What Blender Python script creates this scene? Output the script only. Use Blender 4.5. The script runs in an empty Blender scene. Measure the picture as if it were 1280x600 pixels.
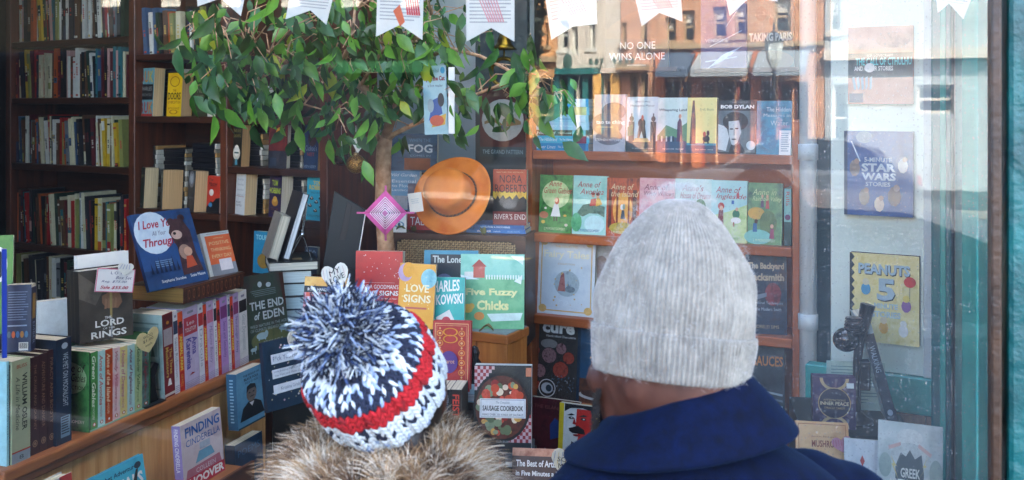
import bpy, math, random
import numpy as np
from mathutils import Vector, Matrix

random.seed(11)
rng = np.random.default_rng(5)
R_ = math.radians
sc = bpy.context.scene
COL = sc.collection

# ------------------------------------------------------------------ camera frame (a pixel of the photo + a distance = a point of the shop)
FPX, HZ, HC = 1244.0, 135.0, 1.9
YAW = R_(22)
CAM = Vector((0, -1.62, HC))
FW = Vector((-math.sin(YAW), math.cos(YAW), 0))
RT = Vector((math.cos(YAW), math.sin(YAW), 0))
UP = Vector((0, 0, 1))


def P(px, py, d):
    return CAM + FW * d + RT * (d * (px - 640) / FPX) + UP * (d * (HZ - py) / FPX)


class Fr:
    """A vertical plane of the shop: turned by phi degrees from the camera's picture plane (right end nearer)."""

    def __init__(s, px, d, phi):
        s.o = P(px, HZ, d)
        s.o.z = 0
        s.rz = YAW - R_(phi)
        s.ex = Vector((math.cos(s.rz), math.sin(s.rz), 0))
        s.ey = Vector((-math.sin(s.rz), math.cos(s.rz), 0))

    def hit(s, px, off=0.0):
        d = FW + RT * ((px - 640) / FPX)
        q = s.o + s.ey * off
        c = Vector((CAM.x, CAM.y, 0))
        k = (q - c).dot(s.ey) / d.dot(s.ey)
        p = c + d * k
        return (p - s.o).dot(s.ex), k

    def z(s, px, py, off=0.0):
        return HC + (HZ - py) / FPX * s.hit(px, off)[1]

    def xz(s, px, py, off=0.0):
        x, k = s.hit(px, off)
        return x, HC + (HZ - py) / FPX * k

    def M(s, x=0.0, y=0.0, z=0.0, yaw=0.0, tilt=0.0, roll=0.0):
        p = s.o + s.ex * x + s.ey * y
        return (Matrix.Translation((p.x, p.y, z)) @ Matrix.Rotation(s.rz + R_(yaw), 4, 'Z')
                @ Matrix.Rotation(R_(tilt), 4, 'X') @ Matrix.Rotation(R_(roll), 4, 'Y'))


# ------------------------------------------------------------------ materials
_mc = {}


def lin(h):
    h = h.lstrip('#')
    o = []
    for i in (0, 2, 4):
        c = int(h[i:i + 2], 16) / 255
        o.append(c / 12.92 if c <= .04045 else ((c + .055) / 1.055) ** 2.4)
    return (o[0], o[1], o[2], 1)


def newmat(name):
    m = bpy.data.materials.new(name)
    m.use_nodes = True
    nt = m.node_tree
    return m, nt, nt.nodes, nt.links, nt.nodes['Principled BSDF']


def noise(nt, scale, detail=3, coord='Object', stretch=None, rough=.5):
    tc = nt.nodes.new('ShaderNodeTexCoord')
    n = nt.nodes.new('ShaderNodeTexNoise')
    n.inputs['Scale'].default_value = scale
    n.inputs['Detail'].default_value = detail
    n.inputs['Roughness'].default_value = rough
    if stretch:
        mp = nt.nodes.new('ShaderNodeMapping')
        mp.inputs['Scale'].default_value = stretch
        nt.links.new(tc.outputs[coord], mp.inputs['Vector'])
        nt.links.new(mp.outputs['Vector'], n.inputs['Vector'])
    else:
        nt.links.new(tc.outputs[coord], n.inputs['Vector'])
    return n


def ramp(nt, stops):
    r = nt.nodes.new('ShaderNodeValToRGB')
    e = r.color_ramp.elements
    while len(e) < len(stops):
        e.new(.5)
    for k, (p, c) in zip(e, stops):
        k.position = p
        k.color = c
    return r


def scl(c, f):
    return (min(1, c[0] * f), min(1, c[1] * f), min(1, c[2] * f), 1)


def bump(nt, src, bsdf, strength=.2, dist=.002):
    b = nt.nodes.new('ShaderNodeBump')
    b.inputs['Strength'].default_value = strength
    b.inputs['Distance'].default_value = dist
    nt.links.new(src, b.inputs['Height'])
    nt.links.new(b.outputs['Normal'], bsdf.inputs['Normal'])


def C(h, rough=.5, var=.12, sc_=35, metal=0.0, spec=.5):
    """plain colour with faint mottling"""
    k = ('C', h, rough, var, sc_, metal)
    if k in _mc:
        return _mc[k]
    m, nt, N, L, b = newmat('ink_' + h.strip('#'))
    c = lin(h)
    n = noise(nt, sc_, 8, rough=.75)
    r = ramp(nt, [(.28, scl(c, 1 - 1.5 * var)), (.72, scl(c, 1 + 1.5 * var))])
    L.new(n.outputs['Fac'], r.inputs['Fac'])
    L.new(r.outputs['Color'], b.inputs['Base Color'])
    b.inputs['Roughness'].default_value = rough
    b.inputs['Metallic'].default_value = metal
    b.inputs['Specular IOR Level'].default_value = spec
    _mc[k] = m
    return m


def PM(h1, h2, h3, scale=25, rough=.42, det=5, stretch=None):
    """printed picture: three colours run together as in a painted illustration"""
    k = ('P', h1, h2, h3, scale, rough, stretch)
    if k in _mc:
        return _mc[k]
    m, nt, N, L, b = newmat('print_' + h1.strip('#'))
    n = noise(nt, scale, det, stretch=stretch, rough=.65)
    r = ramp(nt, [(.33, lin(h1)), (.5, lin(h2)), (.66, lin(h3))])
    L.new(n.outputs['Fac'], r.inputs['Fac'])
    L.new(r.outputs['Color'], b.inputs['Base Color'])
    b.inputs['Roughness'].default_value = rough
    _mc[k] = m
    return m


def WOOD(h1, h2, axis='x', scale=9, rough=.45, key=''):
    k = ('W', h1, h2, axis, scale, rough)
    if k in _mc:
        return _mc[k]
    m, nt, N, L, b = newmat('wood_' + h1.strip('#'))
    st = {'x': (1, 14, 14), 'y': (14, 1, 14), 'z': (14, 14, 1)}[axis]
    n = noise(nt, scale * .35, 6, stretch=st, rough=.6)
    n2 = noise(nt, 3.0, 3)
    mx = nt.nodes.new('ShaderNodeMath')
    mx.operation = 'MULTIPLY_ADD'
    mx.inputs[1].default_value = .45
    L.new(n2.outputs['Fac'], mx.inputs[0])
    L.new(n.outputs['Fac'], mx.inputs[2])
    r = ramp(nt, [(.42, lin(h1)), (.95, lin(h2))])
    L.new(mx.outputs[0], r.inputs['Fac'])
    L.new(r.outputs['Color'], b.inputs['Base Color'])
    b.inputs['Roughness'].default_value = rough
    bump(nt, n.outputs['Fac'], b, .25, .002)
    _mc[k] = m
    return m


def PAGES(h='#ded3b8', axis='x'):
    """edge of a block of paper: fine lines"""
    k = ('G', h, axis)
    if k in _mc:
        return _mc[k]
    m, nt, N, L, b = newmat('paper_edge_' + h.strip('#'))
    st = {'x': (400, 3, 3), 'y': (3, 400, 3), 'z': (3, 3, 400)}[axis]
    n = noise(nt, 1.2, 2, stretch=st)
    c = lin(h)
    r = ramp(nt, [(.3, scl(c, .62)), (.62, scl(c, 1.04))])
    L.new(n.outputs['Fac'], r.inputs['Fac'])
    L.new(r.outputs['Color'], b.inputs['Base Color'])
    b.inputs['Roughness'].default_value = .8
    _mc[k] = m
    return m


def ROUGHPAINT(h1, h2, scale=6, rough=.5, bs=.35, bd=.004):
    k = ('RP', h1, h2, scale)
    if k in _mc:
        return _mc[k]
    m, nt, N, L, b = newmat('paint_' + h1.strip('#'))
    n = noise(nt, scale, 8, rough=.65)
    r = ramp(nt, [(.35, lin(h1)), (.68, lin(h2))])
    L.new(n.outputs['Fac'], r.inputs['Fac'])
    L.new(r.outputs['Color'], b.inputs['Base Color'])
    b.inputs['Roughness'].default_value = rough
    n2 = noise(nt, scale * 5, 6)
    bump(nt, n2.outputs['Fac'], b, bs, bd)
    _mc[k] = m
    return m


def BRICK(h1, h2, mortar):
    k = ('BR', h1, h2)
    if k in _mc:
        return _mc[k]
    m, nt, N, L, b = newmat('brick_' + h1.strip('#'))
    tc = nt.nodes.new('ShaderNodeTexCoord')
    sx = nt.nodes.new('ShaderNodeSeparateXYZ')
    cx = nt.nodes.new('ShaderNodeCombineXYZ')
    L.new(tc.outputs['Object'], sx.inputs[0])
    ad = nt.nodes.new('ShaderNodeMath')
    L.new(sx.outputs['X'], ad.inputs[0])
    L.new(sx.outputs['Y'], ad.inputs[1])
    L.new(ad.outputs[0], cx.inputs['X'])
    L.new(sx.outputs['Z'], cx.inputs['Y'])
    bt = nt.nodes.new('ShaderNodeTexBrick')
    bt.inputs['Color1'].default_value = lin(h1)
    bt.inputs['Color2'].default_value = lin(h2)
    bt.inputs['Mortar'].default_value = lin(mortar)
    bt.inputs['Scale'].default_value = 1
    bt.inputs['Brick Width'].default_value = .21
    bt.inputs['Row Height'].default_value = .075
    bt.inputs['Mortar Size'].default_value = .008
    L.new(cx.outputs[0], bt.inputs['Vector'])
    n = noise(nt, 1.3, 5)
    mx = nt.nodes.new('ShaderNodeMix')
    mx.data_type = 'RGBA'
    mx.blend_type = 'MULTIPLY'
    mx.inputs['Factor'].default_value = .5
    L.new(bt.outputs['Color'], mx.inputs['A'])
    r = ramp(nt, [(.3, (.6, .6, .6, 1)), (.7, (1.15, 1.15, 1.15, 1))])
    L.new(n.outputs['Fac'], r.inputs['Fac'])
    L.new(r.outputs['Color'], mx.inputs['B'])
    L.new(mx.outputs['Result'], b.inputs['Base Color'])
    b.inputs['Roughness'].default_value = .85
    _mc[k] = m
    return m


# ------------------------------------------------------------------ mesh builder
class MB:
    def __init__(s):
        s.v, s.f, s.mi, s.mats, s.ix = [], [], [], [], {}

    def m(s, mat):
        k = mat.name
        if k not in s.ix:
            s.ix[k] = len(s.mats)
            s.mats.append(mat)
        return s.ix[k]

    def face(s, pts, mat):
        b = len(s.v)
        s.v += [tuple(p) for p in pts]
        s.f.append(tuple(range(b, b + len(pts))))
        s.mi.append(s.m(mat))

    def add(s, verts, faces, mat):
        b = len(s.v)
        s.v += [tuple(p) for p in verts]
        i = s.m(mat)
        for f in faces:
            s.f.append(tuple(b + k for k in f))
            s.mi.append(i)

    def box(s, a, b, mat, M=None):
        x0, y0, z0 = a
        x1, y1, z1 = b
        vs = [Vector(q) for q in ((x0, y0, z0), (x1, y0, z0), (x1, y1, z0), (x0, y1, z0),
                                  (x0, y0, z1), (x1, y0, z1), (x1, y1, z1), (x0, y1, z1))]
        if M is not None:
            vs = [M @ q for q in vs]
        s.add(vs, [(0, 3, 2, 1), (4, 5, 6, 7), (0, 1, 5, 4), (1, 2, 6, 5), (2, 3, 7, 6), (3, 0, 4, 7)], mat)

    def prism(s, pts, y0, y1, mat):
        """closed outline (x, z) given counter-clockwise seen from -y, thick from y0 to y1"""
        n = len(pts)
        vs = [(p[0], y0, p[1]) for p in pts] + [(p[0], y1, p[1]) for p in pts]
        fs = [tuple(range(n)), tuple(range(2 * n - 1, n - 1, -1))]
        fs += [(i, i + n, (i + 1) % n + n, (i + 1) % n) for i in range(n)]
        s.add(vs, fs, mat)

    def tube(s, pts, rad, mat, n=10, caps=True):
        pts = [Vector(p) for p in pts]
        if not hasattr(rad, '__len__'):
            rad = [rad] * len(pts)
        vs, fs = [], []
        t0 = (pts[1] - pts[0]).normalized()
        up = Vector((0, 0, 1)) if abs(t0.z) < .9 else Vector((1, 0, 0))
        for i, p in enumerate(pts):
            t = (pts[min(i + 1, len(pts) - 1)] - pts[max(i - 1, 0)]).normalized()
            a = (up - t * up.dot(t)).normalized()
            up = a
            c = t.cross(a)
            for k in range(n):
                g = 2 * math.pi * k / n
                vs.append(p + (a * math.cos(g) + c * math.sin(g)) * rad[i])
        for i in range(len(pts) - 1):
            for k in range(n):
                fs.append((i * n + k, i * n + (k + 1) % n, (i + 1) * n + (k + 1) % n, (i + 1) * n + k))
        if caps:
            fs.append(tuple(range(n - 1, -1, -1)))
            fs.append(tuple(range((len(pts) - 1) * n, len(pts) * n)))
        s.add(vs, fs, mat)

    def lathe(s, prof, mat, n=32, M=None, sx=1, sy=1):
        """profile of (r, z) turned round z"""
        vs, fs = [], []
        for r, z in prof:
            for k in range(n):
                g = 2 * math.pi * k / n
                q = Vector((r * sx * math.cos(g), r * sy * math.sin(g), z))
                vs.append(M @ q if M is not None else q)
        for i in range(len(prof) - 1):
            for k in range(n):
                fs.append((i * n + k, i * n + (k + 1) % n, (i + 1) * n + (k + 1) % n, (i + 1) * n + k))
        s.add(vs, fs, mat)

    def ell(s, c, r, mat, n=16, m=10, M=None):
        prof = [(max(1e-5, math.sin(math.pi * i / m)), -math.cos(math.pi * i / m)) for i in range(m + 1)]
        T = Matrix.Translation(c) @ Matrix.Diagonal((r[0], r[1], r[2], 1))
        if M is not None:
            T = M @ T
        s.lathe(prof, mat, n, T)

    def build(s, name, parent=None, M=None, smooth=False, bevel=0.0, seg=1):
        me = bpy.data.meshes.new(name)
        me.from_pydata(s.v, [], s.f)
        for m in s.mats:
            me.materials.append(m)
        me.polygons.foreach_set('material_index', s.mi)
        if smooth:
            me.polygons.foreach_set('use_smooth', [True] * len(s.f))
        me.update()
        o = bpy.data.objects.new(name, me)
        COL.objects.link(o)
        if parent is not None:
            o.parent = parent
        if M is not None:
            o.matrix_basis = M
        if bevel:
            bv = o.modifiers.new('bevel', 'BEVEL')
            bv.width = bevel
            bv.segments = seg
            bv.limit_method = 'ANGLE'
        return o


def np_mesh(name, V, F, MI, mats, parent=None, M=None, smooth=True):
    """big mesh from arrays (all faces quads)"""
    me = bpy.data.meshes.new(name)
    nf = len(F)
    me.vertices.add(len(V))
    me.vertices.foreach_set('co', np.asarray(V, dtype=np.float32).ravel())
    me.loops.add(nf * 4)
    me.loops.foreach_set('vertex_index', np.asarray(F, dtype=np.int32).ravel())
    me.polygons.add(nf)
    me.polygons.foreach_set('loop_start', np.arange(0, nf * 4, 4, dtype=np.int32))
    for m in mats:
        me.materials.append(m)
    me.polygons.foreach_set('material_index', np.asarray(MI, dtype=np.int32))
    me.polygons.foreach_set('use_smooth', np.full(nf, smooth))
    me.update(calc_edges=True)
    me.validate()
    o = bpy.data.objects.new(name, me)
    COL.objects.link(o)
    if parent is not None:
        o.parent = parent
    if M is not None:
        o.matrix_basis = M
    return o


def strands(name, paths, radii, mi, mats, parent=None, M=None, sides=3):
    """many thin tapered tubes: paths (n, levels, 3), radii (n, levels)"""
    n, lv, _ = paths.shape
    t = np.gradient(paths, axis=1)
    t /= np.linalg.norm(t, axis=2, keepdims=True) + 1e-9
    ref = np.where(np.abs(t[..., 2:3]) < .9, np.array([0., 0, 1]), np.array([1., 0, 0]))
    a = np.cross(t, ref)
    a /= np.linalg.norm(a, axis=2, keepdims=True) + 1e-9
    b = np.cross(t, a)
    V = np.zeros((n, lv, sides, 3))
    for k in range(sides):
        g = 2 * math.pi * k / sides
        V[:, :, k] = paths + (a * math.cos(g) + b * math.sin(g)) * radii[..., None]
    F = []
    base = (np.arange(n) * lv * sides)[:, None]
    for i in range(lv - 1):
        for k in range(sides):
            q = np.array([i * sides + k, i * sides + (k + 1) % sides, (i + 1) * sides + (k + 1) % sides, (i + 1) * sides + k])
            F.append(base + q[None])
    nq = len(F)
    F = np.stack(F, 1).reshape(-1, 4)
    MI = np.repeat(mi, nq)
    return np_mesh(name, V.reshape(-1, 3), F, MI, mats, parent, M)


def thing(name, label, cat, M=None, group=None):
    o = bpy.data.objects.new(name, None)
    o.empty_display_size = .05
    COL.objects.link(o)
    if M is not None:
        o.matrix_basis = M
    return tag(o, label, cat, group)


def tag(o, label, cat, group=None):
    o['label'] = label
    o['category'] = cat
    if group:
        o['group'] = group
    return o


def struct(o):
    o['kind'] = 'structure'
    return o


# ------------------------------------------------------------------ lettering and cover art
_gc = {}


def glyph(s, st=''):
    k = (s, st)
    if k in _gc:
        return _gc[k]
    c = bpy.data.curves.new('t', 'FONT')
    c.body = s
    c.resolution_u = 2
    if 'b' in st:
        c.offset = .022
    if 'B' in st:
        c.offset = .04
    if 't' in st:
        c.offset = -.012
    if 'i' in st:
        c.shear = .3
    if 'w' in st:
        c.space_character = 1.25
    o = bpy.data.objects.new('t', c)
    me = o.to_mesh()
    v = [(p.co.x, p.co.y) for p in me.vertices]
    f = [tuple(q.vertices) for q in me.polygons]
    o.to_mesh_clear()
    bpy.data.objects.remove(o)
    bpy.data.curves.remove(c)
    if v:
        x0, x1 = min(p[0] for p in v), max(p[0] for p in v)
        y0, y1 = min(p[1] for p in v), max(p[1] for p in v)
        v = [((p[0] - x0) / max(1e-6, x1 - x0), (p[1] - y0) / max(1e-6, y1 - y0)) for p in v]
    _gc[k] = (v, f)
    return _gc[k]


class Paint:
    """draws flat art on one face of a mesh; u to the right, v up, both 0..1"""

    def __init__(s, mb, fn):
        s.mb, s.fn, s.l = mb, fn, 0

    def G(s, pts, mat):
        s.l += 1
        a = sum(pts[i][0] * pts[(i + 1) % len(pts)][1] - pts[(i + 1) % len(pts)][0] * pts[i][1] for i in range(len(pts)))
        if a < 0:
            pts = pts[::-1]
        s.mb.face([s.fn(u, v, s.l) for u, v in pts], mat)

    def R(s, u0, v0, u1, v1, mat):
        s.G([(u0, v0), (u1, v0), (u1, v1), (u0, v1)], mat)

    def E(s, cu, cv, ru, rv, mat, n=22):
        s.G([(cu + ru * math.cos(2 * math.pi * i / n), cv + rv * math.sin(2 * math.pi * i / n)) for i in range(n)], mat)

    def ring(s, cu, cv, ru, rv, w, mat, n=28):
        s.l += 1
        for i in range(n):
            a, b = 2 * math.pi * i / n, 2 * math.pi * (i + 1) / n
            s.mb.face([s.fn(cu + ru * k * math.cos(g), cv + rv * k * math.sin(g), s.l) for g, k in ((a, 1 - w), (a, 1), (b, 1), (b, 1 - w))][::1], mat)

    def frame(s, u0, v0, u1, v1, w, mat, wv=None):
        wv = wv or w
        s.R(u0, v0, u1, v0 + wv, mat)
        s.R(u0, v1 - wv, u1, v1, mat)
        s.R(u0, v0 + wv, u0 + w, v1 - wv, mat)
        s.R(u1 - w, v0 + wv, u1, v1 - wv, mat)

    def T(s, txt, u0, v0, u1, v1, mat, rot=0, st='', tilt=0.0):
        v, f = glyph(txt, st)
        s.l += 1
        q = []
        for a, b in v:
            if rot:
                q.append((u0 + b * (u1 - u0), v1 - a * (v1 - v0)))
            else:
                q.append((u0 + a * (u1 - u0), v0 + b * (v1 - v0) + tilt * a))
        s.mb.add([s.fn(u, w, s.l) for u, w in q], f, mat)

    def spk(s, n, mats, r=.01, box=(0, 0, 1, 1), seed=1):
        g = random.Random(seed)
        for _ in range(n):
            u, v = g.uniform(box[0], box[2]), g.uniform(box[1], box[3])
            q = r * g.uniform(.6, 1.3)
            s.E(u, v, q, q * .75, g.choice(mats), 6)
            s.l -= 1
        s.l += 1

    def lines(s, u0, v0, u1, v1, n, mat, fill=.45, seed=3):
        """rows of small print"""
        g = random.Random(seed)
        h = (v1 - v0) / n
        for i in range(n):
            e = u1 - (u1 - u0) * g.uniform(0, .25)
            s.R(u0, v1 - (i + fill) * h, e, v1 - i * h, mat)
            s.l -= 1
        s.l += 1


EPS = .00018


def book(fr, px0, px1, pt, pb, art, label, t=.022, off=0.0, tilt=-4, roll=0, yaw=0, z=None, hard=False, cover='#333333',
         spine=None, pages='#e2d8c0', name=None, group=None, cat='book', scale=1.0):
    """book standing face out: front cover towards -y, spine on its left"""
    x0, k0 = fr.hit(px0, off)
    x1, k1 = fr.hit(px1, off)
    kc = (k0 + k1) / 2
    w = (x1 - x0) / math.cos(R_(yaw))
    zb = HC + (HZ - pb) / FPX * kc
    zt = HC + (HZ - pt) / FPX * kc
    if z is not None:
        zb = z
    h = (zt - zb) / math.cos(R_(tilt))
    M = fr.M((x0 + x1) / 2, off, zb, yaw, tilt, roll)
    return book_at(M, w, h, t, art, label, hard, cover, spine, pages, name, group, cat)


def book_at(M, w, h, t, art, label, hard=False, cover='#333333', spine=None, pages='#e2d8c0', name=None, group=None, cat='book'):
    r = thing(name or ('hardback_book' if hard else 'paperback_book'), label, cat, M, group)
    bt = .0025 if hard else .0007
    ins = .0035 if hard else .0004
    mb = MB()
    cm = C(cover, .4) if isinstance(cover, str) else cover
    hw = w / 2
    mb.box((-hw, 0, 0), (hw, bt, h), cm)
    mb.box((-hw, t - bt, 0), (hw, t, h), cm)
    mb.box((-hw, bt, 0), (-hw + bt, t - bt, h), cm)
    if art:
        art(Paint(mb, lambda u, v, l: (-hw + u * w, -l * EPS, v * h)))
    if spine:
        spine(Paint(mb, lambda u, v, l: (-hw - l * EPS, t - u * t, v * h)))
    mb.build('cover', r)
    pg = MB()
    pg.box((-hw + bt + .0002, bt + .0002, ins), (hw - ins, t - bt - .0002, h - ins), PAGES(pages, 'y'))
    pg.build('pages', r)
    return r


def vol(fr, px0, px1, pt, art, label, z, off=0.0, dep=.135, pb=None, hard=False, cover='#333333', pages='#e2d8c0', roll=0, name=None,
        group=None, front=None, tilt=0):
    """book standing spine out: spine towards -y"""
    x0, k0 = fr.hit(px0, off)
    x1, k1 = fr.hit(px1, off)
    w = x1 - x0 - .0004
    h = HC + (HZ - pt) / FPX * (k0 + k1) / 2 - z
    r = thing(name or ('hardback_book' if hard else 'paperback_book'), label, 'book', fr.M((x0 + x1) / 2, off, z, 0, tilt, roll), group)
    bt = .002 if hard else .0007
    ins = .003 if hard else .0004
    mb = MB()
    cm = C(cover, .4) if isinstance(cover, str) else cover
    hw = w / 2
    mb.box((-hw, 0, 0), (hw, bt, h), cm)
    mb.box((-hw, bt, 0), (-hw + bt, dep, h), cm)
    mb.box((hw - bt, bt, 0), (hw, dep, h), cm)
    if art:
        art(Paint(mb, lambda u, v, l: (-hw + u * w, -l * EPS, v * h)))
    if front:
        front(Paint(mb, lambda u, v, l: (-hw - l * EPS, dep - u * dep, v * h)))
    mb.build('cover', r)
    pg = MB()
    pg.box((-hw + bt + .0002, bt + .0002, ins), (hw - bt - .0002, dep - ins, h - ins), PAGES(pages, 'x'))
    pg.build('pages', r)
    return r


def flat(M, w, d, t, label, cover='#333333', pages='#e2d8c0', art=None, spine_front=False, hard=True, name=None, group=None, top=None):
    """book lying flat, w wide, d deep, t thick; either its spine or its page edges to the front"""
    r = thing(name or ('hardback_book' if hard else 'paperback_book'), label, 'book', M, group)
    bt = .0025 if hard else .0008
    ins = .003 if hard else .0004
    cm = C(cover, .4) if isinstance(cover, str) else cover
    mb = MB()
    hw = w / 2
    mb.box((-hw, 0, 0), (hw, d, bt), cm)
    mb.box((-hw, 0, t - bt), (hw, d, t), cm)
    if spine_front:
        mb.box((-hw, 0, bt), (hw, bt, t - bt), cm)
        y0, y1 = bt + .0002, d - ins
    else:
        mb.box((-hw, d - bt, bt), (hw, d, t - bt), cm)
        y0, y1 = ins, d - bt - .0002
    if art:
        art(Paint(mb, lambda u, v, l: (-hw + u * w, -l * EPS, v * t)))
    if top:
        top(Paint(mb, lambda u, v, l: (-hw + u * w, v * d, t + l * EPS)))
    mb.build('cover', r)
    pg = MB()
    pg.box((-hw + ins, y0, bt + .0002), (hw - ins, y1, t - bt - .0002), PAGES(pages, 'z'))
    pg.build('pages', r)
    return r


ORD = ['first', 'second', 'third', 'fourth', 'fifth', 'sixth', 'seventh', 'eighth', 'ninth', 'tenth', 'eleventh', 'twelfth', 'thirteenth',
       'fourteenth', 'fifteenth', 'sixteenth', 'seventeenth', 'eighteenth', 'nineteenth', 'twentieth'] + \
      ['twenty-' + q for q in ('first', 'second', 'third', 'fourth', 'fifth', 'sixth', 'seventh', 'eighth', 'ninth')] + ['thirtieth'] + \
      ['thirty-' + q for q in ('first', 'second', 'third', 'fourth', 'fifth', 'sixth', 'seventh', 'eighth', 'ninth')] + ['fortieth'] + \
      ['forty-' + q for q in ('first', 'second', 'third', 'fourth', 'fifth', 'sixth', 'seventh', 'eighth', 'ninth')]
# ------------------------------------------------------------------ palettes
W_DARK = WOOD('#1e0d07', '#46220f', 'x')
W_DARKZ = WOOD('#2c140a', '#642f16', 'z')
W_OR = WOOD('#7a3614', '#b8622c', 'x')
W_ORZ = WOOD('#7a3412', '#b5602a', 'z')
W_BACK = WOOD('#8a4216', '#b4602a', 'x', 5)
W_PINE = WOOD('#c4803a', '#f0bc7a', 'z')
W_PINEX = WOOD('#7a4420', '#a56a38', 'x')
W_LEDGE = WOOD('#6a3418', '#b06c38', 'x')
PALE = ROUGHPAINT('#a9b0ac', '#b9bfba', 3, .6, .15)
PAPER = C('#e6e2d8', .7, .05)
WHITE = C('#eceae6', .5, .04)
INKK = C('#141414', .5)
TEALP = ROUGHPAINT('#0d8a86', '#26a69c', 5, .4, .5)
TEALD = ROUGHPAINT('#07565c', '#0d7276', 6, .4, .5)


def bookcase(fr, x0, x1, z0, z1, dep, shelves, label, name='bookcase', posts=(), sm=W_DARK, pm=W_DARKZ, bm=None, th=.03, pw=.04, front=.0, partial=()):
    r = thing(name, label, 'bookcase', fr.M((x0 + x1) / 2, dep / 2, z0))
    xc, yc = (x0 + x1) / 2, dep / 2
    for x in (x0, x1 - pw):
        m = MB()
        m.box((x - xc, front - yc, 0), (x + pw - xc, dep - yc, z1 - z0), pm)
        m.build('side_panel', r, bevel=.003)
    for x, za, zb in posts:
        m = MB()
        m.box((x - xc, front + .004 - yc, za - z0), (x + pw - xc, dep - yc - .021, zb - z0), pm)
        m.build('divider', r, bevel=.003)
    for q in shelves:
        z = q[0] if hasattr(q, '__len__') else q
        xa, xb = (q[1], q[2]) if hasattr(q, '__len__') else (x0 + pw + .001, x1 - pw - .001)
        m = MB()
        m.box((xa - xc, front + .006 - yc, z - th - z0), (xb - xc, dep - yc - .022, z - z0), sm)
        m.build('shelf', r, bevel=.003)
    m = MB()
    m.box((x0 + pw - xc + .001, dep - yc - .02, 0), (x1 - pw - xc - .001, dep - yc, z1 - z0 - .001), bm or sm)
    m.build('back_panel', r)
    return r


# ================================================================== LEFT BOOKCASE with rows of spines
FL = Fr(160, 4.5, 30)
LZ = [FL.z(85, y) for y in (49, 122, 207, 311, 392)]
LX0 = FL.hit(7)[0]
LX1 = FL.hit(168)[0]
bookcase(FL, LX0, LX1, .05, 3.2, .28, LZ, 'tall dark reddish wooden bookcase packed with upright spines in the dim corner')
PALS = [('maroon', '#5a1a1f'), ('navy', '#1a2540'), ('cream', '#cfc4a0'), ('dark green', '#1f3a2a'), ('black', '#151515'), ('burnt orange', '#b8521c'),
        ('red', '#a01a18'), ('yellow', '#c9a020'), ('grey', '#6f7274'), ('teal', '#2a6a70'), ('off-white', '#d8d4c8'), ('brown', '#5a3a24'),
        ('pale pink', '#c99a90'), ('olive', '#8a8a4a'), ('charcoal', '#2c2c30'), ('slate blue', '#3d5878')]
PW = [6, 3, 9, 4, 8, 4, 4, 2.5, 4, 2.5, 8, 9, 3, 4, 6, 2.5]


def spine_mesh(w, h, d, col, rnd, name):
    mb = MB()
    mb.box((-w / 2, 0, 0), (w / 2, d, h), C(col, .45))
    p = Paint(mb, lambda u, v, l: (-w / 2 + u * w, -l * EPS, v * h))
    alt = C(rnd.choice(PALS)[1], .45)
    lt = C(rnd.choice(['#d8d2c0', '#c8a850', '#1a1a1a', '#b8402a']), .5)
    k = rnd.random()
    if k < .35:
        v = rnd.uniform(.05, .75)
        p.R(0, v, 1, v + rnd.uniform(.08, .22), alt)
    elif k < .55:
        p.R(0, .0, 1, rnd.uniform(.08, .3), alt)
        p.R(0, .86, 1, .9, lt)
    if w > .008:
        v = rnd.uniform(.3, .5)
        n = rnd.randint(4, 9)
        for i in range(n):
            if rnd.random() < .85:
                p.R(.3, v + i * .035, .72, v + i * .035 + .024, lt)
    if rnd.random() < .4:
        p.R(.2, .03, .8, .07, lt)
    return mb.build(name)


def spine_row(fr, px0, px1, z, hm, hM, dep, where, rnd, off=.03, wm=.007, wM=.024, lean=True, group=None, skip=()):
    x, xe = fr.hit(px0, off)[0], fr.hit(px1, off)[0]
    i = 0
    leaning = 0
    while True:
        w = rnd.uniform(wm, wM)
        if x + w > xe or i >= len(ORD):
            break
        h = rnd.uniform(hm, hM)
        if rnd.random() < .03:
            x += rnd.uniform(.005, .02)
        cn, col = rnd.choices(PALS, PW)[0]
        o = spine_mesh(w, h, dep * rnd.uniform(.75, 1), col, rnd, 'book')
        roll = rnd.uniform(-1.5, .5)
        if lean and rnd.random() < .12:
            leaning = 4
        if leaning:
            roll = -rnd.uniform(3, 5)
            leaning -= 1
        roll = roll if x + w + .02 < xe else 0
        o.matrix_basis = fr.M(x + w / 2, off + rnd.uniform(0, .02), z + (.5 * w * abs(math.sin(R_(roll))) + .0005), 0, 0, roll)
        sz = 'thin' if w < .012 else ('medium' if w < .018 else 'thick')
        tag(o, f'{sz} {cn} spine, {ORD[i]} from left {where}', 'book', group)
        x += w + .0006
        i += 1


rn = random.Random(4)
GL_ = 'upright books in the dark left bookcase'
spine_row(FL, 18, 156, LZ[0], .24, .29, .2, 'of the dark bookcase\'s top row', rn, group=GL_, wM=.026, wm=.008)
spine_row(FL, 14, 157, LZ[1], .19, .24, .2, 'of the dark bookcase\'s second row', rn, group=GL_, wM=.026, wm=.008)
spine_row(FL, 14, 157, LZ[2], .20, .24, .2, 'of the dark bookcase\'s third row', rn, group=GL_, wM=.026, wm=.008)
spine_row(FL, 16, 157, LZ[3], .22, .27, .2, 'of the dark bookcase\'s fourth row', rn, group=GL_, wM=.026, wm=.008)
spine_row(FL, 16, 130, LZ[4], .21, .25, .2, 'of the dark bookcase\'s lowest row', rn, group=GL_, wM=.034, wm=.014)

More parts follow.
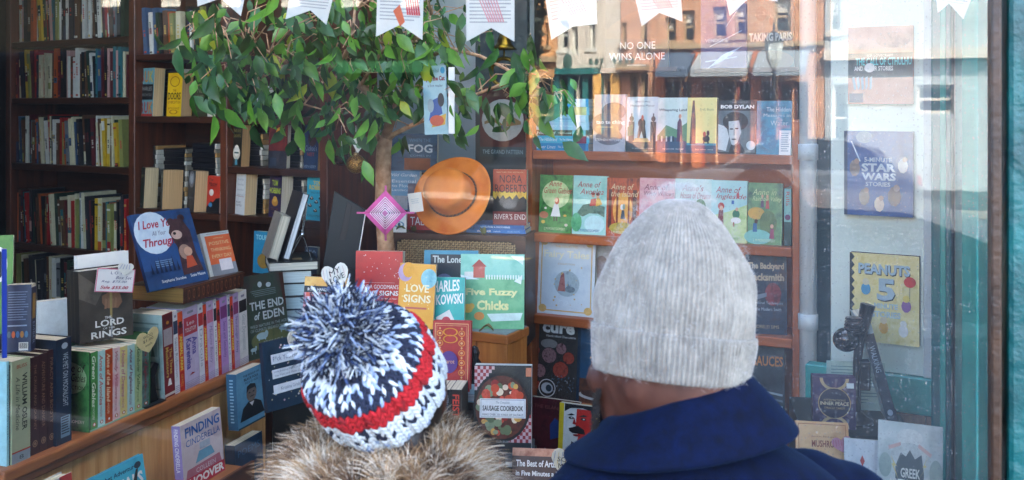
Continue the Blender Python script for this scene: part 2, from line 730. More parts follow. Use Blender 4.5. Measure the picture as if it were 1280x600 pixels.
# ================================================================== MIDDLE BOOKCASE (face-out paperbacks before piles)
FM = Fr(165, 4.42, 32)
MX0, MXd, MX1 = FM.hit(161)[0], FM.hit(274)[0], FM.hit(409)[0]
ztop = FM.z(300, 146)
zl2 = FM.z(220, 264)
zr2, zr3 = FM.z(345, 211), FM.z(345, 273)
zb1 = FM.z(220, 66)
bookcase(FM, MX0, MX1, .05, 3.2, .30, [zb1, (ztop, MX0 + .041, MXd), (ztop, MXd + .041, MX1 - .041), (zl2, MX0 + .041, MXd), (zr2, MXd + .041, MX1 - .041), (zr3, MXd + .041, MX1 - .041), .8],
         'red-brown wooden bookcase with face-out paperbacks before dark piles, behind the tree', posts=[(MXd, .05, 3.15)], th=.028)
mx = lambda px, o=0: FM.hit(px, o)[0]


def art_buk(p):
    p.R(0, 0, 1, 1, PM('#3f7d8c', '#6fa3a8', '#5b8f9a', 30))
    k = [C('#b8322a'), C('#d4862a'), C('#c8b04a'), C('#8a2a30')]
    for i, (ch, u) in enumerate(zip('BUKBUK', (.03, .36, .68, .1, .42, .72))):
        v = .70 if i < 3 else .06
        p.T(ch, u, v, u + .26, v + .24, k[i % 4], st='b')
    p.R(.02, .34, .98, .66, INKK)
    p.T('CHARLES', .1, .53, .9, .61, C('#b9b9b0'))
    p.T('BUKOWSKI', .1, .41, .9, .47, C('#8a8a84'))
    p.R(0, .0, 1, .05, C('#b8322a'))


def art_doors(p):
    p.R(0, 0, 1, 1, PM('#e0a800', '#f2c40c', '#e8b404', 8))
    t = C('#8a2a10')
    p.ring(.5, .8, .33, .12, .12, t)
    p.T('THE', .38, .56, .62, .62, t)
    p.T('DOORS', .06, .38, .94, .55, C('#3a2410'), st='b')
    p.T('OF PERCEPTION', .06, .29, .94, .35, t)
    p.T('ALDOUS HUXLEY', .12, .16, .88, .21, t)
    p.ring(.5, .1, .28, .05, .2, t)


def art_bnw(p):
    p.R(0, 0, 1, 1, PM('#1f241c', '#3a3a26', '#22301f', 14))
    t = C('#86906a')
    for s, v in (('BRAVE', .74), ('NEW', .55), ('WORLD', .37)):
        p.T(s, .22, v, .9, v + .13, t)
    p.R(0, .1, 1, .14, C('#4a5a3a'))


def art_women(p):
    p.R(0, 0, 1, 1, C('#0d0d0f'))
    y = C('#cfae18')
    p.T('CHARLES', .05, .85, .6, .92, y, tilt=.05)
    p.T('BUKOWSKI', .1, .76, .85, .84, y, tilt=.06)
    p.E(.2, .66, .13, .08, y)
    p.T('WOMEN', .05, .16, .6, .25, y, tilt=.07)
    p.T('novel', .1, .5, .7, .6, C('#b04a3a'), st='i', tilt=.06)
    for q in range(3):
        p.R(.08, .36 + q * .05, .6, .375 + q * .05, C('#b04a3a'))
    p.E(.72, .16, .16, .06, C('#2a7a9a'))


def art_plain(bg, txt, tc, sub=None):
    def f(p):
        p.R(0, 0, 1, 1, bg)
        n = len(txt)
        for i, s in enumerate(txt):
            v = .84 - i * .14
            p.T(s, .1, v - .05, .9, v + .05, tc)
        if sub:
            p.T(sub, .15, .08, .85, .14, tc)
    return f


def art_mock(p):
    p.R(0, 0, 1, 1, PM('#0f1a14', '#1d2e22', '#3a2018', 16))
    p.T('Mockingbird', .05, .74, .95, .84, C('#9a9a70'), st='i')
    p.E(.5, .4, .3, .2, C('#23331f'))
    p.T('HARPER LEE', .2, .06, .8, .11, C('#8a8a74'))


def art_bug(p):
    p.R(0, 0, 1, 1, PM('#15181a', '#2b2f33', '#101214', 9))
    p.E(.5, .78, .38, .2, C('#7c8084'))
    p.E(.5, .8, .22, .13, C('#a8acae'))
    p.R(.46, .86, .54, .95, INKK)
    p.T('METAMORPHOSIS', .1, .3, .9, .36, C('#7c8084'))


def art_redcat(p):
    p.R(0, 0, 1, 1, C('#b8321c'))
    p.T('The', .1, .86, .45, .94, C('#1a1a1a'), st='i')
    p.T('Master', .1, .72, .8, .84, C('#1a1a1a'), st='i')
    p.G([(0, 0), (1, 0), (1, .42), (.7, .4), (.5, .3), (.3, .32), (0, .15)], C('#141414'))
    p.E(.35, .55, .17, .09, C('#d8c8b8'))
    p.E(.3, .22, .14, .06, C('#3a7aa0'))


def art_hat(p):
    p.R(0, 0, 1, 1, PM('#141410', '#26241a', '#141812', 10))
    p.T('FEAR AND', .1, .82, .9, .9, C('#8a7a3a'))
    p.T('LOATHING', .1, .7, .9, .78, C('#8a7a3a'))
    p.E(.52, .32, .36, .16, C('#c9c2aa'))
    p.E(.52, .38, .24, .14, C('#ddd8c8'))
    p.R(.3, .31, .74, .35, C('#3a5a50'))
    p.G([(.4, .04), (.66, .04), (.62, .18), (.44, .18)], C('#4a8a9a'))


def art_sunred(p):
    p.R(0, 0, 1, 1, PM('#3a0c0c', '#6a1c14', '#28100e', 10))
    p.E(.62, .82, .25, .13, C('#c98a1c'))
    p.R(0, 0, 1, .4, PM('#16161a', '#2a2c34', '#121216', 12))
    p.R(.1, .05, .45, .24, C('#2e3a48'))


def art_cuckoo(p):
    p.R(0, 0, 1, 1, PM('#0a1f3a', '#15365a', '#0a1a30', 10))
    p.E(.55, .68, .3, .16, C('#3a1c1c'))
    p.T('Cuckoo\'s', .1, .42, .9, .54, C('#8a9ab0'))
    p.T('NEST', .25, .3, .75, .38, C('#a83a2a'))
    p.T('KEN KESEY', .1, .04, .9, .1, C('#9aa8b8'))


def art_letter(p):
    p.R(0, 0, 1, 1, PM('#c2c6c4', '#d2d4d0', '#b4bcbc', 8))
    for i in range(4):
        p.T('dearest friend', .15, .8 - i * .12, .8, .85 - i * .12, C('#8a8f90'), st='i')
    p.R(.06, .42, .9, .43, C('#a05a4a'))
    p.T('RICHARD', .12, .26, .6, .31, C('#3a4048'))
    p.T('BRAUTIGAN', .12, .19, .7, .24, C('#3a4048'))


def art_robp(p):
    p.R(0, 0, 1, 1, PM('#1d1230', '#2a1a44', '#181028', 8))
    g = C('#a8b83a')
    p.T('TOM', .2, .74, .68, .88, g, st='b')
    p.T('ROBBINS', .06, .56, .94, .7, g, st='b')
    p.E(.5, .36, .26, .1, C('#b07a2a'))
    p.E(.5, .43, .16, .07, C('#c89a3a'))
    p.T('STILL LIFE', .2, .16, .8, .22, C('#8a5a3a'))
    p.T('WITH', .35, .07, .65, .12, C('#8a5a3a'))


def art_robt(p):
    p.R(0, 0, 1, 1, PM('#1a8aa0', '#2a9ab0', '#178094', 8))
    y = C('#c8a82a')
    p.T('TOM', .3, .83, .7, .92, y, st='b')
    p.T('ROBBINS', .12, .71, .88, .82, y, st='b')
    p.T('WILD DUCKS', .2, .62, .8, .67, C('#14323a'))
    for u, v in ((.25, .5), (.7, .52), (.5, .42), (.2, .33), (.75, .32), (.48, .22)):
        p.E(u, v, .1, .03, C('#17262c'))
        p.E(u + .02, v + .02, .04, .035, C('#8a5a3a'))
        p.G([(u - .08, v + .05), (u + .01, v), (u + .03, v + .02)], C('#e0e0d8'))
    p.T('FLYING HOMEWARD', .1, .08, .9, .13, C('#14323a'))


GM = 'face-out paperbacks in the middle bookcase'
book(FM, 169, 194, 85, 142, art_buk, 'paperback with big red and yellow letters around a black middle band', t=.05, off=.03, tilt=-3, z=ztop, yaw=-12, cover='#4f8d98', group=GM, pages='#c9a878')
book(FM, 205, 229, 91, 142, art_doors, 'bright yellow paperback standing face out on the dark bookcase', t=.05, off=.03, tilt=-3, z=ztop, yaw=-12, cover='#e0a800', group=GM, pages='#a8845a')
book(FM, 239, 262, 92, 144, art_bnw, 'dark green paperback with olive lettering in shadow beside the bright yellow one', t=.04, off=.03, tilt=-3, z=ztop, yaw=-12, cover='#2a2a20', group=GM)
book(FM, 282, 304, 92, 145, art_women, 'black paperback with slanted yellow lettering WOMEN half behind the leaves', t=.05, off=.03, tilt=-3, z=ztop, yaw=-10, cover='#0d0d0f', group=GM, pages='#b8946a')
book(FM, 320, 336, 108, 145, art_plain(C('#d9dcd8'), ['NOON'], C('#9a3a3a')), 'pale paperback with dark red foot in the leaf shadow', t=.03, off=.03, tilt=-3, z=ztop, cover='#c9ccc8', group=GM)
book(FM, 166, 184, 209, 258, art_mock, 'dark leafy-covered paperback standing at the left post\'s foot', t=.06, off=.03, tilt=-3, z=zl2, yaw=-22, cover='#141d18', group=GM, pages='#c9ae84')
book(FM, 198, 205, 212, 259, art_plain(C('#3a3a34'), ['A'], C('#8a8a7a')), 'thick paperback turned to show its tan page edges', t=.085, off=.03, tilt=-2, z=zl2, yaw=-28, cover='#3a3a34', group=GM, pages='#c49a68')
book(FM, 229, 247, 213, 264, art_bug, 'black paperback with a grey beetle back on its cover', t=.055, off=.03, tilt=-3, z=zl2, yaw=-24, cover='#15181a', group=GM, pages='#c9a070')
book(FM, 258, 274, 220, 266, art_redcat, 'orange-red paperback with a black cat shape on its cover', t=.03, off=.03, tilt=-3, z=zl2, cover='#b8321c', group=GM)
book(FM, 287, 303, 156, 204, art_hat, 'dark paperback with a cream sun hat pictured on its cover', t=.04, off=.03, tilt=-3, z=zr2, yaw=-12, cover='#181812', group=GM, pages='#b98e5c')
book(FM, 335, 358, 156, 206, art_sunred, 'dark red paperback with a yellow sun disc on its cover', t=.02, off=.03, tilt=-3, z=zr2, cover='#3a0c0c', group=GM)
book(FM, 377, 399, 156, 207, art_cuckoo, 'dark blue paperback with a small red word, right of the yellow disc cover', t=.04, off=.03, tilt=-3, z=zr2, yaw=-12, cover='#0a1f3a', group=GM, pages='#a87c50')
book(FM, 290, 309, 215, 268, art_letter, 'pale grey paperback with handwriting on its cover', t=.05, off=.03, tilt=-3, z=zr3, yaw=-20, cover='#c2c6c4', group=GM, pages='#c9a87c')
book(FM, 332, 354, 219, 271, art_robp, 'purple paperback with bright green lettering', t=.05, off=.03, tilt=-3, z=zr3, yaw=-18, cover='#1d1230', group=GM, pages='#c9bca4')
book(FM, 381, 409, 222, 276, art_robt, 'turquoise paperback with yellow lettering and flying ducks', t=.03, off=.03, tilt=-3, z=zr3, yaw=-6, cover='#1a8aa0', group=GM)
# piles of dark paperbacks lying flat behind them
rp = random.Random(8)


def pile(fr, px0, px1, off, z, ztop_, where, rnd, lo=.016, hi=.026, cols=('#0e0e10', '#141418', '#101418', '#1a1414'), pcol='#a8804e', dep=.16):
    x0, x1 = fr.hit(px0, off)[0], fr.hit(px1, off)[0]
    i = 0
    lst = []
    zz = z
    while True:
        t = rnd.uniform(lo, hi)
        if zz + t > ztop_ or i > 12:
            break
        lst.append((zz, t))
        zz += t + .0005
        i += 1
    n = len(lst)
    for i, (zz, t) in enumerate(lst):
        w = (x1 - x0) * rnd.uniform(.92, 1)
        mb = MB()
        cm = C(rnd.choice(cols), .35)
        mb.box((-w / 2, 0, 0), (w / 2 - .012, dep, t), cm)
        mb.box((w / 2 - .0118, .002, .0008), (w / 2, dep - .002, t - .0008), C(rnd.choice(['#b8b0a0', '#d0cabc', '#8a8070', pcol])))
        pp = Paint(mb, lambda u, v, l: (-w / 2 + u * w, -l * EPS, v * t))
        pp.R(.05, .42, .85, .56, C(rnd.choice(['#1c1c22', '#24242c', '#202028', '#3a3a40'])))
        o = mb.build('paperback_book')
        o.matrix_basis = fr.M((x0 + x1) / 2 + rnd.uniform(-.004, .004), off, zz, rnd.uniform(-3, 3))
        tag(o, f'dark flat paperback, {ORD[n - 1 - i]} from top of pile {where}', 'book', 'dark paperbacks lying in piles')


pile(FM, 172, 197, .1, zl2, ztop - .04, 'nearest the left post', rp)
pile(FM, 205, 233, .1, zl2, ztop - .04, 'in the middle bay', rp)
pile(FM, 240, 272, .1, zl2, ztop - .07, 'beside the divider', rp)
pile(FM, 168, 198, .1, ztop, zb1 - .04, 'over the coloured letters paperback', rp)
pile(FM, 203, 232, .1, ztop, zb1 - .05, 'over the yellow paperback', rp)
pile(FM, 237, 268, .1, ztop, zb1 - .06, 'over the dark green paperback', rp)
pile(FM, 305, 328, .1, zr2, ztop - .05, 'right of the sun hat cover', rp)
pile(FM, 360, 378, .1, zr2, ztop - .06, 'left of the dark blue paperback', rp)
pile(FM, 310, 331, .1, zr3, zr2 - .04, 'left of the purple paperback', rp)
pile(FM, 356, 380, .1, zr3, zr2 - .05, 'between purple and turquoise paperbacks', rp)
zlow = .8
pile(FM, 290, 318, .06, zlow, zr3 - .1, 'on the lowest shelf by the divider', rp, .02, .03, cols=('#9a958a', '#2a2a2c', '#b0aa9c'))


def art_teallow(p):
    p.R(0, 0, 1, 1, C('#1a7a9a'))
    p.T('TOURIST', .1, .8, .9, .92, C('#9ac8d0'), st='b')
    p.E(.5, .3, .3, .18, C('#8a6a2a'))


book(FM, 316, 342, 290, 345, art_teallow, 'blue-teal paperback on the shelf below the purple one', t=.03, off=.04, tilt=-3, z=FM.z(330, 345), cover='#1a7a9a', group=GM)
book(FM, 380, 396, 309, 345, art_plain(C('#3a4a5a'), ['SEA'], C('#9ab0c0')), 'slate paperback in the low shelf behind the wire easel', t=.03, off=.04, tilt=-3, z=FM.z(385, 345), cover='#3a4a5a', group=GM)
# row above the yellow paperback (mostly hidden by leaves)
spine_row(FM, 178, 268, zb1, .17, .21, .13, 'on the shelf over the yellow paperback', rn, group='upright books on the middle bookcase\'s high shelf', wm=.012, wM=.03)

# ================================================================== RIGHT BOOKCASE
FB = Fr(660, 3.9, 25)
bz = [FB.z(660, y) for y in (188, 291, 393, 499, 610)]
BX0, BX1 = FB.hit(657)[0], FB.hit(1000)[0]
bookcase(FB, BX0, BX1, .3, FB.z(660, 148), .235, bz, 'orange-brown wooden bookcase full of face-out books beside the white pipe',
         sm=W_OR, pm=W_ORZ, bm=W_BACK, th=.034, pw=.027)


def row(fr, z, off, items, tilt=-5):
    for it in items:
        kw = dict(t=.02, off=off, tilt=tilt, z=z)
        kw.update(it[6] if len(it) > 6 else {})
        book(fr, it[0], it[1], it[2], it[3], it[4], it[5], **kw)


def art_tao(p):
    p.R(0, 0, 1, 1, PM('#8d929c', '#a2a6ae', '#7f858f', 4))
    p.E(.62, .7, .38, .16, C('#565a66', .4, .25, 9))
    p.E(.42, .48, .5, .2, C('#62666f', .4, .25, 9))
    p.E(.5, .25, .42, .14, C('#585c66', .4, .25, 9))
    p.T('tao te ching', .08, .46, .97, .55, WHITE, st='b')
    p.R(.1, .42, .6, .43, C('#d8c8a0'))
    p.T('STEPHEN MITCHELL', .06, .18, .94, .22, WHITE)


def art_mang(p):
    p.R(0, 0, 1, 1, PM('#a9bdc4', '#c3d0d0', '#9db4c0', 5))
    d = C('#16303a')
    p.R(0, 0, 1, .2, d)
    p.T('GERALD DURRELL', .25, .9, .75, .93, C('#3a4a50'))
    p.T('Menagerie Manor', .12, .81, .9, .86, C('#22303a'))
    for u in (.17, .87):
        p.R(u - .09, .2, u + .09, .55, d)
        p.E(u, .6, .07, .05, d)
        p.R(u - .02, .6, u + .02, .7, d)
    p.G([(.05, .45), (.2, .5), (.22, .3), (.05, .28)], C('#2a6a50'))
    p.E(.5, .52, .12, .09, C('#2a2c30'))
    p.G([(.42, .5), (.6, .5), (.66, .25), (.56, .25), (.5, .38), (.42, .22), (.36, .24)], C('#23282c'))
    p.E(.52, .62, .04, .05, C('#a84a3a'))
    p.G([(.22, .18), (.8, .18), (.7, .25), (.3, .25)], C('#c8a46a'))
    p.T('the story of a wild garden', .2, .05, .9, .08, C('#9ab0b4'))


def art_whis(p):
    p.R(0, 0, 1, 1, PM('#a9c4ac', '#cdd9d4', '#8fb4a0', 4))
    p.G([(0, .3), (.3, .5), (.65, .42), (1, .55), (1, 0), (0, 0)], C('#5d8f6a'))
    p.G([(0, .22), (.5, .3), (1, .2), (1, 0), (0, 0)], C('#31506a'))
    p.T('Whispering Land', .04, .74, .98, .8, C('#2a3c44'), st='b')
    p.G([(.66, .2), (.86, .2), (.82, .56), (.76, .64), (.68, .55)], C('#4a3050'))
    p.E(.76, .66, .05, .04, C('#c08a70'))
    for i in range(7):
        p.G([(.06 + i * .08, .2), (.1 + i * .08, .2), (.09 + i * .08, .3), (.07 + i * .08, .3)], WHITE if i % 2 else INKK)
    p.T('by gerald durrell', .2, .05, .9, .08, WHITE)


def art_drunk(p):
    p.R(0, 0, 1, 1, PM('#dccb78', '#e6d88c', '#d4c06a', 5))
    p.R(0, 0, 1, .14, C('#2e5068'))
    p.R(0, .14, 1, .18, C('#4a90a0'))
    p.G([(.1, .16), (.3, .16), (.29, .6), (.24, .95), (.18, .95), (.13, .6)], C('#2f4048'))
    p.T('Birds, Beasts', .42, .76, .9, .81, C('#8a8a5a'), st='i')
    p.E(.66, .26, .12, .06, C('#3a3030'))
    p.G([(.56, .17), (.6, .17), (.62, .3), (.58, .3)], INKK)
    p.G([(.7, .17), (.75, .17), (.74, .3), (.7, .3)], INKK)
    p.E(.6, .34, .05, .05, C('#b8503a'))
    p.E(.72, .36, .05, .05, C('#5a2a2a'))
    p.T('by the sea', .3, .05, .9, .08, C('#c8c8b0'))


def art_dylan(p):
    p.R(0, 0, 1, 1, C('#0f1418'))
    p.R(.0, .03, 1, .8, PM('#39464c', '#55646a', '#2b363c', 6))
    p.T('CHRONICLES', .3, .94, .8, .975, C('#8a8a8a'))
    p.T('BOB DYLAN', .06, .84, .95, .91, WHITE, st='B')
    p.G([(.0, .08), (.22, .05), (.3, .3), (.22, .5), (0, .55)], C('#c9cfcf'))
    p.E(.46, .6, .34, .18, C('#0b0e10'))
    p.G([(.28, .6), (.56, .62), (.62, .4), (.52, .2), (.38, .14), (.3, .34)], C('#c2c6c4'))
    p.E(.36, .46, .05, .014, INKK)
    p.E(.5, .47, .05, .014, INKK)
    p.R(.42, .34, .45, .46, C('#8a8f90'))
    p.E(.43, .27, .07, .014, C('#3a3f42'))
    p.G([(.3, .03), (.75, .03), (.6, .2), (.46, .14), (.36, .18)], C('#0d1012'))
    p.E(.88, .16, .12, .085, C('#c9d4d4'))


def art_water(p):
    p.R(0, 0, 1, 1, PM('#0b4a68', '#1c86a6', '#0a2f48', 9))
    t = C('#bcd4dc')
    p.T('The Hidden', .28, .8, .96, .88, t)
    p.T('Messages in', .2, .68, .96, .76, t)
    p.T('Water', .4, .54, .9, .63, t)
    p.E(.4, .3, .3, .2, PM('#2a9ac0', '#1a6a90', '#5ac0d8', 18))


def painted(bg, fg, title, tc, figs, foot, fc):
    def f(p):
        p.R(0, 0, 1, 1, bg)
        for q in figs:
            getattr(p, q[0])(*q[1:])
        for i, s in enumerate(title):
            wd = min(.84, .1 * len(s))
            u = .5 - wd / 2 + (.06 if i else -.02)
            p.T(s, u, .8 - i * .12, u + wd, .9 - i * .12, tc, st='i')
        p.T(foot, .18, .045, .82, .09, fc)
    return f


SKIN = C('#d8a88a')
RED = C('#b8322a')
art_ggables = painted(PM('#1d5a2c', '#4f9a4c', '#0f3a22', 16), None, ['Anne', 'Green Gables'], C('#b03a2a'),
                      [('E', .5, .66, .42, .24, PM('#8fc27a', '#cfe0a8', '#6aa860', 9)), ('E', .15, .3, .14, .06, C('#c07a5a')),
                       ('G', [(.36, .28), (.66, .28), (.58, .5), (.46, .5)], WHITE), ('E', .54, .55, .07, .06, C('#b84a20')),
                       ('E', .52, .57, .05, .04, SKIN), ('R', .45, .2, .49, .28, C('#4a3a30')), ('R', .53, .2, .57, .28, C('#4a3a30')),
                       ('E', .2, .42, .04, .02, WHITE), ('E', .8, .3, .05, .02, C('#d8b04a')), ('E', .14, .18, .06, .03, C('#d8c04a')),
                       ('E', .84, .14, .05, .025, C('#d8d0c0'))], 'L M MONTGOMERY', C('#c9d8b0'))
art_avon = painted(PM('#8ecfcf', '#a8dcd4', '#64b4a8', 6), None, ['Anne of', 'Avonlea'], C('#a83a3a'),
                   [('G', [(.12, .35), (.3, .5), (.6, .54), (.95, .48), (.95, .3), (.75, .36), (.5, .36), (.3, .3)], PM('#4a6a5c', '#6f8f7c', '#38544a', 30)),
                    ('E', .66, .18, .3, .15, C('#c4e8e8')), ('E', .12, .2, .16, .16, PM('#2f8a5a', '#59b27a', '#7ac8a0', 18)),
                    ('G', [(.5, .48), (.72, .5), (.68, .62), (.54, .6)], C('#b8322a')), ('G', [(.68, .48), (.88, .52), (.8, .62), (.7, .62)], C('#d8a02a')),
                    ('E', .6, .67, .05, .04, SKIN), ('E', .74, .66, .05, .04, SKIN), ('E', .6, .695, .06, .025, C('#7a2a14')), ('E', .74, .69, .06, .025, C('#2a1a14'))],
                   'L M MONTGOMERY', C('#2a6a9a'))
art_island = painted(PM('#7a200c', '#c8501a', '#4a120a', 12, stretch=(3, 3, 1)), None, ['Anne of', 'the Island'], C('#f0d0a0'),
                     [('E', .5, .45, .3, .3, PM('#e0882a', '#f0b050', '#c8601a', 12)), ('R', .06, .14, .16, .8, C('#5a1a0c')), ('R', .3, .2, .36, .75, C('#7a2c10')),
                      ('R', .8, .16, .92, .8, C('#52160a')), ('R', .66, .22, .71, .72, C('#8a3410')), ('E', .5, .14, .4, .1, PM('#7a8a2a', '#c8a83a', '#4a5a1a', 20)),
                      ('G', [(.44, .3), (.58, .3), (.55, .45), (.48, .45)], C('#3a4a5a')), ('E', .48, .5, .05, .05, WHITE), ('E', .54, .51, .04, .05, C('#8a9a8a'))],
                     'L M MONTGOMERY', C('#e8d8b0'))
art_windy = painted(PM('#d88a98', '#e8b4b8', '#c86a80', 18), None, ['Anne of', 'Windy Willows'], C('#8a2a4a'),
                    [('E', .5, .3, .5, .2, C('#e0c8c4'))], 'L M MONTGOMERY', C('#7a2a4a'))
art_dreams = painted(PM('#bcdcdc', '#d8e8e4', '#a4d0cc', 5), None, ['Anne\'s', 'House of Dreams'], C('#a83a4a'),
                     [('E', .3, .5, .25, .12, C('#5a9a6a')), ('E', .7, .52, .16, .16, C('#3f8a58')), ('G', [(.2, .56), (.3, .64), (.42, .55)], C('#b8402a')),
                      ('E', .5, .2, .5, .14, C('#d0e0c0'))], 'L M MONTGOMERY', C('#3a7a5a'))
art_ingle = painted(PM('#7fbccb', '#b0dcdc', '#8ccac8', 4), None, ['Anne of', 'Ingleside'], C('#a8304a'),
                    [('G', [(0, .42), (.5, .5), (1, .62), (1, 0), (0, 0)], PM('#9ac070', '#c8dca0', '#78ac60', 7)), ('G', [(.17, .25), (.36, .25), (.34, .52), (.22, .52)], C('#7a1f2c')),
                     ('E', .28, .58, .09, .06, C('#b8322a')), ('E', .29, .55, .05, .04, SKIN), ('R', .24, .12, .28, .25, C('#3a2a24')), ('R', .3, .12, .34, .25, C('#3a2a24')),
                     ('E', .7, .46, .1, .07, C('#2f7a5a')), ('E', .7, .36, .14, .05, WHITE), ('E', .74, .76, .04, .05, C('#c85a5a')), ('R', .57, .62, .64, .68, C('#2a6ab0')),
                     ('E', .72, .54, .04, .03, SKIN), ('R', .62, .26, .66, .33, C('#a85a3a'))], 'L M MONTGOMERY', C('#4a8a5a'))
art_rainb = painted(PM('#2f6a54', '#6a9a6a', '#1d4a48', 12), None, ['Anne in', 'Rainbow Valley'], C('#c8d8a0'),
                    [('E', .25, .5, .25, .1, C('#c8a04a')), ('E', .6, .35, .25, .2, PM('#3a5a3a', '#5a7a4a', '#2a4a34', 15)), ('E', .3, .12, .4, .12, C('#7cc0b8')),
                     ('G', [(.15, .2), (.28, .2), (.27, .34), (.17, .34)], C('#2a6a9a')), ('E', .25, .37, .05, .035, C('#4a2a1a')), ('G', [(.64, .1), (.78, .1), (.76, .26), (.67, .26)], C('#8a3a5a')),
                     ('E', .71, .3, .05, .035, SKIN), ('G', [(.38, .6), (.47, .6), (.46, .76), (.39, .76)], C('#5a3a5a')), ('G', [(.52, .58), (.63, .58), (.6, .76), (.54, .76)], C('#b84a4a')),
                     ('E', .42, .78, .035, .03, SKIN), ('E', .57, .78, .035, .03, SKIN)], 'L M MONTGOMERY', C('#d8e8c8'))

GA = 'matching illustrated paperbacks in a row'
S1, S2, S3, S4, S5 = bz
row(FB, S1, .05, [
    (741, 781, 118, 187, art_tao, 'grey paperback picturing smooth rounded stones', dict(cover='#8d929c')),
    (782, 821, 121, 188, art_mang, 'pale blue paperback with dark gateposts and a bent figure', dict(cover='#2a4650')),
    (821, 858, 122, 190, art_whis, 'paperback of green hills with a standing purple-coated figure', dict(cover='#5d8f6a')),
    (858, 895, 122, 191, art_drunk, 'yellow paperback with a tall dark cypress on its cover', dict(cover='#dccb78')),
    (897, 944, 125, 192, art_dylan, 'black book with a large black-and-white portrait of a curly-haired man', dict(cover='#0f1418', hard=True)),
    (945, 989, 126, 195, art_water, 'deep watery blue book at the right end of the stones paperback\'s shelf', dict(cover='#0b4a68'))])
row(FB, S2, .05, [
    (673, 714, 219, 287, art_ggables, 'green garden cover with a red-haired girl in white', dict(cover='#2a5a34', group=GA)),
    (715, 757, 220, 288, art_avon, 'aqua cover with two figures sitting on a stone bridge', dict(cover='#8ecfcf', group=GA)),
    (757, 798, 223, 290, art_island, 'red-orange autumn woods cover with two small figures', dict(cover='#7a200c', group=GA)),
    (798, 842, 223, 290, art_windy, 'pink blossom cover partly behind the grey beanie', dict(cover='#d88a98', group=GA)),
    (843, 888, 224, 292, art_dreams, 'pale aqua cover with green trees partly behind the grey beanie', dict(cover='#bcdcdc', group=GA)),
    (888, 933, 226, 299, art_ingle, 'sky blue cover with a woman in a red hat on a hillside', dict(cover='#7fbccb', group=GA)),
    (934, 977, 229, 302, art_rainb, 'dark green woodland cover with children by a pool', dict(cover='#2f6a54', group=GA))], tilt=-5)
vol(FB, 980, 989, 236, lambda p: (p.R(0, 0, 1, 1, C('#86b8b4')), p.R(0, 0, 1, .42, C('#2a4a48')), p.T('Rilla', .25, .7, .75, .95, RED, rot=1), p.E(.5, .5, .4, .05, C('#5a2a5a'))),
    'slim aqua spine at the right end of the illustrated paperbacks', S2, off=.05, cover='#86b8b4')


def art_fairy(p):
    p.R(0, 0, 1, 1, PM('#ccd3d8', '#d9dee0', '#c0cad2', 7))
    g = C('#d8b06a', .35)
    p.frame(.05, .04, .95, .96, .02, g, .016)
    for u, v in ((.1, .93), (.9, .93), (.1, .07), (.9, .07)):
        p.E(u, v, .07, .05, g)
    p.T('THE COLLECTED', .3, .86, .7, .885, g)
    p.T('Fairy Tales', .1, .7, .9, .82, C('#f2e6c4'), st='b')
    p.T('COLLECTION', .35, .64, .65, .66, g)
    p.E(.52, .4, .22, .165, PM('#8f989c', '#b4bcbe', '#a0a8a4', 40))
    p.G([(.36, .3), (.5, .3), (.47, .53), (.42, .54)], PM('#a85a52', '#b8746a', '#8a4a48', 50))
    p.E(.58, .33, .09, .04, PM('#6a7278', '#8a9294', '#5a6268', 60))
    p.G([(.52, .33), (.58, .35), (.54, .42)], C('#7a8288'))
    p.spk(16, [g], .014, (.12, .1, .88, .62), 3)


def art_greyart(p):
    p.R(0, 0, 1, 1, PM('#8a8a84', '#a8a49c', '#6a6a68', 9))
    p.E(.4, .65, .3, .16, C('#7a6458'))
    p.R(.3, .3, .6, .5, C('#c8c4b8'))


def art_black(p):
    p.R(0, 0, 1, 1, PM('#131a26', '#26344a', '#3a1a1a', 12))
    t = C('#b8a48a', .4)
    p.T('The Backyard', .04, .76, .93, .86, t, st='B')
    p.T('Blacksmith', .02, .64, .93, .73, t, st='B')
    p.E(.66, .48, .2, .14, PM('#5a1c28', '#8a3038', '#3a1420', 20))
    p.T('Traditional Techniques', .06, .35, .9, .39, C('#b4bcc4'))
    p.T('for the Modern Smith', .1, .28, .86, .32, C('#b4bcc4'))
    p.G([(.2, .4), (.5, .45), (.5, .5), (.2, .46)], C('#7a828c'))
    p.T('LORELEI SIMS', .2, .07, .8, .11, C('#a8906a'))


def art_cure(p):
    p.R(0, 0, 1, 1, PM('#2a2624', '#39332f', '#1e1c1c', 8))
    p.T('cure', .16, .84, .92, .96, WHITE, st='B')
    p.T('Handcrafted Charcuterie', .26, .79, .95, .82, WHITE)
    p.E(.33, .7, .2, .06, C('#8c8884'))
    m1 = PM('#6a3a40', '#a87c7c', '#4a2028', 60)
    m2 = PM('#8a2c20', '#b84a34', '#5a1a14', 60)
    for u, v, r, k in ((.62, .65, .12, m1), (.34, .55, .17, m1), (.8, .54, .13, m2), (.62, .38, .18, m2), (.12, .34, .15, m1), (.04, .6, .08, m2), (.05, .16, .1, m2)):
        p.E(u, v, r * 1.05, r * .62, C('#2a1416'))
        p.E(u, v, r, r * .58, k)
    p.spk(50, [C('#9aa0a4'), C('#4a6a80')], .012, (.4, .1, .95, .3), 5)
    p.ring(.32, .13, .2, .115, .1, WHITE)
    p.E(.32, .13, .14, .07, C('#c8ccd0'))
    p.E(.36, .13, .07, .045, C('#2a3a44'))


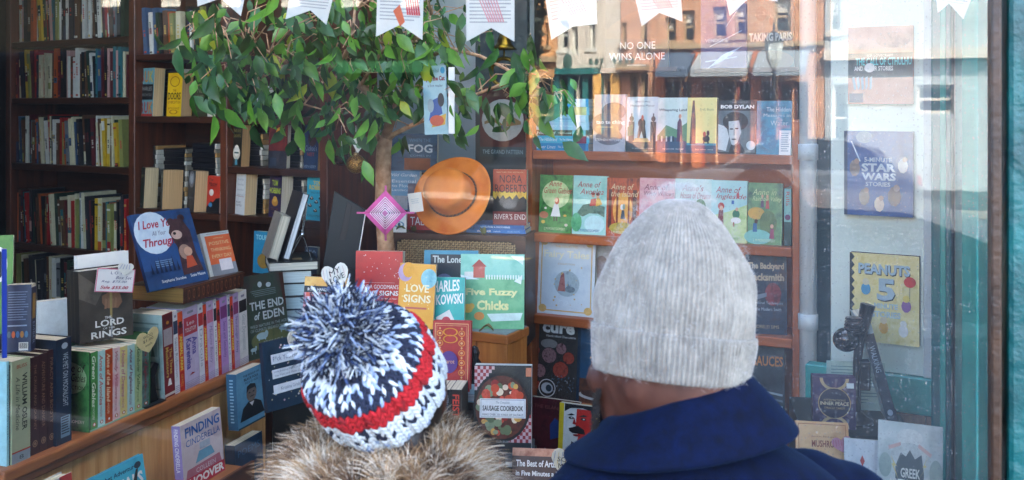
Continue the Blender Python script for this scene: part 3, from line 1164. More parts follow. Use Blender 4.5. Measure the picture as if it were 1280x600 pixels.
def art_roast(p):
    p.R(0, 0, 1, 1, PM('#143650', '#1c4c6c', '#102c44', 5))
    p.R(0, 0, 1, .3, PM('#2a1c16', '#6a3a20', '#1a1412', 18))
    p.E(.55, .1, .5, .06, C('#c9c2b8'))
    p.E(.55, .12, .44, .05, C('#4a2c20'))
    p.E(.72, .3, .24, .15, PM('#8a4418', '#d08a44', '#5a2810', 22))
    p.spk(70, [C('#c8824a'), C('#e0a870'), C('#7a3a1a')], .014, (.3, .2, .95, .72), 4)
    p.R(.0, 0, .07, 1, C('#0f2a40'))


def art_sauces(p):
    p.R(0, 0, 1, 1, PM('#12181e', '#26323a', '#3a4248', 10))
    p.T('SAUCES', .3, .72, .96, .84, C('#c07a3a'), st='b')
    for i in range(6):
        p.G([(.1, .1 + i * .07), (.95, .02 + i * .07), (.95, .045 + i * .07), (.1, .12 + i * .07)], C(['#5a6a74', '#8a9aa0'][i % 2]))


row(FB, S3, .05, [
    (671, 742, 297, 392, art_fairy, 'large pale book with gilt border titled Fairy Tales', dict(cover='#ccd3d8', hard=True, t=.035)),
    (738, 768, 303, 394, art_greyart, 'grey picture book half hidden behind the pale beanie', dict(cover='#8a8a84', off=.08)),
    (934, 983, 315, 422, art_black, 'dark white-edged book with cream capitals right of the beanie', dict(cover='#b8c4cc', hard=True, t=.03, yaw=14))])
row(FB, S4, .05, [
    (667, 720, 403, 496, art_cure, 'dark cookbook picturing round slices of cured sausage', dict(cover='#2a2624', hard=True)),
    (720, 772, 405, 496, art_roast, 'blue cookbook with a flying roast and crumbs', dict(cover='#143650', hard=True)),
    (925, 980, 430, 522, art_sauces, 'dark cookbook lettered SAUCES on the lower right shelf', dict(cover='#12181e', hard=True, t=.03, yaw=12))])
# the flat stack of blue spines on shelf one
x0, x1 = FB.hit(667, .05)[0], FB.hit(737, .05)[0]
BS = [('#1886b8', '#d0dce0', 'Silver Lines', '#0f5c8a', 'sky blue spine with a dark patch, bottom of the blue stack'), ('#46b4cc', '#e8f0f0', 'The Hillsbrand', '#7a2a4a', 'aqua spine with a plum end in the blue stack'),
      ('#5a3a28', '#e0d8c8', 'Husband', '#86b8bc', 'brown-and-aqua spine in the middle of the blue stack'), ('#a9c4d4', '#f0f4f4', 'The Memory', '#c8d4da', 'pale blue-grey spine above the brown one'),
      ('#9cc0d0', '#2a6a9a', 'Barefoot', '#d8dee0', 'pale spine with blue script in the stack'), ('#7ab4c8', '#f0f4f0', 'Season', '#d8c87a', 'light blue spine with a yellow patch in the stack'),
      ('#2a8ac0', '#e8f0f0', 'Winter', '#d0dce0', 'bright blue spine, topmost of the flat stack')]
zz = S1
for i, (a, b, t, c2, lb) in enumerate(BS):
    th = (.046, .045, .036, .047, .045, .05, .05)[i] * .62

    def art(p, a=a, b=b, t=t, c2=c2):
        p.R(0, 0, 1, 1, PM(a, a, c2, 6))
        p.R(.72, 0, .95, 1, C(c2))
        p.T(t, .08, .25, .42, .75, C(b), st='i')
        p.T('The ' + t, .46, .35, .7, .65, C(b))
    flat(FB.M((x0 + x1) / 2 + (.004 if i % 2 else -.003), .045, zz), (x1 - x0) * (.97 if i % 2 else 1), .13, th, lb, a, '#d8d4c4', art, True, False, group='flat stack of blue spines')
    zz += th + .0006
# white card leaning before the water book
m = MB()
m.box((-.02, 0, 0), (.02, .002, .088), WHITE)
p = Paint(m, lambda u, v, l: (-.02 + u * .04, -l * EPS, v * .088))
p.lines(.15, .1, .85, .9, 9, C('#9aa4ac'))
x, _ = FB.hit(981, .03)
tag(m.build('shelf_card', M=FB.M(x, .025, S1, 0, -8)), 'small white printed card leaning on the blue water book', 'card')


# lowest shelf: portrait, dark red book
def art_face(p):
    p.R(0, 0, 1, 1, C('#e8e6de'))
    p.R(0, 0, .12, 1, C('#e8c81c'))
    p.R(.86, 0, 1, 1, C('#e8c81c'))
    p.G([(.0, .1), (.3, .22), (.36, .4), (.66, .4), (.86, .24), (1, .14), (1, .05), (0, .05)], C('#241414'))
    k = C('#d8281a')
    p.G([(.2, .9), (.86, .92), (.84, .5), (.74, .38), (.5, .3), (.34, .36), (.24, .55)], C('#ece8e0'))
    p.G([(.46, .93), (.86, .93), (.86, .62), (.82, .46), (.7, .34), (.56, .28), (.46, .3), (.52, .46), (.44, .6)], k)
    p.G([(.42, .3), (.76, .4), (.78, .26), (.6, .16), (.44, .2)], k)
    p.G([(.14, .86), (.14, 1), (.88, 1), (.88, .78), (.82, .92), (.6, .95), (.3, .93)], INKK)
    p.G([(.26, .58), (.36, .6), (.5, .64), (.66, .58), (.7, .5), (.5, .5), (.36, .5), (.28, .53)], C('#1a0c0c'))
    for u in (.3, .62):
        p.G([(u - .1, .8), (u + .02, .84), (u + .12, .82), (u + .02, .8)], INKK)
        p.E(u + .02, .76, .07, .022, INKK)
        p.E(u + .03, .762, .025, .012, C('#d8d0c8'))
    p.G([(.4, .78), (.36, .66), (.46, .65), (.44, .7)], C('#a81c14'))
    p.E(.48, .47, .1, .02, C('#8a1410'))
    p.E(.83, .7, .05, .08, k)
    p.T('SON', .1, -.0, .86, .13, C('#dfe4e8'), st='B')


def art_maroon(p):
    p.R(0, 0, 1, 1, PM('#3a0d14', '#5a1620', '#28090e', 8))
    p.T('THE ISLANDERS', .06, .82, .8, .88, C('#8a4a4a'))
    p.G([(.42, .3), (.6, .36), (.66, .6), (.5, .68), (.4, .55)], C('#1f3a7a'))
    for i in range(6):
        p.G([(.05 + i * .12, 0), (.1 + i * .12, 0), (.08 + i * .12, .1 + .03 * (i % 3))], C('#c8ccd4'))


zd = FB.z(700, 578, -.12)
bk = book(FB, 697, 745, 508, 578, art_face, 'red, black and yellow portrait of a moustached man on a small book', t=.025, off=-.10, tilt=-6, cover='#e8c81c', pages='#e6e0d0')
book(FB, 662, 722, 501, 572, art_maroon, 'dark maroon book with a blue shape behind the portrait book', t=.02, off=-.05, tilt=-6, cover='#3a0d14')
book(FB, 742, 790, 505, 580, art_plain(PM('#1c1828', '#3a2a4a', '#14101c', 10), ['NIGHT'], C('#7a7a3a')), 'dark purple book behind the navy collar', t=.02, off=-.05, tilt=-6, cover='#1c1828')

# ================================================================== books faced out high on the wall behind the right bookcase
FWALL = Fr(660, 4.3, 25)


def art_noone(p):
    p.R(0, 0, 1, 1, PM('#14181c', '#2a2e30', '#0e1012', 8))
    p.G([(0, .55), (.35, .75), (.6, .82), (1, .5), (1, .4), (0, .42)], C('#3a342c'))
    p.T('NO ONE', .24, .27, .8, .37, C('#d4dadc'))
    p.T('WINS ALONE', .06, .12, .95, .22, C('#d4dadc'))
    p.R(.35, .04, .65, .06, C('#8a9094'))


def art_paris(p):
    p.R(0, 0, 1, 1, PM('#142a30', '#203c40', '#0e1c20', 6))
    p.E(.3, .72, .12, .1, C('#1a2428'))
    p.E(.74, .7, .13, .11, C('#1a2428'))
    p.E(.52, .62, .05, .05, C('#1a2428'))
    p.T('TAKING PARIS', .04, .36, .96, .47, C('#b4bcb8'), st='B')
    p.E(.5, .1, .5, .14, C('#4a4438'))


def art_blue(p):
    p.R(0, 0, 1, 1, PM('#1a2c62', '#243a78', '#142452', 5))
    for q in ((.2, .3, .9, .5), (.55, .55, .95, .9), (.1, .1, .8, .16)):
        p.G([(q[0], q[1]), (q[2], q[3]), (q[2], q[3] + .012), (q[0], q[1] + .012)], C('#8fa8d0'))
    p.T('VENDOME', .1, .36, .6, .41, C('#8fa8d0'))
    p.G([(.15, .02), (.5, .2), (.9, .3), (.5, .12)], C('#a8bcd8'))


w1 = book(FWALL, 757, 835, -5, 86, art_noone, 'black book with thin white capitals high on the wall', t=.025, off=-.03, tilt=0, hard=True, cover='#14181c')
w2 = book(FWALL, 876, 933, -12, 83, art_blue, 'blue book with fine white lines high on the wall', t=.02, off=-.03, tilt=0, hard=True, cover='#2c4a94')
w3 = book(FWALL, 934, 992, -10, 86, art_paris, 'dark grey-green book with a single line of bold capitals high on the wall', t=.02, off=-.03, tilt=0, hard=True, cover='#274850')
for i, (a, b, y, lb) in enumerate(((745, 848, 86.5, 'narrow dark picture ledge under the black book on the wall'), (870, 1000, 84.8, 'narrow dark picture ledge under the blue and grey-green books'))):
    xa, za = FWALL.xz(a, y, -.03)
    xb = FWALL.hit(b, -.03)[0]
    m = MB()
    m.box((xa, -.05, 0), (xb, .0, .012), W_DARK)
    m.box((xa, -.056, 0), (xb, -.0502, .018), W_DARK)
    zb = min(w1.matrix_basis.translation.z, 9) if i == 0 else min(w2.matrix_basis.translation.z, w3.matrix_basis.translation.z)
    tag(m.build('wall_ledge', M=FWALL.M(0, 0, zb - .013)), lb, 'shelf')
for w in (w2, w3):
    w.matrix_basis.translation.z = min(w2.matrix_basis.translation.z, w3.matrix_basis.translation.z)
# ================================================================== LEFT LEDGE
FK = Fr(130, 2.56, -72)
ZK = HC + (HZ - 535) / FPX * 2.56
k = lambda px, o=0.0: FK.hit(px, o)[0]
KX0, KX1 = k(4), k(338)
KXP = k(338)
led = thing('display_ledge', 'long varnished wooden ledge with beadboard front along the left of the display', 'ledge', FK.M(0, 0, 0))
m = MB()
m.box((KX0, -.004, ZK - .03), (KX1, .42, ZK), W_LEDGE)
m.build('ledge_top', led, bevel=.006, seg=2)
m = MB()
m.box((KX0, .004, ZK - .052), (KX1 - .004, .03, ZK - .031), WOOD('#6a381a', '#a5683a', 'x'))
m.build('moulding', led, bevel=.006, seg=2)
m = MB()
x = KX0
i = 0
while x < KXP - .01:
    wdt = .082
    xe = min(x + wdt, KXP)
    m.box((x, .016 + .001 * (i % 2), .05), (xe - .012, .032, ZK - .053), W_PINE)
    for q in range(2):
        m.box((xe - .0115 + q * .006, .0175, .05), (xe - .0065 + q * .006, .032, ZK - .053), W_PINE)
    x += wdt
    i += 1
m.box((KX0, .0325, .05), (KXP, .045, ZK - .053), WOOD('#4a2410', '#6a3818', 'z'))
m.build('beadboard_panel', led, bevel=.0015)


def spt(bg, txt, tc, u0=.25, u1=.75, v0=.25, v1=.9, extra=None, st=''):
    def f(p):
        p.R(0, 0, 1, 1, bg)
        if extra:
            extra(p)
        p.T(txt, u0, v0, u1, v1, tc, rot=1, st=st)
    return f


vol(FK, 8.3, 11.5, 452, spt(C('#9ad0dc'), 'The Wild Guide', C('#2a6a8a'), .3, .7), 'pale turquoise spine at the left end of the ledge row', ZK, .02, cover='#9ad0dc')
vol(FK, 11.8, 14.6, 456, spt(C('#1a1a1c'), 'ALL THE HIDDEN', RED, .2, .8), 'thin black spine with red letters next to the turquoise one', ZK, .02, cover='#1a1a1c')
vol(FK, 15, 38, 449, lambda p: (p.R(0, 0, 1, 1, PM('#9aa284', '#a8b090', '#8c9678', 6)), p.R(0, 0, 1, .1, C('#8a9aa4')), p.R(0, .1, 1, .115, C('#a83a2a')), p.T('WILLIAM OSLER', .55, .3, .82, .86, C('#22281e'), rot=1, st='b'),
                                p.T('A Life in Medicine', .2, .32, .42, .84, C('#3a4232'), rot=1, st='i'), p.T('BLISS', .25, .92, .8, .955, C('#a83a2a')), p.T('8', .38, .03, .62, .07, C('#3a4650'))),
    'thick sage green spine with a grey-blue foot', ZK, .015, cover='#9aa284', hard=True, dep=.16)
for i, (a, b, t) in enumerate(((38.5, 49.2, 'THE CRUISE AND JOURNEY'), (49.4, 59.6, 'ADVENTURE AND DANGER'), (59.8, 69.4, 'PIRACY AND BOOTY'))):
    vol(FK, a, b, 446 - i * 4.6, lambda p, t=t: (p.R(0, 0, 1, 1, PM('#2c1418', '#3a1c20', '#241014', 8)), p.T(t, .3, .25, .68, .92, C('#8a6a50'), rot=1), p.ring(.5, .11, .3, .035, .3, C('#8a6a50')), p.E(.5, .11, .14, .018, C('#8a6a50'))),
        ('left', 'middle', 'right')[i] + ' one of three matching dark maroon spines with faint gold lettering', ZK, .02, cover='#2c1418', hard=True, group='three matching maroon volumes')
vol(FK, 70, 89.5, 423, lambda p: (p.R(0, 0, 1, 1, PM('#0f2034', '#183048', '#0c1a2c', 6)), p.T('WE MET ON MOONLIGHT', .45, .35, .78, .86, C('#b4c2cc'), rot=1), p.E(.55, .93, .2, .03, C('#a4b4c0')), p.R(.3, .06, .9, .26, C('#6a8aa0')),
                                  p.lines(.35, .08, .85, .25, 7, C('#1a2a3a'))), 'navy spine with white lettering beside the maroon volumes', ZK, .012, cover='#0f2034', hard=True)

# slipcase of eight
sx0, sx1 = k(111.5, .01), k(188, .01)
SH = HC + (HZ - 440) / FPX * FK.hit(113, .01)[1] - ZK
slip = thing('slipcase', 'green illustrated slipcase side lettered COLLECTION on the ledge', 'slipcase', FK.M((sx0 + sx1) / 2, .01, ZK))
m = MB()
hw = (sx1 - sx0) / 2
GMAT = PM('#1d5a2c', '#4f8f4c', '#0f3a22', 14)
m.box((-hw, 0, 0), (-hw + .003, .135, SH), C('#2a5a34'))
m.box((hw - .003, 0, 0), (hw, .135, SH), C('#2a5a34'))
m.box((-hw + .003, .0, 0), (hw - .003, .135, .003), C('#7ab09a'))
m.box((-hw + .003, .132, .003), (hw - .003, .135, SH), C('#2a5a34'))
p = Paint(m, lambda u, v, l: (-hw - l * EPS, .135 - u * .135, v * SH))
p.R(0, 0, 1, 1, GMAT)
p.E(.55, .66, .4, .2, PM('#8fc27a', '#b8d09a', '#6aa860', 9))
for s, v in (('Anne of', .74), ('Green Gables', .62)):
    p.T(s, .25, v, .92, v + .1, C('#3a1a1a'), st='i')
p.T('COLLECTION', .3, .52, .9, .57, C('#2a2a1a'))
p.E(.3, .3, .2, .16, C('#1c4a2a'))
p.T('MONTGOMERY', .3, .1, .9, .14, C('#c9d8b0'))
m.build('case', slip)
sp = [('Green Gables', PM('#1d5a2c', '#4f9a4c', '#2a6a34', 14), '#e8ecd8', '#1d5a2c'), ('Anne of Avonlea', PM('#8ecfcf', '#b8e0dc', '#74bcb4', 10), '#c06a6a', '#8ecfcf'), ('Anne of the Island', PM('#7a200c', '#c8501a', '#4a120a', 14), '#f0d8b0', '#7a200c'),
      ('Windy Willows', PM('#d88a98', '#e8c8c8', '#9ac0b0', 14), '#b85a70', '#e0b8bc'), ('House of Dreams', PM('#d8dcc0', '#e0c878', '#b8d0b0', 12), '#b8708a', '#d8dcc0'), ('Anne of Ingleside', PM('#8fc8c8', '#b8dcd8', '#78b8a0', 10), '#8a3a5a', '#8fc8c8'),
      ('Rainbow Valley', PM('#7aaa80', '#b8c890', '#5a9a8a', 14), '#4a6a3a', '#7aaa80'), ('Rilla of Ingleside', PM('#8fc4c0', '#3a4a44', '#203a34', 5), '#8a2a3a', '#86b8b4')]
sw = ['green', 'aqua', 'dark red and orange', 'pink blossom', 'cream and yellow', 'pale teal', 'leaf green', 'aqua and black']
xs = np.linspace(113.2, 187, 9)
for i, (t, bg, tc, cv) in enumerate(sp):
    vol(FK, xs[i], xs[i + 1], 440 - (xs[i] - 113) * .2, lambda p, t=t, bg=bg, tc=tc: (p.R(0, 0, 1, 1, bg), p.T(t, .2, .28, .7, .95, C(tc), rot=1, st='ib'), p.T('L M MONTGOMERY', .25, .12, .55, .28, C(tc), rot=1), p.E(.5, .055, .22, .025, C('#b8502a')), p.E(.5, .055, .11, .016, WHITE)),
        '%s spine in the illustrated green slipcase' % sw[i], ZK + .0035, .012, dep=.118, cover=cv, group='eight spines in the green slipcase')

# classics row
CL = [(206.5, 219.2, '#7a1420', 'Three Musketeers', '#c8a04a', 'maroon spine with gold lettering, first of the classics row'),
      (219.6, 225.4, '#e0dee0', 'Swiss Robinson', '#8a8a96', 'white spine with a navy label, left of the first orange spine'),
      (225.7, 231.6, '#e0501a', 'ANIMAL FARM', '#f0c84a', 'orange-red spine left of the wide lilac one'),
      (232, 250, '#c4b4d0', 'Anna Karenina', '#4a3f96', 'wide lilac spine with a red label'),
      (250.5, 256.8, '#dcdae0', 'Dracula', '#9a98a4', 'white spine with a red label, right of the wide lilac one'),
      (257, 261, '#e0441a', 'ANIMAL FARM', '#f0c84a', 'narrow orange-red spine between the white and mauve spines'),
      (261.3, 269.4, '#c4aed0', 'Madame Bovary', '#7a6a96', 'mauve spine with a pink square label'),
      (269.7, 273.6, '#e0dee0', 'The Jungle', '#5a5a66', 'slim white spine with a black label'),
      (273.8, 277.5, '#e0441a', 'ANIMAL FARM', '#f0c84a', 'narrow orange-red spine left of the bright violet spine'),
      (278, 286.6, '#b48ac8', 'Sense and Sensibility', '#6a4a86', 'bright violet spine in the classics row'),
      (287, 290.2, '#e0dee0', 'Emma', '#8a8a96', 'thinnest white spine, near the right end of the classics row'),
      (290.5, 293.9, '#d8401a', 'ANIMAL FARM', '#f0c84a', 'last narrow orange-red spine, near the right end of the row'),
      (294.1, 300.6, '#c0a8cc', 'Northanger Abbey', '#4a3f76', 'pale purple spine second from the right end of the classics row'),
      (301, 311, '#dcd8d4', 'Great Expectations', '#9aa0a0', 'cream spine with a black band, last of the classics row')]


def cfront(p):
    p.R(0, 0, 1, 1, C('#a9bfba'))
    p.frame(.1, .1, .9, .9, .02, C('#7a928e'))
    p.R(.16, .5, .84, .84, C('#8fa8a6'))
    for i in range(5):
        p.G([(.2 + i * .12, .5), (.3 + i * .12, .5), (.25 + i * .12, .5 + .14 + .05 * (i % 2))], C('#5a746e'))


for i, (a, b, cv, t, tc, lb) in enumerate(CL):
    c0 = (a + b) / 2
    top = 388 - .298 * (c0 - 6 - 214) + (3 if 'FARM' in t else 0)

    def art(p, cv=cv, t=t, tc=tc, i=i):
        p.R(0, 0, 1, 1, C(cv))
        if i == 0:
            p.R(0, .84, 1, .99, C('#5a0e18'))
            p.R(.08, .62, .92, .82, C('#b0a4a8'))
            p.E(.5, .89, .14, .02, C('#c8802a'))
            p.R(0, .02, 1, .05, C('#c8c0b8'))
            p.G([(.3, .14), (.7, .14), (.6, .22), (.42, .22)], WHITE)
            p.T('The Three', .56, .27, .82, .58, C(tc), rot=1, st='b')
            p.T('Musketeers', .2, .24, .5, .6, C(tc), rot=1, st='b')
            return
        if 'FARM' in t:
            p.R(0, 0, 1, .25, C('#c0281a'))
            p.R(0, .72, 1, .84, C('#8a1a1a'))
            p.R(.2, .8, .8, .88, C('#3a1a1a'))
            p.T(t, .2, .27, .8, .7, C(tc), rot=1, st='B')
            p.T('ORWELL', .2, .06, .7, .22, C('#e8a04a'), rot=1)
            return
        lab = {1: '#2a3a5a', 3: '#b83a4a', 4: '#b83030', 6: '#c8708a', 7: '#2a2a30', 9: '#7a3a7a', 10: '#3a5a6a', 12: '#8a3a6a', 13: '#1a1a20'}.get(i, '#888888')
        p.R(.04, .72 if i != 3 else .66, .96, .88, C(lab))
        p.R(.3, .92, .7, .95, C('#8a8a9a'))
        if i == 3:
            p.T('Leo', .25, .78, .75, .83, WHITE)
            p.T('TOLSTOY', .12, .7, .88, .75, WHITE)
            p.T('Anna', .55, .4, .9, .62, C(tc), rot=1, st='b')
            p.T('Karenina', .14, .24, .5, .62, C(tc), rot=1, st='b')
            p.G([(.3, .16), (.7, .17), (.5, .19)], C('#a8303a'))
        else:
            p.T(t, .22, .2, .78, .68, C(tc), rot=1, st='i' if i in (6, 9, 13) else '')
        for q in range(4):
            p.R(0, .02 + q * .022, 1, .03 + q * .022, C('#a9a0b8'))
    vol(FK, a, b, top, art, lb, ZK, .015, dep=.125, cover=cv, roll=-3.5, group='row of paperback classics on the ledge', front=cfront if i == 0 else None)

# lying leather book on the classics
ztl = ZK + .257
xa, xb = k(226, .01), k(301, .01)


def leather(p):
    for i in range(13):
        u = .03 + i * .075
        p.R(u, .02, u + .014, .98, C('#2a1810', .35))
    for i in range(12):
        u = .05 + i * .075
        p.ring(u + .025, .5, .018, .3, .25, C('#8a5a3a', .4))
    p.R(0, .9, 1, .97, C('#6a4630'))


flat(FK.M((xa + xb) / 2, .0, ztl), xb - xa, .19, .047, 'old brown leather book with ribbed spine lying across the classics', PM('#3a1c14', '#54301f', '#2a120c', 30, .35), '#8a6830', leather, True)
# books lying behind on the ledge
FKb = FK
for i, (px, off, w, d, t, cv, pg, z0, lb) in enumerate(((165, .2, .2, .15, .03, '#16181c', '#cfc8b4', 0, 'black-covered book lying flat on the ledge behind the slipcase'), (168, .19, .2, .16, .034, '#1a1c22', '#d4ccb8', .031, 'second dark book lying on the black one behind the slipcase'),
                                                       (176, .2, .2, .14, .03, '#3a2a20', '#c9c0a8', .066, 'brown-covered book topping the flat pile behind the slipcase'), (310, .2, .2, .16, .032, '#15181c', '#d8d0bc', .0, 'dark book lying flat at the far end of the ledge'),
                                                       (312, .21, .19, .15, .03, '#1a2026', '#d8d4c4', .033, 'dark slate book lying on another at the ledge\'s far end'), (308, .2, .2, .16, .034, '#121418', '#dcd6c6', .064, 'pale-paged black book on the far end pile'), (314, .2, .2, .16, .034, '#1d2a3a', '#d0cabc', .099, 'navy book on the far end pile'), (310, .2, .21, .16, .036, '#15181c', '#e0dac8', .134, 'topmost dark book of the far end pile'))):
    flat(FK.M(k(px, off), off, ZK + z0 + .0005, 4 * (i % 3)), w, d, t, lb, cv, pg)

# boxed set standing on the slipcase
FLO = Fr(134, 2.66, -48)
zl = ZK + SH + .002


def art_lotr(p):
    p.R(0, 0, 1, 1, PM('#2e2824', '#4a423a', '#201c1a', 4))
    p.G([(0, .98), (.45, .7), (.3, .5), (0, .62)], PM('#5a5046', '#6a6054', '#4a4038', 8))
    p.G([(.42, .62), (.62, .68), (.76, .62), (.8, .5), (.72, .42), (.5, .44), (.42, .52)], C('#8a6248'))
    for i in range(4):
        p.G([(.46 + i * .06, .43 + i * .005), (.5 + i * .06, .43), (.52 + i * .06, .56), (.48 + i * .06, .58)], C('#9a7054'))
    p.G([(.56, .3), (.6, .3), (.62, .86), (.56, .86)], C('#a08a54', .3))
    p.G([(.36, .68), (.72, .64), (.72, .67), (.36, .71)], C('#b49a5a', .3))
    p.E(.59, .88, .05, .035, C('#b49a5a', .3))
    p.G([(.57, .02), (.6, .02), (.6, .3), (.57, .3)], C('#8a8f94', .3))
    w = C('#e4e2dc')
    p.T('THE', .46, .29, .58, .325, w, st='b')
    p.T('LORD', .28, .185, .82, .28, w, st='b')
    p.T('OF THE', .42, .145, .64, .17, w)
    p.T('RINGS', .2, .035, .86, .13, w, st='b')


bx = book(FLO, 100, 167, 336, 431, art_lotr, 'dark boxed book set picturing a hand on a sword hilt, on the slipcase', t=.07, off=0, tilt=-3, z=zl, cover='#231d1a', hard=True, pages='#d8d0c0',
          spine=lambda p: (p.R(0, 0, 1, 1, C('#1c1a1c')), p.R(.3, 0, .34, 1, C('#4a4038')), p.R(.62, 0, .66, 1, C('#4a4038'))), name='boxed_set')
book(FLO, 99, 163, 317, 431, art_plain(WHITE, [''], WHITE) if 0 else (lambda p: p.R(0, 0, 1, 1, WHITE)), 'white book standing behind the dark boxed set', t=.02, off=.09, tilt=-3, z=zl, cover='#e4e4e0', hard=True)


def card(fr, px0, px1, pt, pb, off, label, art, name='price_card', roll=0, tilt=0, yaw=0, mat=None, pts=None, cat='card', th=.0012, group=None):
    xa, ka = fr.hit(px0, off)
    xb, kb = fr.hit(px1, off)
    kc = (ka + kb) / 2
    z0, z1 = HC + (HZ - pb) / FPX * kc, HC + (HZ - pt) / FPX * kc
    w, h = xb - xa, z1 - z0
    m = MB()
    if pts:
        m.prism([((u - .5) * w, (v - .5) * h) for u, v in pts], 0, th, mat or PAPER)
    else:
        m.box((-w / 2, 0, -h / 2), (w / 2, th, h / 2), mat or PAPER)
    p = Paint(m, lambda u, v, l: ((u - .5) * w, -l * EPS, (v - .5) * h))
    art(p)
    o = m.build(name, M=fr.M((xa + xb) / 2, off, (z0 + z1) / 2, yaw, tilt, roll))
    return tag(o, label, cat, group)


HEART = [(.5, 0), (.62, .1), (.78, .25), (.92, .45), (1, .65), (.99, .8), (.92, .93), (.8, 1), (.68, .98), (.57, .9), (.5, .78), (.43, .9), (.32, .98), (.2, 1), (.08, .93), (.01, .8), (0, .65), (.08, .45), (.22, .25), (.38, .1)]


def art_price(p):
    pk = C('#d8708a')
    p.frame(0, 0, 1, 1, .025, pk, .035)
    b = C('#2a3a6a')
    p.T('L O T R', .36, .76, .78, .88, b)
    p.T('Box Set', .5, .56, .92, .69, b, st='i')
    p.T('Reg. $75.00', .14, .38, .8, .5, b, st='i')
    p.T('Sale $55.00', .12, .12, .86, .27, C('#b8304a'), st='ib')


card(FLO, 120, 168, 336, 365, -.008, 'white price card with a pink border clipped on the dark boxed set', art_price, roll=9, tilt=-3, mat=C('#e8e4e2', .6, .03))
card(FLO, 147, 167, 329, 344, -.012, 'small striped white heart clipped to the top corner of the boxed set', lambda p: [p.G([(.1 + i * .2, .5), (.16 + i * .2, .5), (.3 + i * .15, .9), (.24 + i * .15, .9)], C('#b8b8c8')) for i in range(4)], pts=HEART, name='paper_heart', roll=10, cat='paper heart')


def art_heart5(p):
    p.T('WOO', .3, .66, .72, .8, C('#3a3a2a'))
    p.T('$1.00', .28, .48, .74, .62, C('#3a3a2a'))
    p.T('each', .36, .3, .66, .42, C('#3a3a2a'))


card(FK, 171, 199, 412, 441, -.02, 'cream paper heart with handwriting hanging at the end of the slipcase', art_heart5, pts=HEART, name='paper_heart', roll=-8, cat='paper heart', mat=C('#dccb94', .6))
# black bookend
m = MB()
xq = k(197, 0)
m.prism([(-.035, 0), (.03, 0), (.02, .03), (.016, .075), (.03, .105), (.01, .115), (-.006, .1), (-.004, .05), (-.018, .03)], -.012, .012, C('#101216', .35))
m.box((-.045, -.03, -.0), (.04, .04, .004), C('#101216', .35))
tag(m.build('bookend', M=FK.M(xq, .03, ZK + .0005), bevel=.003, seg=2), 'black metal bookend between the slipcase and the maroon classic', 'bookend')

# dark navy back cover on the spines at far left
FN = Fr(22, 2.36, -12)
znv = ZK + .245


def art_navyback(p):
    p.R(0, 0, 1, 1, PM('#0d1a38', '#152750', '#0a1228', 6))
    p.lines(.1, .45, .9, .9, 12, C('#6a7a9a'), .35)
    p.lines(.1, .36, .9, .4, 1, C('#8a9ab8'), .5)
    for i, cc in enumerate(('#4a5a6a', '#b8562a', '#3a6aa0', '#a8702a', '#3a6a90')):
        p.E(.16 + i * .17, .26, .07, .05, C(cc))
    p.R(.55, .02, .92, .14, WHITE)
    for i in range(12):
        p.R(.58 + i * .027, .05, .59 + i * .027 + (.006 if i % 3 else 0), .13, INKK)


b = book(FN, 6, 38, 357, 440, art_navyback, 'dark navy back cover with a barcode standing on the maroon volumes', t=.045, tilt=-4, z=znv, cover='#0d1a38')
m = MB()
hw = (FN.hit(38)[0] - FN.hit(6)[0]) / 2
m.box((hw - .001, .0, 0), (hw + .001, .045, .15), C('#14204a'))
pp = Paint(m, lambda u, v, l: (hw + .001 + l * EPS, u * .045, v * .15))
pp.R(.2, .5, .8, .9, C('#a8803a'))
pp.T('EMBER', .3, .1, .7, .45, C('#9aa8c8'), rot=1)
m.build('spine', b)
FN2 = Fr(4, 2.3, -30)
book(FN2, 3, 9, 312, 440, lambda p: p.R(0, 0, 1, 1, C('#1238a8')), 'bright blue book standing at the very left edge of the ledge row', t=.02, tilt=-2, z=znv, cover='#1238a8')
FN3 = Fr(6, 2.75, -20)


def art_greenkid(p):
    p.R(0, 0, 1, 1, PM('#2f6a34', '#5a8a34', '#2a5a40', 12))
    p.E(.4, .7, .35, .18, WHITE)
    p.E(.4, .7, .2, .14, INKK)
    p.E(.75, .3, .15, .1, C('#e8d84a'))


book(FN3, -14, 15, 296, 372, art_greenkid, 'bright green children\'s book at the left edge behind the blue one', t=.02, off=0, tilt=-8, z=ZK + .2, cover='#2f6a34')
m = MB()
m.box((-.1, -.02, 0), (.14, .16, .2 - .001), C('#1a1614'))
tag(m.build('book_riser', M=FN3.M(FN3.hit(2)[0], 0, ZK), bevel=.003), 'black wooden riser under the green children\'s book', 'riser')
FN4 = Fr(70, 2.72, -40)
book(FN4, 50, 93, 377, 470, lambda p: (p.R(0, 0, 1, 1, C('#c4ccce')), p.T('notebook', .5, .6, .9, .66, C('#5a6468')), p.T('blank', .55, .52, .85, .57, C('#5a6468'))), 'plain white-grey notebook standing behind the maroon volumes', t=.05, tilt=-5, z=ZK + .001, cover='#c4ccce', pages='#e4dcc8')

# picture book and self-help book leaning on the leather book
FI = Fr(215, 2.885, -58)
zi = ztl + .0475


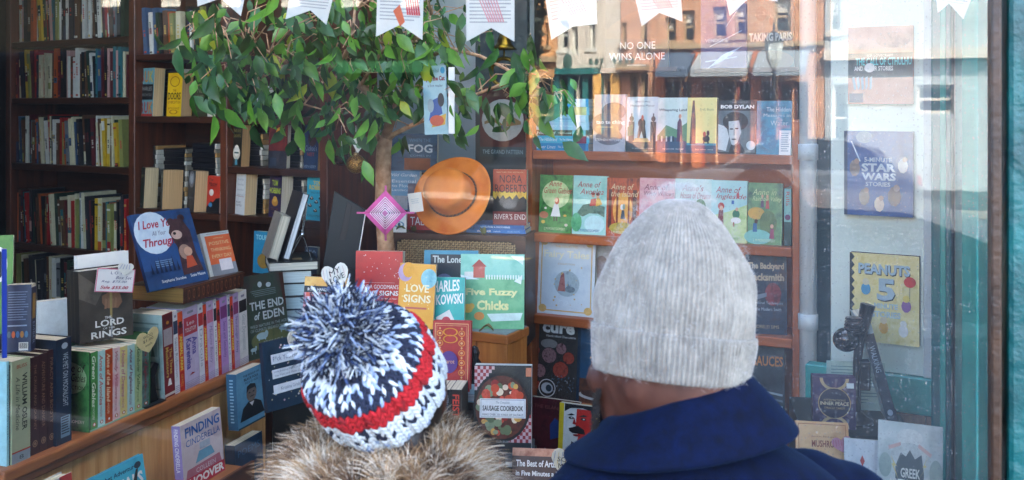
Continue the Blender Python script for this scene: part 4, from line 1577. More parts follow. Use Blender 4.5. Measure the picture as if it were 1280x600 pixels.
def art_love(p):
    p.R(0, 0, 1, 1, PM('#16305a', '#224878', '#101f40', 5))
    p.G([(0, .5), (.25, .58), (.5, .5), (.75, .62), (1, .5), (1, .25), (0, .25)], C('#1f4a80'))
    p.E(.3, .73, .3, .28, PM('#b4c8dc', '#d4e0ea', '#9ab4d0', 5))
    r = C('#b02a48')
    p.T('I Love You', .08, .79, .68, .9, r, st='ib')
    p.T('All Your', .27, .69, .5, .75, C('#5a5a7a'), st='i')
    p.T('Through', .1, .52, .62, .66, r, st='ib')
    br = PM('#3a2228', '#4a2c30', '#2c181e', 20)
    p.G([(.6, .12), (.62, .5), (.54, .7), (.6, .82), (.7, .88), (.82, .84), (.9, .7), (.9, .4), (.95, .14)], br)
    p.E(.62, .84, .06, .05, br)
    p.E(.8, .88, .06, .045, br)
    p.E(.66, .66, .09, .06, C('#c9a898'))
    p.E(.63, .68, .025, .02, INKK)
    p.E(.72, .42, .1, .1, C('#9a7a6a'))
    p.G([(.68, .2), (.86, .22), (.82, .36), (.72, .36)], C('#b84a2a'))
    p.E(.77, .42, .07, .06, C('#c89a80'))
    p.lines(.2, .26, .5, .36, 4, C('#7a98b8'), .4)
    p.T('Stephanie Stansbie', .22, .06, .62, .11, WHITE)
    p.T('Suzie Mason', .7, .08, .95, .12, WHITE)
    for i in range(7):
        p.G([(.1 + i * .07, .2), (.14 + i * .07, .2), (.12 + i * .07, .34 + .04 * (i % 3))], C('#0f2244'))


book(FI, 187, 262, 266, 361, art_love, 'picture book with a moon and brown bear titled I Love You All Your Through', t=.012, off=.0, tilt=-22, z=zi, roll=-1, cover='#16305a', hard=True)


def art_pos(p):
    p.R(0, 0, 1, 1, C('#c9ccca'))
    p.R(.12, .0, 1, .28, C('#8a8c92'))
    p.R(.12, .26, 1, .92, PM('#d8562a', '#e06a3c', '#cc4a22', 6))
    p.T('NORMAN VINCENT PEALE', .2, .95, .9, .975, C('#3a3a3a'))
    y = C('#e8c890')
    for s, v in (('POSITIVE', .7), ('THINKING', .55), ('EVERY DAY', .4)):
        p.T(s, .22, v, .92, v + .08, y)
    p.T('collected', .4, .84, .75, .87, y)
    p.R(.42, .1, .86, .36, C('#e8dcdc'))


FJ = Fr(272, 3.04, -58)
book(FJ, 263, 298, 291, 347, art_pos, 'orange paperback titled POSITIVE THINKING EVERY DAY with a white sticker', t=.014, off=.03, tilt=-20, z=zi, cover='#c9ccca')


def art_eden(p):
    p.R(0, 0, 1, 1, PM('#22302e', '#3c4a3c', '#4a3c3a', 9))
    p.E(.6, .2, .5, .14, PM('#4a5a3a', '#6a6a42', '#3a4a34', 14))
    p.G([(.9, .98), (1, .98), (1, .55), (.94, .6)], C('#4a2a20'))
    for i in range(4):
        p.R(.28 - .03 * i, .74 + i * .022, .78, .747 + i * .022, C('#7a8a8a'))
    t = C('#c8d0d0')
    p.E(.42, .88, .05, .035, t)
    p.E(.62, .86, .06, .03, t)
    p.T('THE END', .14, .58, .94, .68, t, st='b')
    p.T('of', .22, .46, .36, .55, t, st='ib')
    p.T('EDEN', .42, .45, .92, .55, t, st='b')
    p.T('WILD NATURE IN THE AGE', .1, .37, .96, .405, C('#a0acac'))
    p.T('OF CLIMATE BREAKDOWN', .1, .32, .92, .355, C('#a0acac'))
    for u, v, q in ((.35, .26, .13), (.86, .3, .1), (.12, .12, .07), (.42, .06, .06), (.68, .08, .06), (.88, .1, .07)):
        p.E(u, v, q, q * .32, C('#9ab0b4'))
        p.R(u - q * .7, v - .05, u - q * .5, v, C('#9ab0b4'))
        p.R(u + q * .4, v - .05, u + q * .6, v, C('#9ab0b4'))
        p.E(u + q * .8, v + .025, q * .3, q * .25, C('#9ab0b4'))
    p.T('ADAM WELZ', .34, .155, .8, .195, C('#a8b4b4'))


FE = Fr(335, 3.3, -56)
book(FE, 311, 364, 344, 434, art_eden, 'dark green book titled THE END of EDEN at the end of the ledge', t=.03, off=0, tilt=-9, z=ZK, cover='#22302e', hard=True)

# books before the panel
FP = Fr(360, 3.02, -52)


def art_fyou(p):
    p.R(0, 0, 1, 1, PM('#15283a', '#1c3448', '#12202e', 6))
    p.spk(46, [C('#c8c4c0'), C('#c8a0a8'), C('#a8a080')], .018, (.08, .03, .96, .97), 6)
    for v0, v1 in ((.66, .8), (.45, .58), (.23, .36)):
        p.R(.16, v0, .9, v1, C('#d4d8e0'))
    p.T('F*ck You Haiku', .2, .7, .86, .77, C('#5a6a8a'))
    p.T('Little Breakup Poems to Help', .2, .525, .86, .56, C('#7a869a'))
    p.T('You Vent and Move On', .2, .475, .8, .51, C('#7a869a'))
    p.T('Kristina Grish', .32, .27, .74, .32, C('#6a7890'))


zf = FP.z(362, 508)
book(FP, 335, 391, 424, 508, art_fyou, 'small navy book with three white label strips below the ledge end', t=.016, off=0, tilt=-8, z=zf, cover='#15283a', hard=True)


def art_souls(p):
    p.R(0, 0, 1, 1, PM('#4a88ac', '#6aa4c4', '#3c7898', 5))
    d = C('#14242e')
    p.T('THE SOULS OF', .25, .88, .85, .92, d, st='b')
    p.T('BLACK FOLK', .28, .81, .82, .86, d, st='b')
    p.T('W.E.B. DU BOIS', .3, .75, .8, .79, d)
    p.G([(.08, .12), (.2, .34), (.4, .42), (.66, .42), (.88, .34), (1, .12)], C('#182028'))
    p.G([(.44, .4), (.54, .32), (.62, .4)], WHITE)
    p.E(.53, .55, .19, .14, C('#7a6e66', .5, .3, 30))
    p.G([(.34, .58), (.36, .7), (.5, .735), (.68, .7), (.72, .58), (.66, .64), (.44, .64)], d)
    p.G([(.44, .49), (.5, .51), (.6, .51), (.66, .49), (.56, .495)], d)
    for u in (.45, .6):
        p.E(u, .575, .04, .012, d)
    p.R(0, .0, 1, .03, C('#2a4a5a'))


zs = FK.z(310, 531, -.05)
book(FK, 298, 331, 461, 531, art_souls, 'blue book with a portrait of a man in a collar on the pine panel', t=.035, off=-.055, tilt=-3, z=zs, cover='#3c7898',
     spine=lambda p: (p.R(0, 0, 1, 1, C('#2a5a78')), p.lines(.3, .1, .7, .9, 14, C('#8ab0c4'))))
book(FK, 297, 331, 548, 628, art_plain(PM('#12304a', '#1a4060', '#0e2438', 6), ['POEMS'], C('#3a6a90')), 'deep blue book standing below the blue portrait book', t=.035, off=-.09, tilt=-3, cover='#12304a')


def art_cind(p):
    p.R(0, 0, 1, 1, PM('#c4b4b8', '#d4c4c6', '#b89aa4', 5))
    p.G([(0, 0), (.1, .3), (.9, .32), (1, 0)], PM('#a85a6a', '#b87080', '#94404c', 5))
    p.G([(.3, .34), (.78, .36), (.7, .5), (.4, .5)], C('#6aa0b8'))
    p.R(.42, .52, .68, .62, C('#a4b0c0'))
    b = C('#2a62a8')
    p.T('FINDING', .1, .78, .95, .93, b, st='b')
    p.T('CINDERELLA', .1, .64, .95, .74, b)
    p.T('COLLEEN', .3, .2, .78, .27, C('#e0d0d4'))
    p.R(0, 0, 1, .18, C('#b8203c'))
    p.T('HOOVER', .12, .03, .98, .16, WHITE, st='B')


FCi = FK
zc = FK.z(254, 603, -.1)
book(FK, 231, 281, 521, 603, art_cind, 'mauve paperback with blue capitals and a red foot before the pine panel', t=.028, off=-.10, tilt=-5, z=zc, cover='#c4b4b8',
     spine=lambda p: (p.R(0, 0, 1, 1, C('#8a7ab0')), p.T('FINDING CINDERELLA', .25, .3, .7, .95, WHITE, rot=1), p.R(0, 0, 1, .2, C('#b8203c'))))
m = MB()
xa, xb = k(222, -.1), k(292, -.1)
m.box((xa, -.16, zc - .06), (xb, -.03, zc - .001), W_PINEX)
m.box((xa, -.172, zc - .06), (xb, -.1605, zc + .02), WOOD('#3a1c0e', '#5a3018', 'x'))
tag(m.build('book_stand', M=FK.M(), bevel=.002), 'dark wooden stand with a lip holding the mauve paperback', 'stand')


def art_animals(p):
    p.R(0, 0, 1, 1, PM('#2aa0c0', '#4ab8d0', '#1f90b4', 5))
    p.T('Alphabet Adventure', .1, .86, .86, .93, C('#14405a'), st='b')
    p.T('ANIMALS', .12, .66, .95, .82, WHITE, st='B')
    p.E(.88, .9, .06, .04, C('#1a2a3a'))
    p.G([(.7, .62), (.8, .62), (.88, .86), (.84, .86)], INKK)
    p.E(.5, .35, .3, .2, C('#e8d8a8'))


zan = FK.z(158, 690, -.22)
book(FK, 121, 193, 586, 690, art_animals, 'turquoise children\'s book lettered Alphabet Adventure ANIMALS at the bottom', t=.012, off=-.22, tilt=-10, z=zan, cover='#2aa0c0', hard=True)
book(FK, 66, 97, 598, 690, lambda p: (p.R(0, 0, 1, 1, C('#d8d4cc')), p.R(.5, 0, 1, 1, RED)), 'white and red book whose top corner shows below the ledge', t=.03, off=-.16, tilt=-6, cover='#d8d4cc', hard=True)

# pile of books with pages out, and easel books on it
FS = Fr(368, 3.5, -14)
cols = ['#15202c', '#101820', '#1c3a58', '#122a48', '#142030', '#1a1c20', '#12161c', '#0f1216']
pg_ = ['#9ab8d0', '#a4c0d4', '#b4ccd8', '#c4d8dc', '#c0d4d8', '#cbdcdc', '#d4dcd8', '#dcdcd0']
x0, x1 = FS.hit(352)[0], FS.hit(391)[0]
z0 = FS.z(370, 452)
ztp = FS.z(370, 338)
n = 7
th = (ztp - z0) / n
m = MB()
m.box((x0 - .03, -.03, .3), (x1 + .06, .24, z0 - .001), C('#16130f'))
tag(m.build('display_step', M=FS.M()), 'dark step beneath the tall pile of page-out books', 'display step')
for i in range(n):
    flat(FS.M((x0 + x1) / 2 + .003 * ((i * 7) % 3 - 1), .0 + .004 * (i % 2), z0 + i * th, -2 + (i * 5) % 4), x1 - x0, .2, th - .0008, '%s book of the tall pale-edged pile behind the dark green book' % ('lowest' if i == 0 else ORD[n - 1 - i] + ' from the top'), cols[i], pg_[i], None, False, group='tall pile of books with pale page edges')
x0b, x1b = FS.hit(336)[0], FS.hit(398)[0]
flat(FS.M((x0b + x1b) / 2, -.01, ztp, 3), x1b - x0b, .23, .032, 'wide black-covered book topping the pile under the wire easel', '#0f1418', '#d8d2c0', None, False, top=lambda p: (p.R(.5, .2, .7, .4, C('#c0a070')), p.R(.3, .1, .45, .2, C('#3a3a40'))))
ze = ztp + .0325


def edge_book(M, t, h, d, label, cover, pages):
    r = thing('hardback_book', label, 'book', M)
    m = MB()
    m.box((-t / 2, 0, 0), (-t / 2 + .003, d, h), C(cover[0], .4))
    m.box((t / 2 - .003, 0, 0), (t / 2, d, h), C(cover[1], .4))
    m.box((-t / 2 + .003, d - .003, 0), (t / 2 - .003, d, h), C(cover[0], .4))
    m.build('cover', r)
    m = MB()
    m.box((-t / 2 + .0032, .004, .003), (t / 2 - .0032, d - .0035, h - .003), PAGES(pages, 'x'))
    m.build('pages', r)


xe = FS.hit(345)[0]
edge_book(FS.M(FS.hit(341)[0], .03, ze + .004, 8, 0, 17), .036, .16, .15, 'thick book with worn cream page edges leaning on the easel', ('#8a8478', '#a8a294'), '#cfc6b0')
edge_book(FS.M(FS.hit(358)[0], .02, ze + .004, 10, 0, 17), .026, .24, .17, 'tall white-edged book leaning back on the wire easel', ('#1a1c20', '#14161a'), '#dfe2e4')
easel = thing('wire_easel', 'small chromed wire easel standing on the pile of books', 'easel', FS.M(FS.hit(372)[0], .06, ze))
m = MB()
CH = C('#b8bcc0', .2, .05, metal=1.0)
for yy in (-.03, .04):
    m.tube([(.05, yy, .002), (.018, yy, .09), (.035, yy, .2)], .0022, CH, 6)
    m.tube([(.018, yy, .09), (-.03, yy, .004), (-.045, yy, .006)], .0022, CH, 6)
m.build('wire', easel)
m = MB()
m.tube([(.018, -.03, .09), (.018, .04, .09)], .0025, CH, 6)
m.ell((.018, -.03, .09), (.009, .009, .009), CH)
m.ell((.018, .04, .09), (.009, .009, .009), CH)
m.build('hinge', easel, smooth=True)


# ================================================================== CENTRE
def art_pinkguide(p):
    p.R(0, 0, 1, 1, PM('#c87888', '#d89aa4', '#b86878', 6))
    p.R(0, .62, 1, 1, PM('#d89a3a', '#e8b860', '#8a4a2a', 8))
    p.G([(0, .7), (.3, .76), (.6, .72), (1, .8), (1, .6), (0, .6)], C('#6a2a24'))
    p.R(0, .62, 1, .76, C('#171c24'))
    p.T('FODOR', .08, .64, .3, .7, WHITE, st='b')
    p.T('travel handbook', .32, .65, .75, .69, WHITE)
    p.T('NEW MEXICO', .5, .72, .8, .75, C('#d8a03a'))
    p.ring(.16, .44, .1, .06, .15, INKK)


def art_pink2(p):
    p.R(0, 0, 1, 1, PM('#c87888', '#d89aa4', '#b86878', 6))
    p.R(0, .8, 1, 1, PM('#d89a3a', '#e8b860', '#8a4a2a', 8))
    p.R(0, .76, 1, .86, C('#171c24'))
    p.T('ROAD HANDBOOK', .08, .785, .7, .83, WHITE)
    p.T('JOURNEY', .5, .845, .8, .86, C('#d8a03a'))
    p.R(.05, .7, .95, .76, PM('#a83028', '#c8503a', '#8a2420', 20))
    p.ring(.16, .56, .1, .06, .18, INKK)


FG = Fr(405, 3.15, -6)
book(FG, 376, 432, 348, 428, art_pink2, 'pink paperback with a black band and orange sunset behind the pompom', t=.02, tilt=-7, roll=3, cover='#171c24')


def stripes(p, cols_=('#c8a0a8', '#a8b0c0')):
    for i in range(7):
        p.G([(.06 + i * .13, .45), (.075 + i * .13, .45), (.12 + i * .12, .88), (.105 + i * .12, .88)], C(cols_[i % 2]))


card(FG, 403, 437, 330, 364, -.03, 'white striped paper heart lettered MY LOVE above the pompom', lambda p: (stripes(p), p.T('MY', .3, .58, .72, .78, INKK, tilt=.1), p.T('LOVE', .26, .32, .82, .52, INKK, tilt=.12)), pts=HEART, name='paper_heart', roll=-14, cat='paper heart')
card(FP, 358, 386, 414, 441, -.02, 'cream paper heart lettered XO beside the pompom', lambda p: (stripes(p), p.T('XO', .3, .45, .72, .68, INKK)), pts=HEART, name='paper_heart', roll=14, cat='paper heart', mat=C('#e0d8c4', .6))

FC = Fr(500, 3.35, 6)


def art_lred(p):
    p.R(0, 0, 1, 1, PM('#b01818', '#c42420', '#a01414', 5))
    p.spk(26, [WHITE], .008, (.06, .62, .95, .96), 9)
    p.R(.16, .55, .84, .555, C('#e0a8a0'))
    p.T('LINDA GOODMAN\'S', .12, .465, .92, .525, WHITE)
    p.T('LOVE SIGNS', .12, .37, .92, .44, WHITE, st='b')
    p.T('A New Approach to the Human Heart', .14, .31, .9, .34, C('#e8c8c0'))


def art_lyel(p):
    p.R(0, 0, 1, 1, PM('#dc9420', '#e4a430', '#d08618', 5))
    p.E(.16, .86, .2, .14, C('#b498b8'))
    p.E(.24, .9, .16, .12, C('#dc9c28'))
    p.E(.82, .78, .22, .15, PM('#6ab0c0', '#8cc8d0', '#5aa0b4', 14))
    p.spk(18, [C('#f0d890')], .014, (.1, .3, .9, .95), 4)
    p.T('LOVE', .2, .56, .84, .68, C('#f2e2b8'), st='b')
    p.T('SIGNS', .14, .4, .9, .52, C('#f2e2b8'), st='b')
    p.R(.2, .3, .8, .33, C('#b85a4a'))


def art_lonely(p):
    p.R(0, 0, 1, 1, C('#3f8aa4'))
    p.R(.12, .0, .95, .94, PM('#10161e', '#1c2830', '#0c1016', 8))
    p.T('The Lonely S', .16, .78, .9, .92, C('#c4ccc8'), st='b')
    p.T('2', .16, .6, .24, .7, C('#c4ccc8'))
    p.E(.38, .45, .2, .2, C('#5a5a78'))
    p.E(.38, .42, .12, .14, C('#2a2c3a'))
    p.G([(.55, .3), (.9, .45), (.9, .65), (.7, .6)], C('#4a6a74'))


def art_chas(p):
    p.R(0, 0, 1, 1, PM('#149c98', '#22aca6', '#108e8c', 5))
    p.T('CHARLES', .0, .72, .86, .92, WHITE, st='b', tilt=.05)
    p.T('BUKOWSKI', .0, .5, .96, .68, WHITE, st='b', tilt=.05)
    p.G([(.24, .3), (.6, .44), (.86, .1), (.4, .02)], C('#dcdad4'))
    p.E(.52, .24, .12, .08, C('#b83a4a'))


def art_chicks(p):
    p.R(0, 0, 1, 1, PM('#6cb8a8', '#92ccba', '#58a890', 4))
    p.G([(0, .64), (.5, .7), (1, .66), (1, 0), (0, 0)], PM('#4a9a6a', '#74b484', '#3a8a60', 6))
    p.R(.2, .68, .38, .84, C('#b85a4a'))
    p.G([(.17, .83), (.29, .93), (.41, .83)], C('#a84a40'))
    p.R(.06, .68, .2, .76, C('#d8d4cc'))
    for i in range(14):
        p.R(.4 + i * .042, .66, .42 + i * .042, .72, C('#dce4dc'))
    y = C('#d8d89a')
    p.T('Five Fuzzy', .08, .42, .9, .54, y, st='B')
    p.T('Chicks', .26, .25, .76, .38, y, st='B')
    p.E(.12, .27, .08, .06, C('#d8a84a'))
    p.E(.18, .3, .045, .04, C('#d8a84a'))
    p.E(.3, .17, .08, .055, C('#c8823a'))
    p.G([(.42, .2), (.98, .22), (.94, .12), (.5, .1)], C('#c8dcd4'))
    p.G([(.0, .72), (.3, .66), (.02, .66)], C('#e4ecec', .15))
    p.G([(.78, .98), (.98, .86), (.99, .98)], C('#d4e4e2', .15))
    p.G([(.84, .64), (.97, .72), (.95, .6)], C('#e4ecec', .15))


zst = FC.z(470, 402)
m = MB()
xa, xb = FC.hit(432)[0], FC.hit(556)[0]
m.box((xa, -.13, .45), (xb, .2, zst - .001), C('#1a1512', .7))
tag(m.build('display_step', M=FC.M()), 'dark display step holding the red and yellow star-sign books', 'display step')
book(FC, 443, 502, 315, 402, art_lred, 'red paperback sprinkled with white stars behind the pompom', t=.04, off=0, tilt=-5, z=zst, cover='#b01818')
book(FC, 496, 541, 331, 404, art_lyel, 'orange-yellow book titled LOVE SIGNS with a moon in its corner', t=.02, off=-.09, tilt=-6, z=zst, roll=2, cover='#dc9420')
book(FC, 529, 597, 314, 396, art_lonely, 'dark book titled The Lonely with a blue border behind the teal one', t=.02, off=.1, tilt=-5, cover='#3f8aa4', z=zst)
book(FC, 533, 580, 348, 418, art_chas, 'teal book with big white capitals and a pictured letter', t=.02, off=-.04, tilt=-7, cover='#149c98', roll=0, z=zst - .03)
FX = Fr(633, 3.3, 28)
zbx = FX.z(633, 418)
bxo = thing('wooden_box', 'small varnished wooden box with a grey top under the fuzzy chicks book', 'box', FX.M(0, 0, zbx - .17))
m = MB()
for (a, b) in (((-.2, .004, 0), (-.0, .15, (.17) - .035)),):
    m.box(a, b, WOOD('#8a4a1c', '#c07a38', 'z'))
m.box((-.12, -.0, 0), (-.112, .0035, (.17) - .036), WOOD('#6a3614', '#8a4e20', 'z'))
m.build('body', bxo, bevel=.002)
m = MB()
m.box((-.205, -.006, (.17) - .034), (.006, .155, (.17) - .003), WOOD('#8a4a1c', '#b06a30', 'x'))
m.build('rim', bxo, bevel=.003)
m = MB()
m.box((-.2, .0, (.17) - .0028), (.0, .15, (.17)), ROUGHPAINT('#7a8486', '#98a2a2', 8))
m.build('top', bxo)
m = MB()
m.box((-.24, .03, .45), (-.03, .2, zbx - .171), C('#14110f', .7))
tag(m.build('display_step', M=FX.M()), 'dark display step under the small wooden box', 'display step')
FF = Fr(615, 3.38, 4)
book(FF, 575, 655, 319, 410, art_chicks, 'large green picture book titled Five Fuzzy Chicks in shiny wrap', t=.012, off=0, tilt=-6, z=zbx + .001, cover=C('#5aa890', .12), hard=True)

# radio-like cabinet with a cane front
FR_ = Fr(570, 3.78, 12)
xa, za = FR_.xz(484, 293)
xb = FR_.hit(657)[0]
zr = FR_.z(570, 293)
cab = thing('cane_cabinet', 'vintage brown cabinet with a woven cane front under the orange hat', 'cabinet', FR_.M((xa + xb) / 2, 0, zr - .42))
hw = (xb - xa) / 2
W_BR = WOOD('#2a140a', '#4a2814', 'x')


def rrect(x0, z0, x1, z1, r, n=6):
    o = []
    for cx, cz, a in ((x1 - r, z0 + r, -90), (x1 - r, z1 - r, 0), (x0 + r, z1 - r, 90), (x0 + r, z0 + r, 180)):
        for i in range(n + 1):
            g = R_(a + 90 * i / n)
            o.append((cx + r * math.cos(g), cz + r * math.sin(g)))
    return o


m = MB()
inn = rrect(-hw + .034, .05, hw - .034, .4, .03)
out = []
nn = len(inn)
for i, (x, z) in enumerate(inn):
    cx = -hw if x < 0 else hw
    a = i // 7
    corner = [(hw, 0), (hw, .42), (-hw, .42), (-hw, 0)][a]
    q = (i % 7) / 6
    if a == 0:
        out.append((x if q < .5 else hw, 0 if q < .5 else z))
    elif a == 1:
        out.append((hw if q < .5 else x, z if q < .5 else .42))
    elif a == 2:
        out.append((x if q < .5 else -hw, .42 if q < .5 else z))
    else:
        out.append((-hw if q < .5 else x, z if q < .5 else 0))
    if q == .5:
        out[-1] = corner
for i in range(nn):
    j = (i + 1) % nn
    m.face([(out[i][0], 0, out[i][1]), (out[j][0], 0, out[j][1]), (inn[j][0], 0, inn[j][1]), (inn[i][0], 0, inn[i][1])], W_BR)
    m.face([(inn[i][0], 0, inn[i][1]), (inn[j][0], 0, inn[j][1]), (inn[j][0], .02, inn[j][1]), (inn[i][0], .02, inn[i][1])], W_BR)
m.box((-hw, .0205, 0), (hw, .2, .42), W_BR)
for s in (-1, 1):
    m.face([(s * hw, 0, 0), (s * hw, .0205, 0), (s * hw, .0205, .42), (s * hw, 0, .42)], W_BR)
m.face([(-hw, 0, .42), (hw, 0, .42), (hw, .0205, .42), (-hw, .0205, .42)], W_BR)
m.build('case', cab)
cm_, nt, N, L, bb = newmat('woven_cane')
r_ = ramp(nt, [(.3, lin('#7a5a34')), (.7, lin('#c8a878'))])
n_ = noise(nt, 180, 2)
L.new(n_.outputs['Fac'], r_.inputs['Fac'])
L.new(r_.outputs['Color'], bb.inputs['Base Color'])
m = MB()
m.prism(rrect(-hw + .034, .05, hw - .034, .4, .03), .0185, .0203, C('#3a2a1c'))
m.build('backing', cab)
m = MB()
st = .0085
nx = int((2 * hw - .07) / st)
for i in range(nx):
    for j in range(int(.34 / st)):
        x, z = -hw + .036 + i * st, .054 + j * st
        if (x < -hw + .05 or x > hw - .058) and (z > .385 or z < .06):
            continue
        e = .002 if (i + j) % 2 else 0
        if (i + j) % 2:
            m.box((x, .012, z + .001), (x + st * .98, .0155, z + st * .72), cm_)
        else:
            m.box((x + .001, .0122, z), (x + st * .72, .0157, z + st * .98), cm_)
m.build('cane_panel', cab)

# hat
Hc = FR_
hx, kz = FR_.hit(565, -.0)
hz = FR_.z(565, 244)
ax = (FR_.ex * -.16 + FR_.ey * -.90 + UP * .40).normalized()
xx = (FR_.ex - ax * FR_.ex.dot(ax)).normalized()
yy = ax.cross(xx)
Mh = Matrix((xx.to_4d(), yy.to_4d(), ax.to_4d(), (0, 0, 0, 1))).transposed()
o_ = FR_.o + FR_.ex * hx + FR_.ey * .02
Mh.translation = Vector((o_.x, o_.y, hz))
Mh[3][3] = 1
for i in range(3):
    Mh[3][i] = 0
hat = thing('felt_hat', 'orange-tan wide brimmed felt hat with a braided band leaning on the cane cabinet', 'hat', Mh)
fm, nt, N, L, bb = newmat('tan_felt')
n1 = noise(nt, 9, 5)
n2 = noise(nt, 260, 3)
r_ = ramp(nt, [(.3, lin('#cc6016')), (.72, lin('#ee9238'))])
L.new(n1.outputs['Fac'], r_.inputs['Fac'])
L.new(r_.outputs['Color'], bb.inputs['Base Color'])
bb.inputs['Roughness'].default_value = .8
bump(nt, n2.outputs['Fac'], bb, .25, .001)
BR = .158
m = MB()
n = 72
prof = [(.092, .004), (.11, .0), (.13, .001), (.148, .004), (BR, .009), (BR + .002, .006), (BR - .001, .0015), (.148, -.001), (.13, -.004), (.11, -.005), (.09, -.003)]
vs, fs = [], []
for r, z in prof:
    for q in range(n):
        g = 2 * math.pi * q / n
        wz = .012 * math.cos(2 * g) * ((r - .09) / .07) ** 2
        vs.append((r * math.cos(g) * 1.0, r * math.sin(g) * .98, z + wz))
for i in range(len(prof) - 1):
    for q in range(n):
        fs.append((i * n + q, i * n + (q + 1) % n, (i + 1) * n + (q + 1) % n, (i + 1) * n + q))
m.add(vs, fs, fm)
m.build('brim', hat, smooth=True)
m = MB()
m.lathe([(.094, .002), (.095, .02), (.092, .06), (.089, .082), (.083, .092), (.07, .097), (.03, .0985), (.0001, .0985)], fm, 64, sx=1.0, sy=.9)
m.build('crown', hat, smooth=True)
m = MB()
for s in range(3):
    pts = []
    for i in range(121):
        g = 2 * math.pi * i / 120
        ph = 40 * g + s * 2.094
        pts.append(((.097 + .003 * math.cos(ph)) * math.cos(g), (.0875 + .003 * math.cos(ph)) * math.sin(g), .010 + .003 * math.sin(ph)))
    m.tube(pts, .0022, C(['#4a2a14', '#7a4a24', '#2f1a0e'][s], .5), 6)
m.build('braided_band', hat, smooth=True)

card(FR_, 511, 528, 241, 265, -.13, 'small blank white card tucked at the hat\'s left brim', lambda p: p.lines(.2, .4, .8, .7, 3, C('#c4c8c8')), name='note_card', roll=-8)


def art_nora(p):
    p.R(0, 0, 1, 1, PM('#a83014', '#b84418', '#8a1c10', 4))
    p.R(0, .42, 1, .6, PM('#d89a1c', '#e0b82a', '#b8641a', 8))
    p.G([(0, .3), (0, .5), (.08, .46), (.14, .53), (.2, .47), (.3, .54), (.38, .47), (.5, .52), (.58, .46), (.7, .55), (.78, .47), (.9, .52), (1, .46), (1, .3)], C('#160f10'))
    p.R(0, 0, 1, .32, PM('#5a1016', '#7a181c', '#420c10', 6))
    p.R(0, .24, 1, .42, C('#160f10'))
    p.T('NEW YORK TIMES BESTSELLER', .1, .94, .9, .96, C('#d8a878'))
    p.T('NORA', .2, .76, .86, .9, C('#240c0c'))
    p.T('ROBERTS', .06, .58, .98, .73, C('#240c0c'))
    p.T('RIVER\'S END', .05, .1, .98, .2, C('#e0c8c0'))


FV = Fr(630, 3.8, 12)
z1 = zr
zz = z1 + .001
xa, xb = FV.hit(583)[0], FV.hit(657)[0]
flat(FV.M((xa + xb) / 2, -.0, zz), xb - xa, .16, .015, 'blue spine lettered WEATHER lying on the cane cabinet', '#1668a8', '#e0dccc', lambda p: (p.R(0, 0, 1, 1, C('#1668a8')), p.T('WEATHER', .18, .25, .42, .75, WHITE, st='b'), p.T('outlook', .46, .3, .58, .7, C('#b8d0e4')), p.T('MORE FACTS', .7, .3, .9, .65, C('#8ab8d8'))), True, False)
flat(FV.M((xa + xb) / 2 + .012, .0, zz + .0155), (xb - xa) * .86, .155, .016, 'upper blue spine lying on the WEATHER book', '#125a94', '#e0dccc', lambda p: (p.R(0, 0, 1, 1, C('#125a94')), p.T('LITERATURE & DISCOVERIES', .14, .3, .72, .72, C('#c0d4e4'), st='b')), True, False)
book(FV, 616, 658, 212, 284, art_nora, 'red book with a yellow sunset over black trees beside the hat', t=.03, off=.01, tilt=-2, z=zz + .032, cover='#a83014')

# books on the pale wall behind the tree
FT = Fr(505, 4.15, 16)


def art_fog(p):
    p.R(0, 0, 1, 1, PM('#163550', '#24506c', '#0f2438', 6, stretch=(1, 1, 4)))
    p.T('WHEN THE', .4, .78, .86, .87, C('#5a84a0'))
    p.T('FOG', .38, .5, .9, .72, C('#bccad0'), st='b')
    p.T('COMES IN', .42, .4, .86, .45, C('#7a9ab0'))
    p.R(.3, .06, .86, .36, PM('#5a2814', '#7a3a20', '#3a180c', 6))


def art_flow(p):
    p.R(0, 0, 1, 1, PM('#30648c', '#4a80a4', '#285478', 5))
    t = C('#b8ccd8')
    p.T('Wild Garden', .04, .86, .9, .94, t, st='i')
    for i, s in enumerate(('Essential', 'to Flower', 'Landscapes')):
        p.T(s, .14, .7 - i * .12, .88, .78 - i * .12, t)
    p.R(.05, .02, .95, .36, PM('#6a7078', '#8a9098', '#4a5058', 14))


def art_redblue(p):
    p.R(0, 0, 1, 1, PM('#182848', '#24385c', '#101c34', 8))
    p.R(0, 0, 1, .35, C('#b0282a'))
    p.T('TALES', .1, .1, .8, .28, WHITE)


book(FT, 488, 546, 167, 215, art_fog, 'dark blue book lettered FOG on the wall behind the tree', t=.02, off=0, tilt=-3, cover='#163550')
book(FT, 484, 524, 214, 262, art_flow, 'blue garden book beside the hat lettered Essential to Flower Landscapes', t=.02, off=-.12, tilt=-3, cover='#30648c')
book(FR_, 509, 547, 230, 292, art_redblue, 'red and navy book tucked behind the hat\'s left brim', t=.02, off=.10, tilt=-3, cover='#182848', z=zr + .001)
card(FR_, 490, 508, 268, 291, .02, 'white card with a blue eye drawn on it standing on the cabinet', lambda p: (p.E(.5, .45, .36, .18, C('#7a9ab0')), p.E(.5, .45, .24, .12, WHITE), p.E(.5, .45, .1, .1, C('#3a5a78'))), name='eye_card', mat=WHITE)
for i, (a, b, y, off, lb) in enumerate(((486, 548, 215, 0, 'thin brown wall ledge under the FOG book'), (482, 527, 262, -.12, 'thin brown wall ledge under the blue garden book'))):
    q0, q1 = FT.hit(a, off)[0], FT.hit(b, off)[0]
    zq = FT.z((a + b) / 2, y, off)
    m = MB()
    m.box((q0, off - .006, zq - .01), (q1, .42, zq - .0005), W_BR)
    tag(m.build('wall_ledge', M=FT.M()), lb, 'shelf')


